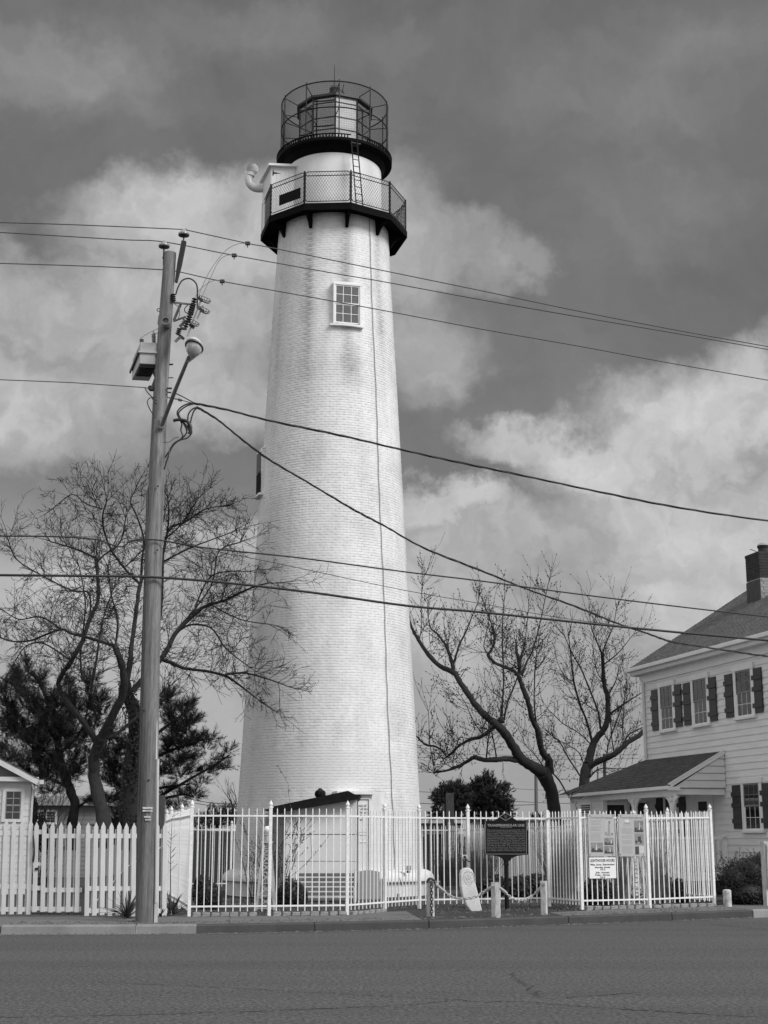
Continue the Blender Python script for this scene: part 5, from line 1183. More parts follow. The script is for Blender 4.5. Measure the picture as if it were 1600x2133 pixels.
# ------------------------------------------------------------------ far poles and wires
def far_pole(label, px, y0, y1, D_, w, m=None, arms=()):
    q = at(px, y1, D_); t = at(px, y0, D_); o = thing('distant_pole', label, 'pole', (q.x, q.y, 0), 'poles beyond the yard'); mb = MB(); mb.tube([(q.x, q.y, 0), (t.x, t.y, t.z)], [w, w * .8], 8); mb.build('shaft', m or mat('far_timber', .05, .9), o)
    for (dy, hw) in arms:
        z_ = at(px, y0 + dy, D_).z; mb = MB(); mb.bar((q.x - hw, q.y - .1, z_), (q.x + hw, q.y - .1, z_), .1); mb.build('crossarm', m or MATS['far_timber'], o)
o = thing('timber_post', 'thick dark square timber post rising behind the fence beside the evergreens', 'post', at(936.5, 1800, 57)); a = at(936.5, 1800, 57)
mb = MB(); mb.box((a.x + .04, 57, 1.55), (.30, .25, 3.7)); mb.build('post_body', MATS['brown_timber'], o); mb = MB(); mb.box((a.x - .17, 57.05, 1.35), (.12, .2, 3.3)); mb.build('side_plank', MATS['brown_timber'], o)
far_pole('tall plain utility pole behind the bare tree above the right-hand fence', 1116.5, 1606, 1720, 92, .13, mat('far_timber_pale', .13, .9))
far_pole('slender distribution pole beside the dark evergreens', 1057, 1630, 1720, 120, .12, mat('far_metal', .14, .5), arms=((4, .5),))
far_pole('thin pole behind the porch roof under the leaning tree', 1259, 1570, 1660, 85, .12)
far_pole('short faint pole left of the one behind the porch roof', 1245, 1598, 1660, 110, .09, MATS['far_metal'])
for i, (ya, yb, xa, xb, dd_, lab) in enumerate(((1661, 1675, 380, 498, 90, 'faint wire low over the left yard, upper of two'), (1668, 1680, 380, 498, 95, 'faint wire low over the left yard, lower of two'), (1649, 1650, 872, 1057, 118, 'far wire right of the tower, upper'), (1673, 1676, 872, 1116, 95, 'far wire right of the tower at the fence tops'), (1668, 1672, 1057, 1260, 118, 'far wavy cable between the two distant poles'), (1642, 1645, 1057, 1260, 120, 'far upper wire between the distant poles'), (1568, 1572, 870, 1330, 96, 'faint high wire behind the bare trees, upper'), (1577, 1580, 870, 1330, 96, 'faint high wire behind the bare trees, lower'), (1652, 1618, 350, 130, 80, 'faint wire through the pine at the left'))):
    a, c = at(xa, ya, dd_), at(xb, yb, dd_); mid = a.lerp(c, .5) - Vector((0, 0, .12)); solo(MB().tube(spline([a, mid, c], 8), .016 if i > 4 else .022, 4), 'far_wire', MATS['far_metal'] if i > 5 else M_dwire, lab, 'overhead wire', loc=mid, group='far wires')
# ------------------------------------------------------------------ trees
M_bark = mat('bark', 0.020, 0.9, .35, 6, vec=(2.5, 2.5, .7), bump=.8, bscale=14, bdist=.03, var2=.25, scale2=30)
M_twig = mat('twig_bark', 0.016, 0.85, .2, 3)
M_needle = mat('pine_needles', 0.013, 0.8, .45, 1.2, var2=.25, scale2=8); M_needle2 = mat('far_evergreen', 0.010, 0.8, .35, 1.0)
def make_depth(Y0, A, B, ph=0.0):
    return lambda x, y: Y0 + A * math.sin(x / 62.0 + ph) + B * math.cos(y / 71.0 + ph * 2)
def limb_mesh(mb, pts, rad, n_=9, knob=.10, seed=1):
    r_ = random.Random(seed); s_ = spline(pts, 5 if rad[0] < .12 else 4); rr_ = np.interp(np.linspace(0, len(rad) - 1, len(s_)), range(len(rad)), rad)
    rr_ = [r * (1 + knob * (r_.random() - .4)) for r in rr_]; s_ = [p + Vector((r_.uniform(-1, 1), r_.uniform(-1, 1), r_.uniform(-1, 1))) * (min(rr_[i], .08) * .13) for i, p in enumerate(s_)]
    k0 = len(mb.v); mb.tube(s_, rr_, n_); off = Vector((seed * 3.1, seed * 1.7, 0))
    for i in range(len(s_)):      # gnarled bark: ridges and swellings
        r = rr_[i]
        if r < .03: continue
        for j in range(n_):
            v = Vector(mb.v[k0 + i * n_ + j]); d = v - s_[i]; k = 1 + .17 * noise.noise(v * (.55 / max(r, .08)) + off) + .10 * noise.noise(v * 9 + off); mb.v[k0 + i * n_ + j] = tuple(s_[i] + d * k)
    return s_, rr_
class Twigs:
    def __init__(s): s.v = []; s.f = []
    def seg(s, p, q, r0, r1):
        t = (q - p)
        if t.length < 1e-5: return
        t.normalize(); x = t.orthogonal().normalized(); y = t.cross(x); k = len(s.v)
        for (c, r) in ((p, r0), (q, r1)):
            for j in range(3):
                a = 2.0944 * j; s.v.append(c + (x * math.cos(a) + y * math.sin(a)) * r)
        s.f += [(k, k + 1, k + 4, k + 3), (k + 1, k + 2, k + 5, k + 4), (k + 2, k, k + 3, k + 5)]
    def bud(s, p, r):
        k = len(s.v); s.v += [p + Vector((r, 0, 0)), p + Vector((-r, 0, 0)), p + Vector((0, r, 0)), p + Vector((0, -r, 0)), p + Vector((0, 0, r * 1.5)), p + Vector((0, 0, -r))]
        s.f += [(k, k + 2, k + 4), (k + 2, k + 1, k + 4), (k + 1, k + 3, k + 4), (k + 3, k, k + 4), (k + 2, k, k + 5), (k + 1, k + 2, k + 5), (k + 3, k + 1, k + 5), (k, k + 3, k + 5)]
    def build(s, name, m, parent):
        me = bpy.data.meshes.new(name); o = wl(parent); me.from_pydata([tuple(v - o) for v in s.v], [], s.f); me.materials.append(m); return link(name, me, parent)
def grow(tw, p, d, L, r, lvl, rg, up=.25, bend=.25, buds=0.0, droop=0.0, nch=(3, 5)):
    n_ = max(3, int(L / .16)); step = L / n_; pts = [p.copy()]; d = d.normalized()
    for i in range(n_):
        d = (d + Vector((rg.gauss(0, bend), rg.gauss(0, bend), rg.gauss(0, bend) + up - droop * (i / n_) * 2)) * .35).normalized()
        q = pts[-1] + d * step; r0 = max(.0050, r * (1 - .75 * i / n_)); r1 = max(.0050, r * (1 - .75 * (i + 1) / n_)); tw.seg(pts[-1], q, r0, r1); pts.append(q)
        if buds and rg.random() < buds: tw.bud(q + Vector((rg.uniform(-.02, .02),) * 3), rg.uniform(.013, .026))
    if lvl > 0:
        for c in range(rg.randint(*nch)):
            i = rg.randint(max(1, n_ // 5), n_); base_ = pts[i]; dd = (pts[i] - pts[i - 1]).normalized()
            perp = Vector((rg.gauss(0, 1), rg.gauss(0, 1), rg.gauss(0, 1))); perp = (perp - dd * perp.dot(dd)).normalized()
            grow(tw, base_, (dd + perp * rg.uniform(.5, 1.1)), L * rg.uniform(.32, .62), r * .6, lvl - 1, rg, up, bend, buds, droop, nch)
def bare_tree(label, limbs, conv, Yf, wscale, seed, density, tl=(.7, 1.7), up=.25, buds=0.0, droop=0.0, lvl=2, tip=True, nch=(3, 5), skip=(), group=None, name='bare_tree', tw_r=.012, extra=None, minr=.0):
    p0 = conv(*limbs[0][0][:2]); base_ = at(p0[0], p0[1], Yf(*p0)); rg = random.Random(seed)
    o = thing(name, label, 'tree', (base_.x, base_.y, .1), group); tw = Twigs(); first = True
    for li, l in enumerate(limbs):
        pts = []; rad = []
        for (x, y, w) in l:
            px, py = conv(x, y); Y = Yf(px, py); q = at(px, py, Y); pts.append(q); rad.append(max(.008, w * wscale / 2 * Y / 2950.0))
        mb = MB(); s_, rr_ = limb_mesh(mb, pts, rad, 16 if rad[0] > .1 else 7, seed=seed + li)
        mb.build('trunk' if li == 0 else 'limb', M_bark, o, smooth=True, fix=False)
        L = sum((s_[i + 1] - s_[i]).length for i in range(len(s_) - 1)); n_ = int(L * density)
        for k in range(n_):
            t = rg.random(); i = min(len(s_) - 2, int(t * (len(s_) - 1)))
            if rr_[i] > .16 or li in skip: continue
            if rr_[i] > .07 and rg.random() < .6: continue
            dd = (s_[i + 1] - s_[i]).normalized(); perp = Vector((rg.gauss(0, 1), rg.gauss(0, 1) * .9, rg.gauss(.35, .8))); perp = (perp - dd * perp.dot(dd)).normalized()
            grow(tw, s_[i], dd * .6 + perp, rg.uniform(*tl) * (.7 + .5 * (1 - t)), min(tw_r, rr_[i] * .6), lvl, rg, up, .3, buds, droop, nch)
        if tip and rad[-1] < .06:
            for k in range(3): grow(tw, s_[-1], (s_[-1] - s_[-3]).normalized() + Vector((rg.gauss(0, .3), rg.gauss(0, .3), rg.gauss(0, .3))), rg.uniform(*tl), min(.014, rad[-1]), lvl, rg, up, .25, buds, droop, nch)
    tw.build('crown', M_twig, o); return o
cA = lambda x, y: (840 + x / 2.857, 1150 + y / 2.857)
fA = make_depth(48.3, .9, .6, .7)
LA = [[(905, 1640, 78), (898, 1545, 72), (885, 1440, 74), (860, 1370, 78), (828, 1305, 86)],
 [(828, 1305, 70), (760, 1270, 62), (700, 1230, 58), (650, 1150, 54), (600, 1070, 50), (560, 1030, 46), (500, 985, 40), (440, 920, 36), (390, 850, 34), (330, 760, 33), (300, 715, 32), (220, 680, 27), (150, 610, 24), (90, 520, 21), (60, 470, 16), (40, 410, 12), (30, 340, 7)],
 [(300, 715, 24), (285, 640, 22), (264, 575, 20), (262, 548, 18)], [(264, 575, 16), (230, 520, 12), (190, 475, 11), (165, 455, 9), (150, 400, 5)], [(300, 665, 12), (320, 600, 11), (340, 540, 11), (380, 460, 9), (410, 380, 7), (450, 290, 4)],
 [(690, 1238, 36), (610, 1230, 30), (540, 1235, 32), (480, 1235, 26), (425, 1222, 26), (390, 1240, 20), (340, 1270, 18), (300, 1285, 18), (260, 1300, 13), (185, 1312, 10)],
 [(540, 1045, 24), (500, 1075, 22), (460, 1100, 22), (390, 1120, 18), (330, 1155, 14), (290, 1195, 12), (258, 1220, 12)], [(258, 1220, 9), (230, 1180, 11), (185, 1155, 12), (130, 1145, 11), (80, 1095, 9)],
 [(872, 1310, 52), (865, 1230, 42), (845, 1215, 42), (820, 1160, 36), (805, 1090, 38), (800, 1060, 34), (770, 1000, 30), (745, 900, 28), (735, 865, 30), (705, 790, 26), (690, 740, 26)],
 [(690, 740, 22), (655, 705, 22), (620, 690, 20), (550, 660, 17), (505, 615, 17), (520, 590, 14), (540, 540, 14), (542, 480, 14), (528, 440, 12)], [(690, 730, 20), (690, 640, 20), (675, 600, 20), (673, 558, 14)], [(707, 735, 14), (735, 655, 12), (770, 585, 10), (800, 480, 8), (830, 350, 6), (860, 200, 4)],
 [(582, 1005, 20), (590, 900, 12), (598, 760, 11), (592, 600, 9), (590, 450, 7), (600, 300, 4)], [(600, 1000, 12), (620, 900, 11), (655, 810, 10), (680, 745, 8)], [(580, 1010, 40), (580, 995, 34), (582, 985, 22)],
 [(798, 1060, 9), (780, 900, 8), (785, 700, 7), (800, 560, 4)], [(495, 1222, 9), (505, 1120, 8), (515, 1080, 6)], [(555, 1230, 10), (545, 1160, 8), (528, 1075, 6)], [(505, 608, 8), (480, 560, 6), (495, 480, 5), (515, 380, 4)], [(185, 1312, 6), (178, 1240, 5), (160, 1150, 4), (150, 950, 3)], [(300, 1285, 6), (298, 1230, 5), (330, 1110, 4), (375, 1110, 3)], [(880, 1308, 9), (930, 1360, 9), (968, 1428, 8)], [(690, 640, 9), (720, 560, 7), (735, 450, 5), (745, 330, 3)], [(830, 1270, 8), (790, 1215, 5), (720, 1140, 4)], [(480, 1090, 7), (420, 1010, 5), (370, 900, 4), (330, 840, 3)], [(95, 525, 7), (110, 430, 5), (105, 300, 4), (120, 150, 3)]]
bare_tree('large bare budding tree with a thick leaning trunk behind the entry fence', LA, cA, fA, .35, 11, 8.0, (.45, 1.35), up=.36, buds=.5, lvl=1, nch=(2, 5), tw_r=.010)
fB = make_depth(58.5, .9, .6, 2.1)
LB = [[(1055, 1440, 62), (1075, 1395, 60), (1085, 1310, 62), (1100, 1260, 56)],
 [(1100, 1260, 50), (1125, 1160, 42), (1150, 1110, 38), (1190, 1060, 34), (1215, 1000, 32), (1218, 920, 28), (1215, 860, 28), (1195, 780, 24), (1190, 700, 22), (1185, 605, 20)],
 [(1110, 1275, 38), (1160, 1245, 34), (1240, 1212, 34), (1300, 1170, 30), (1340, 1130, 26), (1400, 1095, 26), (1440, 1060, 22)], [(1300, 1165, 10), (1340, 1090, 9), (1400, 1055, 8), (1440, 1040, 6)],
 [(1225, 965, 14), (1290, 920, 12), (1350, 880, 8), (1415, 840, 5)], [(1218, 850, 9), (1255, 790, 7), (1280, 720, 5)], [(1210, 1225, 9), (1225, 1130, 8), (1280, 980, 7), (1310, 900, 5)], [(1310, 1160, 7), (1305, 1020, 6), (1315, 900, 5), (1330, 780, 3)], [(1255, 1190, 9), (1240, 1100, 7), (1235, 1020, 5)],
 [(1128, 1135, 16), (1090, 1000, 14), (1050, 900, 13), (1015, 770, 12), (1000, 640, 8), (985, 500, 5)], [(1172, 1050, 13), (1160, 950, 11), (1110, 820, 10), (1060, 700, 9), (1005, 600, 7), (960, 500, 4)],
 [(1185, 610, 11), (1150, 530, 8), (1120, 450, 6), (1110, 380, 4)], [(1187, 600, 10), (1215, 520, 7), (1250, 440, 5), (1270, 330, 3)], [(1200, 665, 8), (1270, 610, 6), (1330, 540, 4), (1370, 490, 3)],
 [(1058, 1340, 9), (980, 1220, 9), (930, 1130, 8), (870, 1080, 5)], [(1120, 1150, 7), (1050, 1080, 6), (950, 1020, 5), (890, 960, 4)], [(1080, 1280, 7), (1050, 1200, 6), (1000, 1160, 5), (940, 1130, 4)], [(1110, 1340, 12), (1150, 1300, 7), (1200, 1285, 6), (1280, 1290, 5), (1370, 1275, 3)], [(1150, 950, 7), (1080, 900, 5), (1040, 880, 4)], [(1015, 770, 6), (960, 740, 5), (920, 660, 3)], [(1195, 780, 7), (1150, 700, 5), (1130, 560, 4), (1140, 440, 3)]]
bare_tree('smaller bare budding tree forking behind the porch roof of the clapboard house', LB, cA, fB, .35, 23, 8.0, (.45, 1.35), up=.36, buds=.5, lvl=1, nch=(2, 5), tw_r=.010)
cL = lambda x, y: (x, y)
fL = make_depth(38.0, .8, .6, 1.3)
LL = [[(212, 1760, 50), (216, 1716, 46), (207, 1662, 42), (196, 1616, 38), (198, 1569, 36), (212, 1537, 36)],
 [(212, 1537, 32), (235, 1490, 28), (256, 1445, 26), (258, 1405, 24), (247, 1365, 20), (238, 1345, 18)],
 [(238, 1345, 12), (205, 1335, 11), (176, 1326, 10), (150, 1320, 8), (128, 1311, 8), (95, 1322, 7), (60, 1335, 6), (20, 1335, 5), (-20, 1318, 4)],
 [(205, 1552, 22), (175, 1505, 19), (150, 1475, 18), (122, 1425, 17), (148, 1378, 16), (172, 1335, 15), (187, 1290, 13), (205, 1247, 12), (203, 1200, 11), (200, 1163, 13)],
 [(256, 1440, 22), (270, 1390, 20), (275, 1340, 15), (282, 1290, 14), (288, 1240, 13), (294, 1212, 13)], [(290, 1215, 9), (265, 1190, 9), (235, 1150, 8), (218, 1110, 7), (214, 1075, 6), (222, 1045, 4)], [(294, 1212, 9), (296, 1165, 7), (300, 1125, 6), (285, 1075, 5), (272, 1045, 4), (281, 1022, 3)],
 [(275, 1440, 20), (310, 1400, 18), (345, 1360, 17), (365, 1320, 15), (400, 1285, 12), (430, 1262, 10), (470, 1250, 9), (500, 1235, 8), (530, 1222, 6), (562, 1214, 4)],
 [(365, 1320, 9), (395, 1302, 7), (440, 1308, 6), (470, 1350, 5), (520, 1390, 3)], [(330, 1370, 12), (360, 1382, 13), (385, 1392, 10), (430, 1398, 9), (470, 1408, 9), (500, 1428, 7), (535, 1455, 4)], [(470, 1405, 7), (510, 1402, 6), (560, 1415, 5), (600, 1430, 3)],
 [(300, 1385, 9), (335, 1280, 8), (345, 1120, 7), (390, 1085, 6), (430, 1060, 4), (465, 1055, 3)], [(342, 1150, 6), (352, 1075, 5), (349, 1035, 3)], [(345, 1120, 6), (375, 1095, 5), (412, 1040, 3)], [(340, 1170, 7), (400, 1140, 5), (480, 1110, 3)], [(380, 1300, 6), (440, 1220, 5), (455, 1150, 4), (500, 1130, 3)],
 [(200, 1163, 7), (170, 1148, 6), (140, 1138, 5), (105, 1128, 4)], [(203, 1170, 7), (218, 1155, 6), (250, 1130, 5), (262, 1080, 4)], [(188, 1285, 7), (185, 1235, 6), (150, 1230, 6), (80, 1195, 5), (35, 1165, 4), (18, 1128, 3)], [(190, 1440, 9), (200, 1380, 8), (206, 1340, 7), (215, 1290, 6), (235, 1230, 4)], [(128, 1311, 6), (85, 1285, 5), (40, 1290, 4), (5, 1270, 3)], [(240, 1350, 8), (245, 1290, 7), (232, 1240, 6), (225, 1180, 4)], [(172, 1420, 8), (168, 1360, 6), (178, 1260, 5), (165, 1180, 3)], [(212, 1537, 12), (240, 1530, 9), (300, 1480, 8), (340, 1440, 6)], [(150, 1378, 6), (90, 1340, 5), (50, 1350, 4), (20, 1400, 3)],
 [(213, 1060, 5), (180, 1050, 4), (150, 1030, 3), (110, 1060, 3)], [(262, 1180, 5), (330, 1110, 4), (345, 1060, 3)], [(400, 1285, 6), (440, 1200, 5), (520, 1190, 3)], [(440, 1260, 5), (500, 1290, 4), (560, 1300, 3)]]
bare_tree('large dense bare tree with spreading twigs behind the utility pole, left of the tower', LL, cL, fL, .62, 5, 10.0, (.38, 1.15), up=.04, droop=.05, lvl=2, nch=(2, 5), tw_r=.010)
# ivy-wrapped dark trunk beside it
o = thing('dark_trunk_tree', 'dark ivy-wrapped tree trunk just left of the utility pole', 'tree', (at(272, 1750, 38.6).x, 38.6, .1)); mb = MB()
limb_mesh(mb, [at(x, y, 38.6) for x, y in ((270, 1770), (272, 1715), (273, 1640), (280, 1560), (286, 1500), (268, 1455), (262, 1420))], [.32, .30, .27, .24, .20, .16, .12], 14, .2, 4); mb.build('trunk', M_bark, o, smooth=True, fix=False)
tw = Twigs(); rg = random.Random(8)
for k in range(260):
    y = rg.uniform(1420, 1760); x = float(np.interp(y, [1420, 1455, 1500, 1560, 1640, 1770], [262, 268, 286, 280, 273, 270])); c = at(x + rg.gauss(0, 9), y, 38.6 - rg.uniform(.1, .35))
    for j in range(5):
        p = c + Vector((rg.gauss(0, .09), rg.gauss(0, .05), rg.gauss(0, .09))); a = Vector((rg.gauss(0, 1), rg.gauss(0, 1), rg.gauss(0, 1))).normalized() * .045; b_2 = a.orthogonal().normalized() * .035; k_ = len(tw.v); tw.v += [p - a, p + b_2, p + a, p - b_2]; tw.f.append((k_, k_ + 1, k_ + 2, k_ + 3))
ivy = tw.build('ivy', M_needle, o); ivy['kind'] = 'stuff'
# ---- pines
def needles(name, blobs, Y, parent, m, nd=.15, per=9, dens=1.0, seed=1, up=.5, thick=.012, hub=None):
    rg = random.Random(seed); V = []; Fq = []
    for (px, py, r) in blobs:
        c = at(px, py, Y); R_ = (at(px + r, py, Y) - c).length; n_ = int(62 * dens * (r / 30.0) ** 2) + 8
        cy = c.y + rg.uniform(-.9, .9)
        rays = []
        if hub:
            o2 = Vector((c.x, 0, c.z)) - Vector((at(hub[0], hub[1], Y).x, 0, at(hub[0], hub[1], Y).z)); o2 = o2.normalized() if o2.length > .05 else Vector((0, 0, 1))
            for _ in range(6): rays.append((Vector((rg.gauss(0, .6), rg.gauss(0, .6), rg.gauss(.1, .35))) + o2 * .95).normalized())
        for k in range(n_):
            while True:
                v = Vector((rg.uniform(-1, 1), rg.uniform(-1, 1), rg.uniform(-1, 1)))
                if v.length < 1 : break
            if rays:
                ry_ = rays[k % 6]; v = ry_ * rg.uniform(-.9, 1.35) + v * .24
            p = Vector((c.x, cy, c.z)) + Vector((v.x, v.y, v.z)) * R_; od = (v + Vector((0, 0, up)) + Vector((rg.gauss(0, .4), rg.gauss(0, .4), rg.gauss(0, .4)))).normalized(); L = nd * rg.uniform(1.2, 2.4)
            # a shoot: stem with needles brushed forward along it
            for j in range(per):
                t = rg.random(); b0 = p + od * L * t; sd = Vector((rg.gauss(0, 1), rg.gauss(0, 1), rg.gauss(0, 1))); sd = (sd - od * sd.dot(od)).normalized(); tipv = b0 + (od * .8 + sd * .75).normalized() * nd * rg.uniform(.6, 1.1); w_ = sd.cross(od) * thick
                k_ = len(V); V += [b0 - w_, b0 + w_, tipv]; Fq.append((k_, k_ + 1, k_ + 2))
    me = bpy.data.meshes.new(name); o_ = wl(parent); me.from_pydata([tuple(v - o_) for v in V], [], Fq); me.materials.append(m); return link(name, me, parent)
YP = 47.5
pine = thing('pine_tree', 'dark spreading pine behind the picket fence left of the utility pole', 'tree', (at(152, 1740, YP).x, YP, .1))
mb = MB(); limb_mesh(mb, [at(x, y, YP) for x, y in ((148, 1770), (150, 1715), (156, 1680), (148, 1650), (132, 1610), (122, 1560), (118, 1500), (100, 1450))], [.19, .17, .15, .15, .14, .12, .10, .05], 12, .15, 2); mb.build('trunk', M_bark, pine, smooth=True, fix=False)
for bl in ([(152, 1690), (175, 1672), (195, 1655)], [(140, 1640), (110, 1625), (70, 1615)], [(128, 1600), (90, 1560), (40, 1530), (15, 1490)], [(122, 1550), (80, 1490), (40, 1440), (20, 1420)], [(120, 1520), (90, 1440), (65, 1395)], [(125, 1570), (170, 1520), (190, 1440)], [(124, 1540), (150, 1480), (160, 1440)]):
    mb = MB(); n_ = len(bl); limb_mesh(mb, [at(x, y, YP + .25 * math.sin(x)) for x, y in bl], [.06 - .045 * i / (n_ - 1) for i in range(n_)], 7, .1, bl[0][0]); mb.build('limb', M_bark, pine, fix=False)
BP = [(22, 1424, 13), (10, 1440, 12), (58, 1396, 15), (50, 1418, 20), (75, 1418, 15), (95, 1432, 15), (55, 1450, 30), (105, 1462, 28), (20, 1480, 30), (80, 1490, 40), (38, 1510, 34), (125, 1510, 36), (8, 1520, 24), (60, 1545, 38), (100, 1550, 38), (140, 1545, 30), (30, 1590, 26), (18, 1570, 20), (70, 1590, 30), (105, 1600, 26), (150, 1450, 16), (148, 1425, 12), (140, 1470, 24), (165, 1500, 26), (190, 1440, 18), (193, 1415, 12), (198, 1470, 24), (175, 1540, 26), (215, 1500, 22), (215, 1470, 18), (225, 1530, 24), (240, 1560, 22), (50, 1612, 22), (85, 1620, 20), (135, 1590, 24), (150, 1620, 20), (120, 1650, 16), (165, 1590, 20)]
needles('needles', BP, YP, pine, M_needle, .17, 20, 3.1, 2, thick=.0065, hub=(140, 1640))['kind'] = 'stuff'
YQ = 48.5
pine2 = thing('pine_tree', 'dark pine with feathery boughs showing right of the utility pole', 'tree', (at(262, 1740, YQ).x, YQ, .1))
mb = MB(); limb_mesh(mb, [at(x, y, YQ) for x, y in ((240, 1760), (250, 1700), (268, 1620), (300, 1540), (330, 1480))], [.17, .16, .14, .10, .05], 10, .1, 9); mb.build('trunk', M_bark, pine2, smooth=True, fix=False)
for bl in ([(270, 1690), (330, 1660), (400, 1620), (450, 1592), (478, 1572)], [(280, 1600), (340, 1570), (400, 1548), (435, 1538)], [(300, 1550), (350, 1510), (400, 1475)], [(265, 1700), (330, 1668), (380, 1655), (405, 1660)], [(275, 1650), (340, 1640), (400, 1632)]):
    mb = MB(); n_ = len(bl); limb_mesh(mb, [at(x, y, YQ + .2 * math.sin(x)) for x, y in bl], [.07 - .055 * i / (n_ - 1) for i in range(n_)], 7, .1, bl[1][0]); mb.build('limb', M_bark, pine2, fix=False)
BQ = [(345, 1465, 20), (338, 1450, 12), (355, 1490, 26), (378, 1488, 20), (403, 1474, 11), (360, 1525, 28), (392, 1515, 20), (405, 1510, 13), (350, 1560, 28), (382, 1555, 22), (412, 1552, 17), (433, 1541, 14), (428, 1565, 10), (360, 1592, 24), (395, 1588, 16), (345, 1615, 18), (375, 1618, 14), (402, 1607, 11), (425, 1610, 12), (445, 1596, 13), (458, 1585, 11), (475, 1570, 10), (464, 1598, 9), (410, 1632, 11), (350, 1650, 16), (372, 1655, 12), (395, 1650, 11), (405, 1662, 9), (350, 1680, 12), (375, 1680, 9), (240, 1600, 28), (250, 1640, 30), (235, 1670, 26), (225, 1590, 24), (262, 1690, 28), (240, 1710, 24), (262, 1560, 20), (280, 1590, 24)]
needles('needles', BQ, YQ, pine2, M_needle, .17, 20, 3.3, 3, thick=.0065, hub=(270, 1660))['kind'] = 'stuff'
YR = 84
ev = thing('evergreen_tree', 'round-headed dark evergreen with an open lower crown right of the tower', 'tree', (at(945, 1715, YR).x, YR, 0), 'dark evergreens beyond the yard')
mb = MB()
for bl in ([(958, 1725), (952, 1690), (948, 1660)], [(955, 1700), (930, 1672), (918, 1665)], [(955, 1690), (965, 1665)]): limb_mesh(mb, [at(x, y, YR) for x, y in bl], [.2, .14, .07][:len(bl)], 7, .1, 3)
mb.build('trunk', M_bark, ev)['kind'] = 'stuff'
needles('crown', [(940, 1650, 14), (925, 1655, 12), (956, 1652, 14), (918, 1662, 10), (932, 1668, 9), (966, 1665, 11), (950, 1643, 9), (912, 1670, 6), (960, 1680, 9), (935, 1690, 7), (910, 1693, 7), (905, 1700, 5)], YR, ev, M_needle2, .22, 16, 6.0, 5, thick=.028)
ev2 = thing('evergreen_tree', 'taller dark evergreen with a lumpy peaked crown beside the distant pole', 'tree', (at(1012, 1715, YR + 4).x, YR + 4, 0), 'dark evergreens beyond the yard')
mb = MB(); limb_mesh(mb, [at(x, y, YR + 4) for x, y in ((1010, 1725), (1012, 1690), (1008, 1640))], [.25, .2, .1], 7, .1, 3); mb.build('trunk', M_bark, ev2)
needles('crown', [(1010, 1628, 10), (1022, 1626, 8), (1000, 1640, 13), (1015, 1645, 15), (992, 1652, 12), (1005, 1665, 18), (1025, 1662, 16), (985, 1672, 12), (1040, 1672, 12), (1050, 1650, 8), (1045, 1640, 6), (1000, 1685, 20), (1030, 1688, 18), (980, 1690, 12), (1052, 1685, 10), (1058, 1668, 6), (965, 1693, 8), (1062, 1690, 6)], YR + 4, ev2, M_needle2, .22, 16, 6.0, 6, thick=.028)
lb2 = thing('evergreen_tree', 'low dark evergreen mass left of the tower above the white fence', 'tree', (at(450, 1720, 75).x, 75, 0), 'dark evergreens beyond the yard')
mb = MB(); limb_mesh(mb, [at(x, y, 75) for x, y in ((450, 1760), (450, 1710))], [.2, .12], 6, .1, 3); mb.build('trunk', M_bark, lb2)
needles('crown', [(443, 1692, 9), (455, 1705, 14), (440, 1712, 14), (425, 1705, 8), (472, 1692, 13), (485, 1698, 12), (465, 1715, 16), (490, 1712, 12), (410, 1715, 9), (425, 1722, 14), (445, 1728, 14), (480, 1705, 12)], 75, lb2, M_needle2, .2, 12, 3.4, 7, thick=.016)
fS = make_depth(80, .3, .2)
bare_tree('small distant bare tree touching the left edge of the tower near its foot', [[(485, 1700, 4), (484, 1680, 3.5), (480, 1665, 3)], [(484, 1682, 2.5), (492, 1670, 2), (490, 1655, 1.5)], [(481, 1670, 2), (473, 1658, 1.6)]], cL, fS, 1.0, 41, 5, (.5, 1.2), lvl=1, nch=(2, 3))
# spiky palm-like plants peeping over the fence
def spiky(name, label, c, n_, L, w, seed, m, cat='plant', up=.5, group=None, arch=.25):
    o = thing(name, label, cat, c, group); rg = random.Random(seed)
    for k in range(n_):
        a = rg.uniform(0, 2 * PI); e = R(rg.uniform(12, 80)); d = Vector((math.cos(a) * math.cos(e), math.sin(a) * math.cos(e), math.sin(e))); l_ = L * rg.uniform(.65, 1.1); mb = MB(); s_ = d.cross(Vector((0, 0, 1))).normalized() * w; prev = None
        nseg = 4
        for i in range(nseg + 1):
            t = i / nseg; p = Vector(c) + d * l_ * t - Vector((0, 0, arch * l_ * t * t)); ww = s_ * (1 - t) ** .6 * (.6 + .4 * min(1, t * 4)); cur = (p - ww, p + Vector((0, 0, -.006)), p + ww)
            if prev: mb.quad(prev[0], prev[1], cur[1], cur[0]); mb.quad(prev[1], prev[2], cur[2], cur[1])
            prev = cur
        mb.build('blade', m, o, fix=False)
    return o
M_yucca = mat('yucca_leaf', .05, .5, .3, 6)
yz = .17
spiky('yucca', 'dark spiky yucca at the foot of the picket fence left of the utility pole', gnd(265, 1912, yz), 60, .74, .022, 1, M_yucca, group='yuccas at the fence corner')
spiky('yucca', 'spiky yucca between the utility pole and the white corner post', gnd(357, 1907, yz), 36, .66, .022, 2, M_yucca, group='yuccas at the fence corner')
spiky('yucca', 'small low yucca hard against the right side of the utility pole', gnd(335, 1909, yz), 18, .38, .02, 3, M_yucca, group='yuccas at the fence corner')
spiky('palm_plant', 'spiky plant top peeping over the fence left of the flat-topped post', at(1126, 1706, 60), 16, .55, .03, 4, M_needle, group='spiky plants beyond the entry fence')
spiky('palm_plant', 'spiky plant top peeping over the fence just under the leaning trunk', at(1110, 1708, 61), 14, .5, .03, 5, M_needle, group='spiky plants beyond the entry fence')
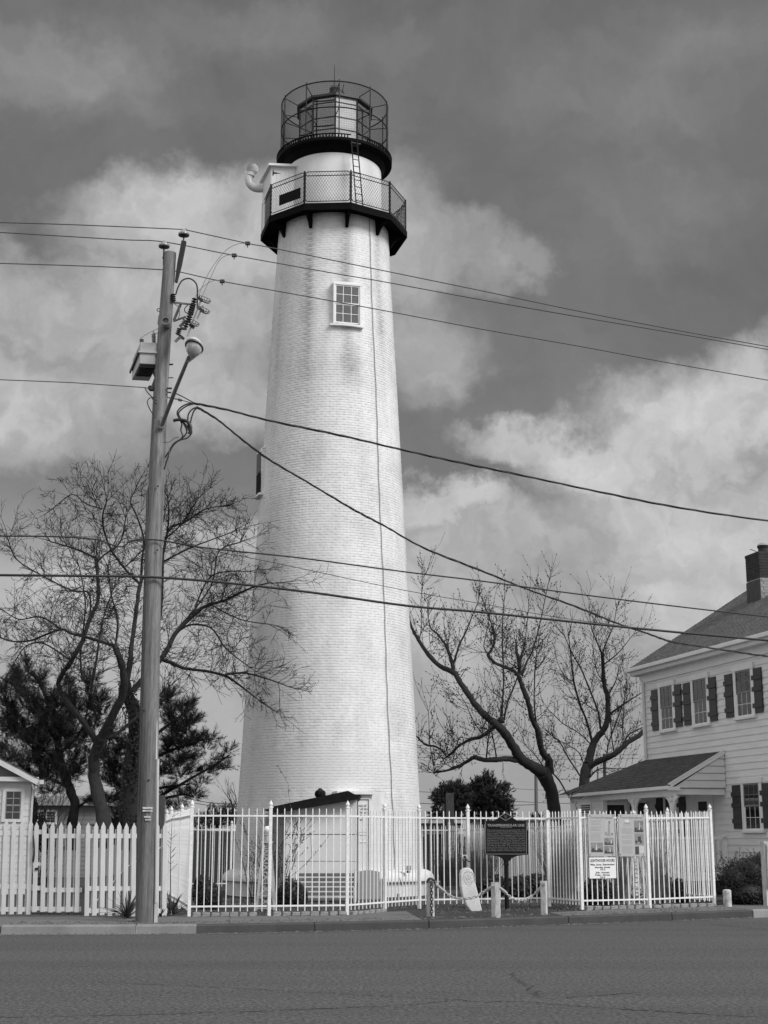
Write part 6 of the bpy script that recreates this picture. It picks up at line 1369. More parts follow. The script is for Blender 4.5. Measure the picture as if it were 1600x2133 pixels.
solo(MB().add(*(lambda P_: (P_, [(0, 1, 2, 3), (4, 7, 6, 5), (0, 4, 5, 1), (1, 5, 6, 2), (2, 6, 7, 3), (3, 7, 4, 0)]))([gnd(353, 1907, .17) + Vector(v) for v in ((-.07, -.05, 0), (.06, -.06, 0), (.07, .05, 0), (-.06, .06, 0), (-.05, -.04, .09), (.05, -.04, .10), (.04, .04, .11), (-.05, .04, .09))])), 'stone', M_st, 'small pale stone lying before the yucca right of the utility pole', 'stone', loc=gnd(353, 1907, .17), bevel=.02)
# sapling
o = thing('sapling', 'thin leafless sapling standing before the left side run of white fence', 'plant', gnd(356, 1892, .17)); q0 = gnd(356, 1892, .17)
mb = MB(); st = spline([Vector((q0.x, q0.y, .17)), at(355, 1800, q0.y), at(357, 1740, q0.y), at(359, 1702, q0.y)], 6); mb.tube(st, [.012 - .008 * i / (len(st) - 1) for i in range(len(st))], 5); mb.build('stem', M_twig, o)
tw = Twigs(); rg = random.Random(4)
for k in range(16): grow(tw, st[rg.randint(4, len(st) - 1)], Vector((rg.choice((-1, 1)), rg.gauss(0, .5), .8)), rg.uniform(.08, .22), .004, 0, rg)
tw.build('twig_spray', M_twig, o)
# ---- bushes
M_box = mat('boxwood_leaf', .016, .6, .4, 3); M_bush = mat('bush_leaf', .016, .6, .4, 3)
def bush(label, blobs, Y, seed, leaf=.035, m=None, n_=900, name='bush', core=.82, cat='bush', group=None, zfloor=.16):
    m = m or M_box; q = at(blobs[0][0], blobs[0][1], Y); o = thing(name, label, cat, (q.x, q.y, zfloor), group); rg = random.Random(seed); mb = MB(); V = []; Fq = []
    for (px, py, rx, ry) in blobs:
        c = at(px, py, Y); X = (at(px + rx, py, Y) - c).length; Z = (at(px, py - ry, Y) - c).length; rows_ = []
        k0 = len(mb.v)
        for i in range(7):
            t = -PI / 2 + PI * i / 6
            for j in range(10): mb.v.append((c.x + X * core * math.cos(t) * math.cos(j * PI / 5) , c.y + X * core * math.cos(t) * math.sin(j * PI / 5), c.z + Z * core * math.sin(t)))
        for i in range(6):
            for j in range(10): mb.f.append((k0 + i * 10 + j, k0 + i * 10 + (j + 1) % 10, k0 + (i + 1) * 10 + (j + 1) % 10, k0 + (i + 1) * 10 + j))
        for k in range(n_):
            v = Vector((rg.gauss(0, 1), rg.gauss(0, 1), rg.gauss(0, 1))).normalized() * rg.uniform(core, 1.07) * (1 + .10 * noise.noise(Vector((px * .1 + k * .0, 0, 0)) + Vector((rg.random(), 0, 0))))
            p = c + Vector((v.x * X, v.y * X, v.z * Z))
            if p.z < zfloor: continue
            a = Vector((rg.gauss(0, 1), rg.gauss(0, 1), rg.gauss(0, 1))).normalized() * leaf * rg.uniform(.6, 1.2); b_2 = a.orthogonal().normalized() * leaf * .5; k_ = len(V); V += [p - a, p + b_2, p + a, p - b_2]; Fq.append((k_, k_ + 1, k_ + 2, k_ + 3))
    c_ = mb.build('inner_mass', m, o, smooth=True, fix=True)
    o_ = wl(o); me = bpy.data.meshes.new('leaves'); me.from_pydata([tuple(v - o_) for v in V], [], Fq); me.materials.append(m); l_ = link('leaves', me, o); l_['kind'] = 'stuff'; return o
bush('dark rounded shrub behind the fence just right of the left corner post', [(428, 1862, 26, 32), (420, 1845, 16, 22), (448, 1878, 14, 18)], 33.0, 1)
bush('round clipped dark boxwood half hiding the left end of the bench', [(606, 1862, 28, 32), (596, 1870, 20, 26), (622, 1868, 18, 26)], 34.6, 2)
bush('dark shrub behind the fence below the lighthouse hours sign', [(1240, 1858, 24, 32), (1262, 1862, 16, 28), (1228, 1866, 14, 24)], 35.0, 3)
bush('dark clipped shrub behind the fence right of the lattice tower ornament', [(1385, 1852, 20, 30), (1380, 1862, 14, 22)], 36.2, 4); bush('second dark clipped shrub nearer the far end of the fence', [(1416, 1856, 20, 26), (1425, 1862, 14, 20)], 36.4, 5)
bush('dark low planting behind the black historical marker post', [(1085, 1850, 34, 26), (1120, 1845, 26, 24), (1030, 1845, 26, 24), (1000, 1852, 16, 18)], 38.5, 6, m=M_bush, leaf=.05)
def stems(name, label, c, n_, L, seed, spread=.35, r0=.006, m=None, lvl=1, droop=0, up=.2, leaf=0.0, cat='bush', base_r=.2, nch=(2, 4), mleaf=None, group=None):
    o = thing(name, label, cat, c, group); tw = Twigs(); rg = random.Random(seed)
    for k in range(n_):
        a = rg.uniform(0, 2 * PI); b0 = Vector(c) + Vector((math.cos(a), math.sin(a), 0)) * base_r * rg.random(); d = Vector((math.cos(a) * spread * rg.uniform(.2, 1.6), math.sin(a) * spread * rg.uniform(.2, 1.6), 1)); grow(tw, b0, d, L * rg.uniform(.6, 1.05), r0, lvl, rg, up, .16, 0, droop, nch)
    s_ = tw.build('stems', m or M_twig, o)
    if leaf:
        V = []; Fq = []; vs = tw.v
        for k in range(int(len(vs) * .12)):
            p = vs[rg.randrange(len(vs))] + Vector((rg.gauss(0, .02), rg.gauss(0, .02), rg.gauss(0, .02))); a = Vector((rg.gauss(0, 1), rg.gauss(0, 1), rg.gauss(0, 1))).normalized() * leaf; b_2 = a.orthogonal().normalized() * leaf * .6; k_ = len(V); V += [p - a, p + b_2, p + a, p - b_2]; Fq.append((k_, k_ + 1, k_ + 2, k_ + 3))
        me = bpy.data.meshes.new('leaves'); o_ = wl(o); me.from_pydata([tuple(v - o_) for v in V], [], Fq); me.materials.append(mleaf or M_bush); l_ = link('leaves', me, o); l_['kind'] = 'stuff'
    return o
# rose bush against the shed
q = at(575, 1880, 36.2); stems('rose_bush', 'sparse leggy rose bush against the shed corner', (q.x, q.y, .16), 10, 1.9, 12, spread=.32, r0=.012, leaf=.028, lvl=2, base_r=.12)
q = at(527, 1880, 36.0); stems('rose_bush', 'thin climbing shrub before the shaded side of the shed', (q.x, q.y, .16), 7, 1.25, 13, spread=.22, r0=.010, leaf=.022, lvl=1, base_r=.1)
# big bush at the right
q = gnd(1552, 1880, .16); bq = bush('big_bush' if False else 'large dense dark bush with upright stems beside the end of the white fence', [(1560, 1858, 48, 32), (1590, 1840, 44, 46), (1535, 1862, 30, 24), (1610, 1860, 40, 34), (1570, 1820, 34, 36), (1600, 1808, 34, 36), (1540, 1835, 30, 32)], 35.3, 15, n_=1500, leaf=.03)
tw = Twigs(); rg = random.Random(3); c = gnd(1565, 1878, .16)
for k in range(520):
    b0 = c + Vector((rg.uniform(-.45, 1.1), rg.uniform(-.3, .5), .1)); a = rg.uniform(-1, 1); grow(tw, b0, Vector((a * .7 - .10, rg.gauss(0, .3), 1)), rg.uniform(.45, .85), .009, 1, rg, .15, .12, 0, 0, (2, 4))
s_ = tw.build('stems', M_twig, bq)
V = []; Fq = []
for k in range(24000):
    p = tw.v[rg.randrange(len(tw.v))] + Vector((rg.gauss(0, .02), rg.gauss(0, .02), rg.gauss(0, .02))); a = Vector((rg.gauss(0, 1), rg.gauss(0, 1), rg.gauss(0, 1))).normalized() * .026; b_2 = a.orthogonal().normalized() * .017; k_ = len(V); V += [p - a, p + b_2, p + a, p - b_2]; Fq.append((k_, k_ + 1, k_ + 2, k_ + 3))
me = bpy.data.meshes.new('leaves'); o_ = wl(bq); me.from_pydata([tuple(v - o_) for v in V], [], Fq); me.materials.append(M_bush); link('leaves', me, bq)['kind'] = 'stuff'
# dry ornamental grasses and canes
M_dry = mat('dry_grass', .14, .8, .3, 5); M_cane = mat('brown_cane', .07, .8, .3, 5)
def grass_clump(label, px, py, Y, n_, L, seed, m, w=.006, spread=.22, group='ornamental grass clumps'):
    q = at(px, py, Y); o = thing('ornamental_grass', label, 'grass clump', (q.x, q.y, .12), group); rg = random.Random(seed); V = []; Fq = []
    for k in range(n_):
        a = rg.uniform(0, 2 * PI); p = Vector((math.cos(a) * .3 * rg.random(), math.sin(a) * .3 * rg.random(), 0)); d = Vector((math.cos(a) * spread * rg.uniform(0, 1.6), math.sin(a) * spread * rg.uniform(0, 1.6), 1)).normalized(); l_ = L * rg.uniform(.6, 1.05); s_ = Vector((w, 0, 0)); k0 = len(V)
        for i in range(4):
            t = i / 3; c_ = p + d * l_ * t + Vector((d.x, d.y, -.12)) * (t * t * l_ * .5); V += [c_ - s_ * (1 - t * .8), c_ + s_ * (1 - t * .8)]
        for i in range(3): Fq.append((k0 + 2 * i, k0 + 2 * i + 1, k0 + 2 * i + 3, k0 + 2 * i + 2))
    me = bpy.data.meshes.new('blades'); me.from_pydata([tuple(v) for v in V], [], Fq); me.materials.append(m); l_ = link('blades', me, o); l_['kind'] = 'stuff'; return o
grass_clump('tall grey-brown grass clump behind the fence between the entry post and the marker', 998, 1880, 40.5, 420, 1.75, 1, M_cane, .009)
grass_clump('tall dry grass clump behind the steep fence return right of the marker', 1172, 1880, 39.5, 520, 1.9, 2, M_dry, .008, .18)
grass_clump('dry canes standing behind the right-hand information sign', 1300, 1880, 36.5, 120, 2.0, 3, M_dry, .008, .07)
grass_clump('thin dry canes behind the last fence panel near the porch', 1372, 1880, 36.0, 110, 2.0, 4, M_dry, .007, .09)
grass_clump('dark grassy planting seen through the fence just left of the marker stone', 938, 1880, 50, 300, 1.2, 5, M_cane, .012, .2)
tw = Twigs(); 
bush('dark shrub mass beside the small white building behind the picket gate', [(82, 1730, 14, 40), (95, 1750, 22, 30), (70, 1690, 8, 30)], 46, 21, m=M_bush, leaf=.06, n_=350, core=.6)
q = at(78, 1800, 45.5); stems('leafless_shrub', 'bare twiggy shrub beside the small white building', (q.x, q.y, .1), 26, 3.6, 22, spread=.28, r0=.012, lvl=2, base_r=.3)

# ------------------------------------------------------------------ bench
BY = 37.0
M_bw = mat('bench_slat', .11, .7, .25, 5, vec=(.6, 4, 4), var2=.1); M_bc = mat('bench_casting', .62, .6, .08, 5)
bx0, bx1 = at(618, 1850, BY).x, at(738, 1850, BY).x; bz = .16
bench = thing('park_bench', 'slatted park bench with white cast ends against the white shed', 'bench', ((bx0 + bx1) / 2, BY, bz))
zt_ = at(680, 1818, BY).z
for k in range(5):
    mb = MB(); z_ = zt_ - .055 - k * .115; y_ = BY + .26 - k * .035; mb.box(((bx0 + bx1) / 2, y_, z_), (bx1 - bx0, .03, .078), axes=((1, 0, 0), (0, .97, -.24), (0, .24, .97))); mb.build('back_slat', M_bw, bench, bevel=.006)
zs = zt_ - .62
for k in range(5):
    mb = MB(); mb.box(((bx0 + bx1) / 2, BY + .02 - k * .11, zs - (.02 if k == 4 else 0)), (bx1 - bx0, .092, .03)); mb.build('seat_slat', M_bw, bench, bevel=.006)
for x in (bx0 - .03, bx1 + .02):
    e = link('cast_end', None, bench, wpos=(x, BY, bz)); y_ = BY
    mb = MB(); mb.tube(spline([(x, y_ - .50, bz), (x, y_ - .47, bz + .2), (x, y_ - .42, zs - .02), (x, y_ - .45, zs + .16), (x, y_ - .36, zs + .25), (x, y_ - .1, zs + .24), (x, y_ + .12, zs + .22)], 5), .035, 8); mb.build('leg', M_bc, e)
    mb = MB(); mb.tube(spline([(x, y_ + .16, bz), (x, y_ + .10, bz + .2), (x, y_ + .10, zs), (x, y_ + .2, zt_ - .2), (x, y_ + .30, zt_ + .04)], 5), .035, 8); mb.tube([(x, y_ - .42, zs - .04), (x, y_ + .1, zs - .04)], .03, 6); mb.build('back_support', M_bc, e)
xm = (bx0 + bx1) / 2 + .15; mb = MB(); mb.tube([(xm, BY - .4, bz), (xm, BY - .3, zs - .03), (xm, BY + .1, zs - .03)], .022, 6); mb.build('leg', M_black, bench)
# utility box by the bench
UY = 38.2; a, c = at(745, 1880, UY), at(791, 1814, UY); ub = thing('utility_box', 'tall light grey box with slightly arched top right of the bench', 'utility box', ((a.x + c.x) / 2, UY, .16))
M_ub = mat('utility_grey', .36, .6, .05, 3); w_ = c.x - a.x; h_ = c.z - .16
mb = MB(); poly = [(a.x, UY, .16)] + [(a.x + w_, UY, .16)] + [(a.x + w_ * (1 - t), UY, .16 + h_ - .03 + .04 * math.sin(PI * t)) for t in [i / 8 for i in range(9)]]; mb.prism(poly, (0, .5, 0)); mb.build('box_body', M_ub, ub)
a2, c2 = at(791.5, 1880, UY), at(806, 1828, UY); mb = MB(); mb.par((a2.x, UY + .05, .16), (c2.x - a2.x, 0, 0), (0, .45, 0), (0, 0, c2.z - .2)); mb.build('side_box', mat('utility_grey_dark', .2, .6), ub)
# things on the right of the tower foot: meter box and small marker
sm_ = thing('meter_box', 'small weathered box fixed to the tower foot above the plinth groove', 'meter box', at(851, 1808, 39.9)); q = wl(sm_); mb = MB(); mb.box(q, (.14, .1, .12)); mb.build('box_body', M_ub, sm_); mb = MB(); mb.box(q + Vector((0, .0, -.1)), (.10, .06, .06)); mb.build('bracket', M_hwd, sm_)
sb_ = thing('ground_outlet', 'small dark outlet box standing at the tower foot behind the fence', 'outlet box', at(830, 1868, 38.6)); q = wl(sb_); mb = MB(); mb.box(q, (.08, .06, .16)); mb.build('box_body', MATS['utility_grey_dark'], sb_); mb = MB(); mb.tube([q + Vector((.12, 0, .1)), q + Vector((.10, 0, .25)), q + Vector((.02, 0, .5))], .008, 4); mb.build('conduit', M_dwire, sb_)
# ------------------------------------------------------------------ lattice model lighthouses
M_lat = mat('lattice_white_wood', .40, .7, .2, 5, bump=.2)
def lattice(label, px, pytop, pybase, Y, wb, wt, head):
    c = at(px, 1850, Y); z0 = .16; z1 = at(px, pytop, Y).z; H_ = z1 - z0; o = thing('lattice_tower_ornament', label, 'garden ornament', (c.x, Y, z0), 'lattice tower ornaments')
    def cn(k, t): w = (wb + (wt - wb) * t) / 2; sx_, sy_ = ((-1, -1), (1, -1), (1, 1), (-1, 1))[k % 4]; return Vector((c.x + sx_ * w, Y + sy_ * w, z0 + H_ * t))
    for k in range(4): MB().bar(cn(k, 0), cn(k, 1), .055, .055).build('corner_leg', M_lat, o)
    lv_ = [.03, .22, .40, .56, .70, .82, .92, 1.0]
    for k in range(4):
        for i in range(len(lv_) - 1):
            MB().bar(cn(k, lv_[i]), cn(k + 1, lv_[i]), .03, .02).build('cross_bar', M_lat, o)
            if k in (0, 1): MB().bar(cn(k, lv_[i]), cn(k + 1, lv_[i + 1]), .024, .02).build('diagonal', M_lat, o); MB().bar(cn(k + 1, lv_[i]) + Vector((0, .012, 0)), cn(k, lv_[i + 1]) + Vector((0, .012, 0)), .024, .02).build('diagonal', M_lat, o)
    if head:
        MB().box((c.x, Y, z1 + .02), (wt + .12, wt + .12, .04)).build('gallery', M_lat, o)
        mb = MB(); mb.lathe([(.085, .04), (.085, .16), (.10, .18), (.02, .20)], (c.x, Y, z1), 8); mb.build('lantern', M_lat, o)
        mb = MB(); mb.lathe([(.0, 0)] + [(.085 * math.sin(t), .085 - .085 * math.cos(t)) for t in [PI * i / 10 for i in range(1, 11)]], (c.x, Y, z1 + .20), 14); mb.build('ball', mat('white_globe', .8, .2), o, smooth=True)
lattice('white lattice tower ornament with a ball top behind the second post of the front fence', 555, 1756, 1890, 32.6, .40, .13, True)
lattice('white lattice tower ornament standing below the right-hand information sign', 1325.5, 1768, 1885, 34.9, .46, .12, False)

# ------------------------------------------------------------------ historical marker
MY = 33.05; M_mk = mat('marker_black', .007, .6, .15, 6, spec=.2); M_gold = mat('marker_lettering', .26, .45)
mk = thing('historical_marker', 'black cast historical marker headed TRANSPENINSULAR LINE on a round post', 'sign', (at(1054, 1885, MY).x, MY, .16))
A = lambda x, y, d=0: at(x, y, MY + d)
def shape(pts, y0, dep): return [Vector((p.x, MY + y0, p.z)) for p in [A(x, y) for x, y in pts]], (0, dep, 0)
out_ = [(1010, 1780), (1010, 1709), (1029, 1709), (1036, 1706), (1040, 1702), (1053.5, 1692.0), (1068, 1702), (1072, 1706), (1078, 1709), (1098, 1709), (1098, 1728), (1101, 1730), (1101, 1778), (1098, 1781)]
MB().prism(*shape(out_, 0, .05)).build('plate', M_mk, mk, bevel=.004)
MB().prism(*shape([(1010, 1780), (1098, 1780), (1075, 1783.5), (1066, 1788), (1063, 1793), (1050, 1793), (1046, 1788), (1037, 1783.5)], .005, .04)).build('plate_foot', M_mk, mk)
mb = MB()
for (x0, y0), (x1, y1) in (((1011.5, 1779), (1011.5, 1710.5)), ((1096.5, 1710.5), (1096.5, 1779)), ((1011.5, 1779), (1097, 1779))): mb.bar(A(x0, y0, -.004), A(x1, y1, -.004), .010, .010, up=(0, 1, 0))
mb.build('border', M_gold, mk)['kind'] = 'stuff'
mb = MB(); dm = [(1053.5, 1693.5), (1067, 1701.3), (1053.5, 1709), (1040, 1701.3)]
for i in range(4): mb.bar(A(*dm[i], -.006), A(*dm[(i + 1) % 4], -.006), .012, .012, up=(0, 1, 0))
mb.build('emblem_frame', M_gold, mk)
mb = MB(); mb.box(A(1053.5, 1702.5, -.004), (.028, .01, .05)); mb.box(A(1051.0, 1700.5, -.004), (.008, .012, .035)); mb.box(A(1056, 1700.5, -.004), (.008, .012, .035)); mb.box(A(1053.5, 1698.5, -.004), (.06, .011, .008)); mb.build('emblem', mat('emblem_grey', .10, .5), mk)['kind'] = 'stuff'
text('lettering', 'TRANSPENINSULAR LINE', .074, A(1054, 1721.5, -.003), (1, 0, 0), (0, 0, 1), M_gold, mk, bold=.0028, fit=(A(1093, 1720) - A(1016, 1720)).length)
mb = MB(); mb.box(A(1054, 1723.8, -.003), (.26, .006, .006)); mb.build('rule', M_gold, mk)
MT = ['The stone monument erected April 26, 1751', 'marks the eastern end of the Transpeninsular', 'Line surveyed 1750-1751 by John Watson and', 'William Parsons of Pennsylvania and John Emory', 'and Thomas Jones of Maryland. This line', 'established the east-west boundary between', 'Pennsylvania\u2019s \u201cThree Lower Counties\u201d (now', 'Delaware) and the colony of Maryland. It was', 'used to find the middle point of the peninsula', '35 miles to the west. The stone bears the', 'arms of the Calverts on the south side and', 'the Penns on the north. It was established', 'and finally ratified 1769 by King George III.']
for i, s_ in enumerate(MT): text('lettering', s_, .040, A(1054.5, 1730.2 + i * 3.55, -.002), (1, 0, 0), (0, 0, 1), mat('marker_text', .22, .5), mk, depth=.002, fit=(A(1094, 1720) - A(1015, 1720)).length)
pq = A(1054.5, 1793); mb = MB(); mb.tube([(pq.x, MY + .025, pq.z + .03), (pq.x, MY + .025, .15)], .050, 16); mb.build('post', M_mk, mk, smooth=True)
mb = MB(); mb.lathe([(.052, 0), (.062, .01), (.062, .03), (.054, .04), (.054, .08), (.062, .09), (.062, .10), (.052, .11)], (pq.x, MY + .025, pq.z - .10), 16); mb.build('collar', M_mk, mk)
# ------------------------------------------------------------------ boundary stone, leaning
SY = 32.3; M_stone = mat('limewashed_stone', .70, .75, .12, 4, bump=.6, bscale=14, var2=.08, bdist=.012)
bs = thing('boundary_stone', 'leaning rounded white boundary stone with a carved crest behind the chain', 'marker stone', (at(985, 1893, SY).x, SY, .16))
def SPt(x, y): q = at(x, y, SY); return Vector((q.x, SY, q.z))
prof_ = [(982, 1900), (1005, 1899), (998, 1868), (990, 1838), (988, 1822), (984, 1812), (977, 1807.5), (969, 1808), (962, 1813), (960, 1822), (960.5, 1845), (965, 1868), (972, 1885)]
mb = MB(); mb.prism([SPt(x, y) for x, y in prof_], (-.03, .20, 0)); me = mb.mesh('stone_body', M_stone, wl(bs), bevel=.022)
link('stone_body', me, bs)
def relief(pts, w=.012): mb = MB(); w *= .75; mb.tube(spline([SPt(x, y) + Vector((0, .004, 0)) for x, y in pts], 4), w, 5); mb.build('carving', mat('weathered_carving', .30, .8, .2, 9), bs)
relief([(966, 1822), (970, 1817), (977, 1816), (984, 1819), (988, 1828), (988, 1838)]); relief([(966, 1825), (968, 1836), (974, 1843), (981, 1842), (985, 1834)], .010)
for p_ in ([(968, 1824), (972, 1831), (970, 1838)], [(973, 1821), (977, 1828), (974, 1834), (978, 1841)], [(981, 1823), (979, 1832), (984, 1838)], [(970, 1830), (976, 1832), (983, 1829)], [(969, 1842), (975, 1838), (982, 1839)]): relief(p_, .009)
# ------------------------------------------------------------------ posts and chain
M_cp = mat('worn_white_post', .50, .7, .25, 5, vec=(4, 4, 1.2), bump=.4, bscale=18, var2=.12)
def cpost(px, pyb, pyt, w, dpt_, label, ang=0.0, zb_=.17, name='chain_post'):
    q = gnd(px, pyb, zb_); zt = at(px, pyt, q.y).z; o = thing(name, label, 'post', (q.x, q.y, zb_), 'white posts at the kerb'); mb = MB(); mb.box((q.x, q.y, (zb_ + zt) / 2 - .03), (w, dpt_, zt - zb_ + .06), rz=ang); mb.build('post_body', M_cp, o, bevel=.008); return q, zt, o
qa, za_, oa = cpost(897, 1908, 1834, .125, .105, 'left chain post with a length of chain hanging down its face', R(-38))
qb, zb3, ob_ = cpost(1030.5, 1909, 1838, .10, .10, 'middle white chain post behind the painted kerb', R(-30)); 
st_q = gnd(1038, 1930.5, 0.0); o = thing('stake', 'pale pointed wooden stake standing in the road edge against the dark kerb', 'stake', (st_q.x, st_q.y, 0)); zt = at(1038, 1838, st_q.y).z
mb = MB(); mb.prism([(st_q.x - .03, st_q.y, .0), (st_q.x + .015, st_q.y, .0), (st_q.x + .055, st_q.y, .25), (st_q.x + .03, st_q.y, zt), (st_q.x - .055, st_q.y, zt), (st_q.x - .035, st_q.y, .2)], (0, .05, 0)); mb.build('board', M_cp, o, bevel=.004)
qc, zc3, oc = cpost(1134, 1904, 1835, .115, .11, 'right chain post beside the steep return of white fence', R(-24))
M_chain = mat('galvanised_chain', .55, .45, .25, 20, metal=.2); M_chain2 = mat('dark_chain', .05, .5, .3, 20)
def chain(label, pts, m, parent_pts=None, lk=.078, wr=.0115):
    s_ = spline(pts, 12); o = thing('chain', label, 'chain', s_[len(s_) // 2]); tw = MB(); acc_ = 0; pos = []; cum = [0]
    for i in range(len(s_) - 1): cum.append(cum[-1] + (s_[i + 1] - s_[i]).length)
    n_ = int(cum[-1] / (lk * .72)); proto = None; mb = MB(); loop = [Vector((math.cos(t) * lk * .5, math.sin(t) * lk * .32, 0)) for t in [2 * PI * i / 10 for i in range(11)]]; mb.tube(loop, wr, 5, cap=False); me = mb.mesh('link', m, smooth=True)
    for k in range(n_ + 1):
        d_ = cum[-1] * k / n_; i = max(0, min(len(s_) - 2, int(np.searchsorted(cum, d_)) - 1)); t = (d_ - cum[i]) / max(1e-6, cum[i + 1] - cum[i]); p = s_[i].lerp(s_[i + 1], t); dd = (s_[i + 1] - s_[i]).normalized()
        e = (dd.to_track_quat('X', 'Z') @ Matrix.Rotation(R(35 + 90 * (k % 2)), 3, 'X').to_quaternion()).to_euler(); link('link', me, o, wpos=p, rot=tuple(e))
    return o
fr = Vector((0, -.10, 0))
tA = Vector((qa.x + .04, qa.y - .06, za_ - .02)); tB = Vector((qb.x - .03, qb.y - .08, zb3 - .07)); tC = Vector((qc.x + .0, qc.y - .09, zc3 - .06))
def AT(x, y, Y): return at(x, y, Y)
chain('galvanised chain sagging in front of the leaning boundary stone', [tA, AT(925, 1856, 31.5), AT(942, 1868, 31.35), AT(958, 1871.5, 31.2), AT(975, 1871.5, 31.1), AT(995, 1866, 31.05), AT(1010, 1857, 31.05), tB], M_chain)
chain('galvanised chain sagging before the black marker post', [Vector((qb.x + .07, qb.y - .10, zb3 - .08)), AT(1052, 1858, 31.3), AT(1066, 1870, 31.5), AT(1084, 1874, 31.7), AT(1100, 1871, 31.9), AT(1116, 1860, 32.1), tC], M_chain)
chain('dark chain end hanging straight down the left chain post', [Vector((qa.x + .01, qa.y - .105, za_ + .00)), Vector((qa.x + .02, qa.y - .115, za_ - .2)), Vector((qa.x + .02, qa.y - .115, .20))], M_chain2)
mb = MB(); mb.tube(spline([Vector((qa.x - .07, qa.y - .08, za_ - .04)), Vector((qa.x - .03, qa.y - .10, za_ + .035)), Vector((qa.x + .05, qa.y - .08, za_ + .02)), Vector((qa.x + .10, qa.y - .06, za_ - .08))], 4), .022, 6); mb.build('top_hook', M_chain2, oa)
# small white bollard by the bush
q = gnd(1516, 1888, .17); o = thing('bollard', 'short peeling white wooden bollard before the large bush', 'bollard', (q.x, q.y, .16)); mb = MB(); mb.lathe([(.095, 0), (.097, .35), (.092, .37), (.06, .385), (0, .39)], (q.x, q.y, .16), 14); mb.build('bollard_body', mat('peeling_white', .45, .8, .45, 9, bump=.5), o, smooth=True)
# rustic white fence end at the right edge
q = at(1594, 1850, 34.4); o = thing('rustic_fence_end', 'weathered white fence post with crooked boards at the right edge of the picture', 'fence', (q.x, 34.4, .16))
a = at(1590, 1753, 34.4); mb = MB(); mb.box((a.x, 34.4, (a.z + .16) / 2), (.10, .12, a.z - .16), rz=R(35)); mb.build('post', M_cp, o, bevel=.006)
for (xx, x2) in ((1600, 1603), (1608, 1607)):
    t_, b_3 = at(xx, 1753, 34.3), at(x2, 1850, 34.3); mb = MB(); mb.bar(b_3, t_, .07, .02, up=(0, 1, 0)); mb.build('board', M_cp, o, bevel=.003)
# ------------------------------------------------------------------ information signs on the fence
M_panel = mat('sign_panel', .42, .45, .05, 8); M_panelt = mat('faded_text', .28, .5); M_dk = mat('photo_dark', .06, .4, .3, 12); M_md = mat('photo_mid', .22, .4, .3, 10); M_lt = mat('photo_light', .55, .4, .1, 10); M_hrs = mat('hours_sign', .80, .45, .03, 5)
sgd = (P9 - P8).normalized(); sgn_ = Vector((sgd.y, -sgd.x, 0)); sgn_ = sgn_ if sgn_.y < 0 else -sgn_
SO = P8 + sgn_ * .045
def sq_(px, py, off=0.0):
    d = ray(px, py); e = Vector((0, 0, EYE)); pl = SO + sgn_ * off; t = (pl - e).dot(sgn_) / d.dot(sgn_); return e + d * t
def plate(name, x0, y0, x1, y1, off, th, m, par, bevel=0):
    a, c = sq_(x0, y1), sq_(x1, y0); mb = MB(); mb.par(a + sgn_ * (off - th), sgd * (c - a).dot(sgd), sgn_ * th, Vector((0, 0, c.z - a.z))); return mb.build(name, m, par, bevel=bevel)
def sign(label, x0, y0, x1, y1, m): 
    c = sq_((x0 + x1) / 2, y1); s_ = thing('information_sign', label, 'sign', c); plate('sign_board', x0, y0, x1, y1, .012, .012, m, s_, .002); return s_
def stext(s, px, py, size, par, m, fit=None, align='CENTER', bold=0.0): return text('lettering', s, size, sq_(px, py, .014), sgd, (0, 0, 1), m, par, align, .001, bold, fit=fit)
def wpx(x0, x1): return (sq_(x1, 1750) - sq_(x0, 1750)).length
s1_ = sign('left information panel with three small photographs, above the hours sign', 1226.5, 1696.5, 1279, 1784, M_panel)
stext('The Historic 1859 Lighthouse', 1253, 1705, .06, s1_, MATS['utility_grey_dark'], fit=wpx(1230, 1276))
for k in range(17): 
    if k in (4, 9): continue
    plate('text_line', 1229.5, 1709 + k * 2.55, 1253 - (k * 7 % 5), 1709.9 + k * 2.55, .0135, .001, M_panelt, s1_)
def photo(par, x0, y0, x1, y1, lh_x, bgm, towers=True, gm=None):
    h = y1 - y0; plate('photograph', x0, y0, x1, y1, .0145, .002, bgm, par); plate('photograph_ground', x0, y1 - h * .22, x1, y1, .0155, .001, gm or M_dk, par)
    w_ = (x1 - x0); xc = x0 + w_ * lh_x; a0 = [sq_(xc - w_ * .07, y1 - h * .2, .0165), sq_(xc + w_ * .07, y1 - h * .2, .0165), sq_(xc + w_ * .04, y0 + h * .2, .0165), sq_(xc - w_ * .04, y0 + h * .2, .0165)]
    mb = MB(); mb.prism(a0, sgn_ * .001); mb.build('photograph_tower', M_lt, par)
    for (fx, fr_) in ((.2, .14), (.72, .16)):
        mb = MB(); mb.prism([sq_(x0 + w_ * fx + w_ * fr_ * math.cos(t), y1 - h * .27 + h * .14 * math.sin(t), .0160) for t in [i * PI / 4 for i in range(8)]], sgn_ * .0008); mb.build('photograph_tree', M_dk, par)
plate('photograph', 1259.5, 1709, 1277, 1741, .0135, .001, mat('pale_print', .44, .5), s1_)
mb = MB(); mb.prism([sq_(1265.5, 1741, .015), sq_(1271.5, 1741, .015), sq_(1270, 1713, .015), sq_(1267.5, 1713, .015)], sgn_ * .001); mb.build('drawing_tower', M_panelt, s1_); plate('drawing_lantern', 1267, 1710, 1270.4, 1715, .016, .001, MATS['utility_grey_dark'], s1_); plate('drawing_house', 1259.5, 1733, 1264, 1740, .015, .001, M_panelt, s1_); plate('drawing_tree', 1272.5, 1735, 1276, 1740, .015, .001, MATS['utility_grey_dark'], s1_)
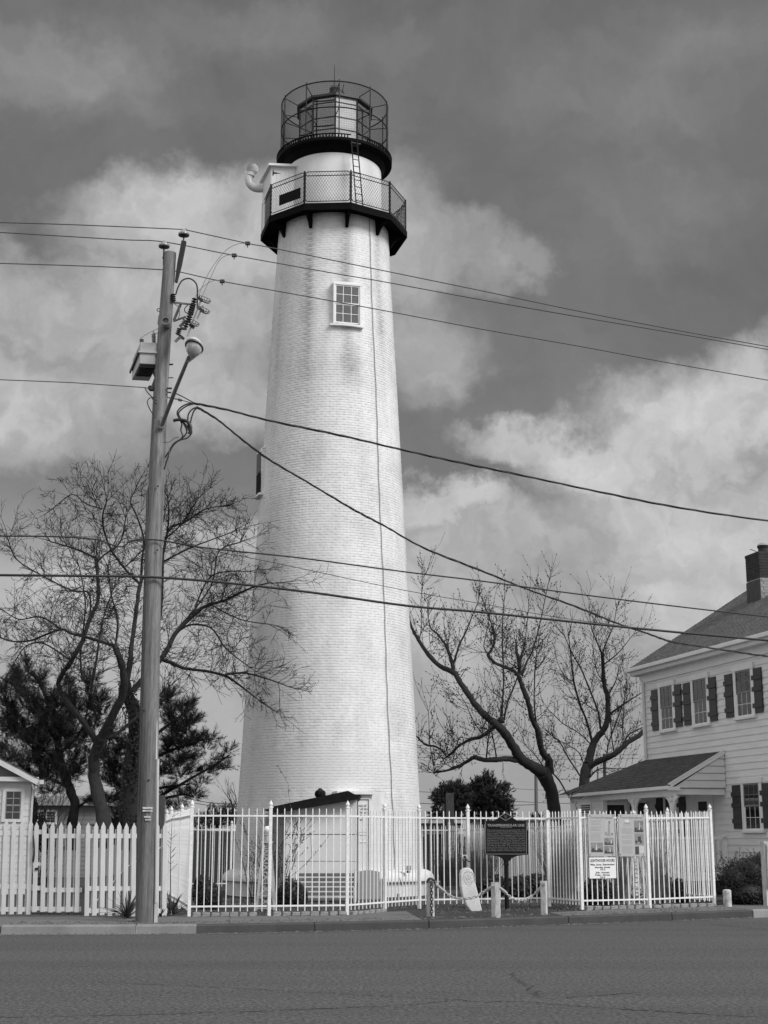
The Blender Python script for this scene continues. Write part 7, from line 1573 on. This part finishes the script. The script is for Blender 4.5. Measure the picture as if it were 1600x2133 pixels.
photo(s1_, 1231, 1755, 1255, 1775, .48, M_md); photo(s1_, 1258.5, 1745.5, 1277, 1760, .80, M_md); photo(s1_, 1258.5, 1762, 1277, 1778, .68, M_md)
s2_ = sign('right information panel with a lantern drawing and a column of photographs', 1290, 1696.5, 1342.5, 1784, M_panel)
stext('Fenwick Island Lighthouse', 1316, 1705, .06, s2_, MATS['utility_grey_dark'], fit=wpx(1294, 1339))
for k in range(22):
    if k in (5, 9, 14): continue
    plate('text_line', 1294.5, 1726 + k * 2.4, 1317.5 - (k * 5 % 4), 1726.8 + k * 2.4, .0135, .001, M_panelt, s2_)
plate('drawing_lantern', 1299, 1713.5, 1312, 1716, .014, .001, M_panelt, s2_); plate('drawing_lantern', 1301.5, 1707.5, 1309.5, 1713, .014, .001, mat('print_light', .62, .5), s2_); plate('drawing_lantern', 1297.5, 1718, 1314, 1719, .014, .001, M_panelt, s2_)
photo(s2_, 1321, 1709, 1339, 1733.5, .62, M_md); photo(s2_, 1322, 1736, 1340, 1760, .5, mat('print_grey', .24, .5), gm=MATS['print_grey'] if 'print_grey' in MATS else None); plate('photograph', 1323, 1763, 1330, 1780, .0145, .001, M_dk, s2_); plate('photograph', 1331.5, 1763, 1340, 1777, .0145, .001, M_lt, s2_)
plate('photograph_lens', 1328.5, 1742, 1334, 1754, .018, .001, M_dk, s2_)
for s_, xs_ in ((s1_, (1229, 1276.5)), (s2_, (1292.5, 1340))):
    for x in xs_:
        for y in (1699.5, 1780.5): mb = MB(); mb.lathe([(0, .008), (.012, .006), (.012, 0)], sq_(x, y, .012), 8, axis=sgn_); mb.build('screw', M_black, s_)
s3_ = sign('white sign lettered LIGHTHOUSE HOURS with opening times', 1228, 1786, 1282, 1830, M_hrs)
stext('LIGHTHOUSE HOURS', 1255, 1795, .085, s3_, M_ink, fit=wpx(1229.5, 1280.5), bold=.002); plate('rule', 1228.8, 1796.4, 1281.2, 1796.9, .0135, .001, M_ink, s3_)
for s, y, a_, sz in (('May, June, September', 1802.4, (1230, 1280.5), .055), ('Saturday, Sunday', 1808.0, (1239, 1271), .045), ('10-2', 1812.8, (1250.5, 1260.5), .055), ('July, August', 1819, (1241, 1270), .055), ('Friday - Monday', 1824, (1240, 1271), .045), ('10-2', 1829, (1251, 1261), .055)): stext(s, 1255.5, y, sz, s3_, M_ink, fit=wpx(*a_), bold=.0012)
# leaf litter and small plants in the yard
rg = random.Random(77); V = []; Fq = []
for k in range(5200):
    x = rg.uniform(-4.2, 7.2); y = rg.uniform(30.2, 38.5); p = Vector((x, y, .165)); 
    if -1.2 < x < .9 and y < 33: continue
    if y < 30.4 + max(0, x) * .45: continue
    L = rg.uniform(.015, .05); a = rg.uniform(0, 6.28); d = Vector((math.cos(a) * L, math.sin(a) * L, rg.uniform(0, .05))); w_ = Vector((-math.sin(a), math.cos(a), 0)) * L * .35; k_ = len(V); V += [p - w_, p + w_, p + d + w_ * .4]; Fq.append((k_, k_ + 1, k_ + 2))
me = bpy.data.meshes.new('leaf_litter'); me.from_pydata([tuple(v) for v in V], [], Fq); me.materials.append(M_dry); o = link('leaf_litter', me, None, wpos=(0, 0, 0)); tag(o, 'dry leaf litter and tufts scattered over the fenced yard', 'leaf litter', kind='stuff')
for (pa_, pc_, n_, seed) in ((gnd(0, 1904, .168), gnd(282, 1907, .168), 700, 1), (gnd(396, 1909, .168), gnd(720, 1905, .168), 500, 2), (gnd(1215, 1893, .168), gnd(1600, 1882, .168), 700, 3)):
    rg = random.Random(seed); V = []; Fq = []
    for k in range(n_):
        p = pa_.lerp(pc_, rg.random()) + Vector((0, rg.gauss(.03, .05), 0)); L = rg.uniform(.02, .07); d = Vector((rg.gauss(0, .4), rg.gauss(0, .4), 1)).normalized() * L; w_ = Vector((.004, 0, 0)); k_ = len(V); V += [p - w_, p + w_, p + d]; Fq.append((k_, k_ + 1, k_ + 2))
    me = bpy.data.meshes.new('grass'); me.from_pydata([tuple(v) for v in V], [], Fq); me.materials.append(M_cane); o = link('grass', me, None, wpos=(0, 0, 0)); tag(o, ['', 'short weeds along the foot of the wooden picket fence', 'short weeds along the stones under the front white fence', 'short weeds along the right-hand fence and the large bush'][seed], 'weeds', kind='stuff')

# grit and dead leaves gathered along the kerb foot and on the pavement
rg = random.Random(5); V = []; Fq = []
KW = [gnd(x, y, 0) for x, y in KP]
for k in range(3000):
    i = rg.randrange(len(KW) - 1); p = KW[i].lerp(KW[i + 1], rg.random()); z_ = .004
    if rg.random() < .7: p = p - Vector((-.1, 1, 0)) * abs(rg.gauss(0, .10))
    else: p = p + Vector((-.1, 1, 0)) * rg.uniform(.2, 1.1); z_ = .172
    L = rg.uniform(.006, .022) if rg.random() < .9 else rg.uniform(.02, .045); k_ = len(V); q = Vector((p.x, p.y, z_))
    V += [q + Vector((-L, -L, 0)), q + Vector((L, -L * .8, 0)), q + Vector((L * .9, L, 0)), q + Vector((-L, L * .7, 0)), q + Vector((0, 0, L * .8))]; Fq += [(k_, k_ + 1, k_ + 4), (k_ + 1, k_ + 2, k_ + 4), (k_ + 2, k_ + 3, k_ + 4), (k_ + 3, k_, k_ + 4)]
me = bpy.data.meshes.new('grit'); me.from_pydata([tuple(v) for v in V], [], Fq); me.materials.append(mat('grit', .10, .9, .5, 30)); o = link('grit', me, None, wpos=(0, 0, 0)); tag(o, 'grit and leaf scraps along the kerb foot and pavement', 'grit', kind='stuff')
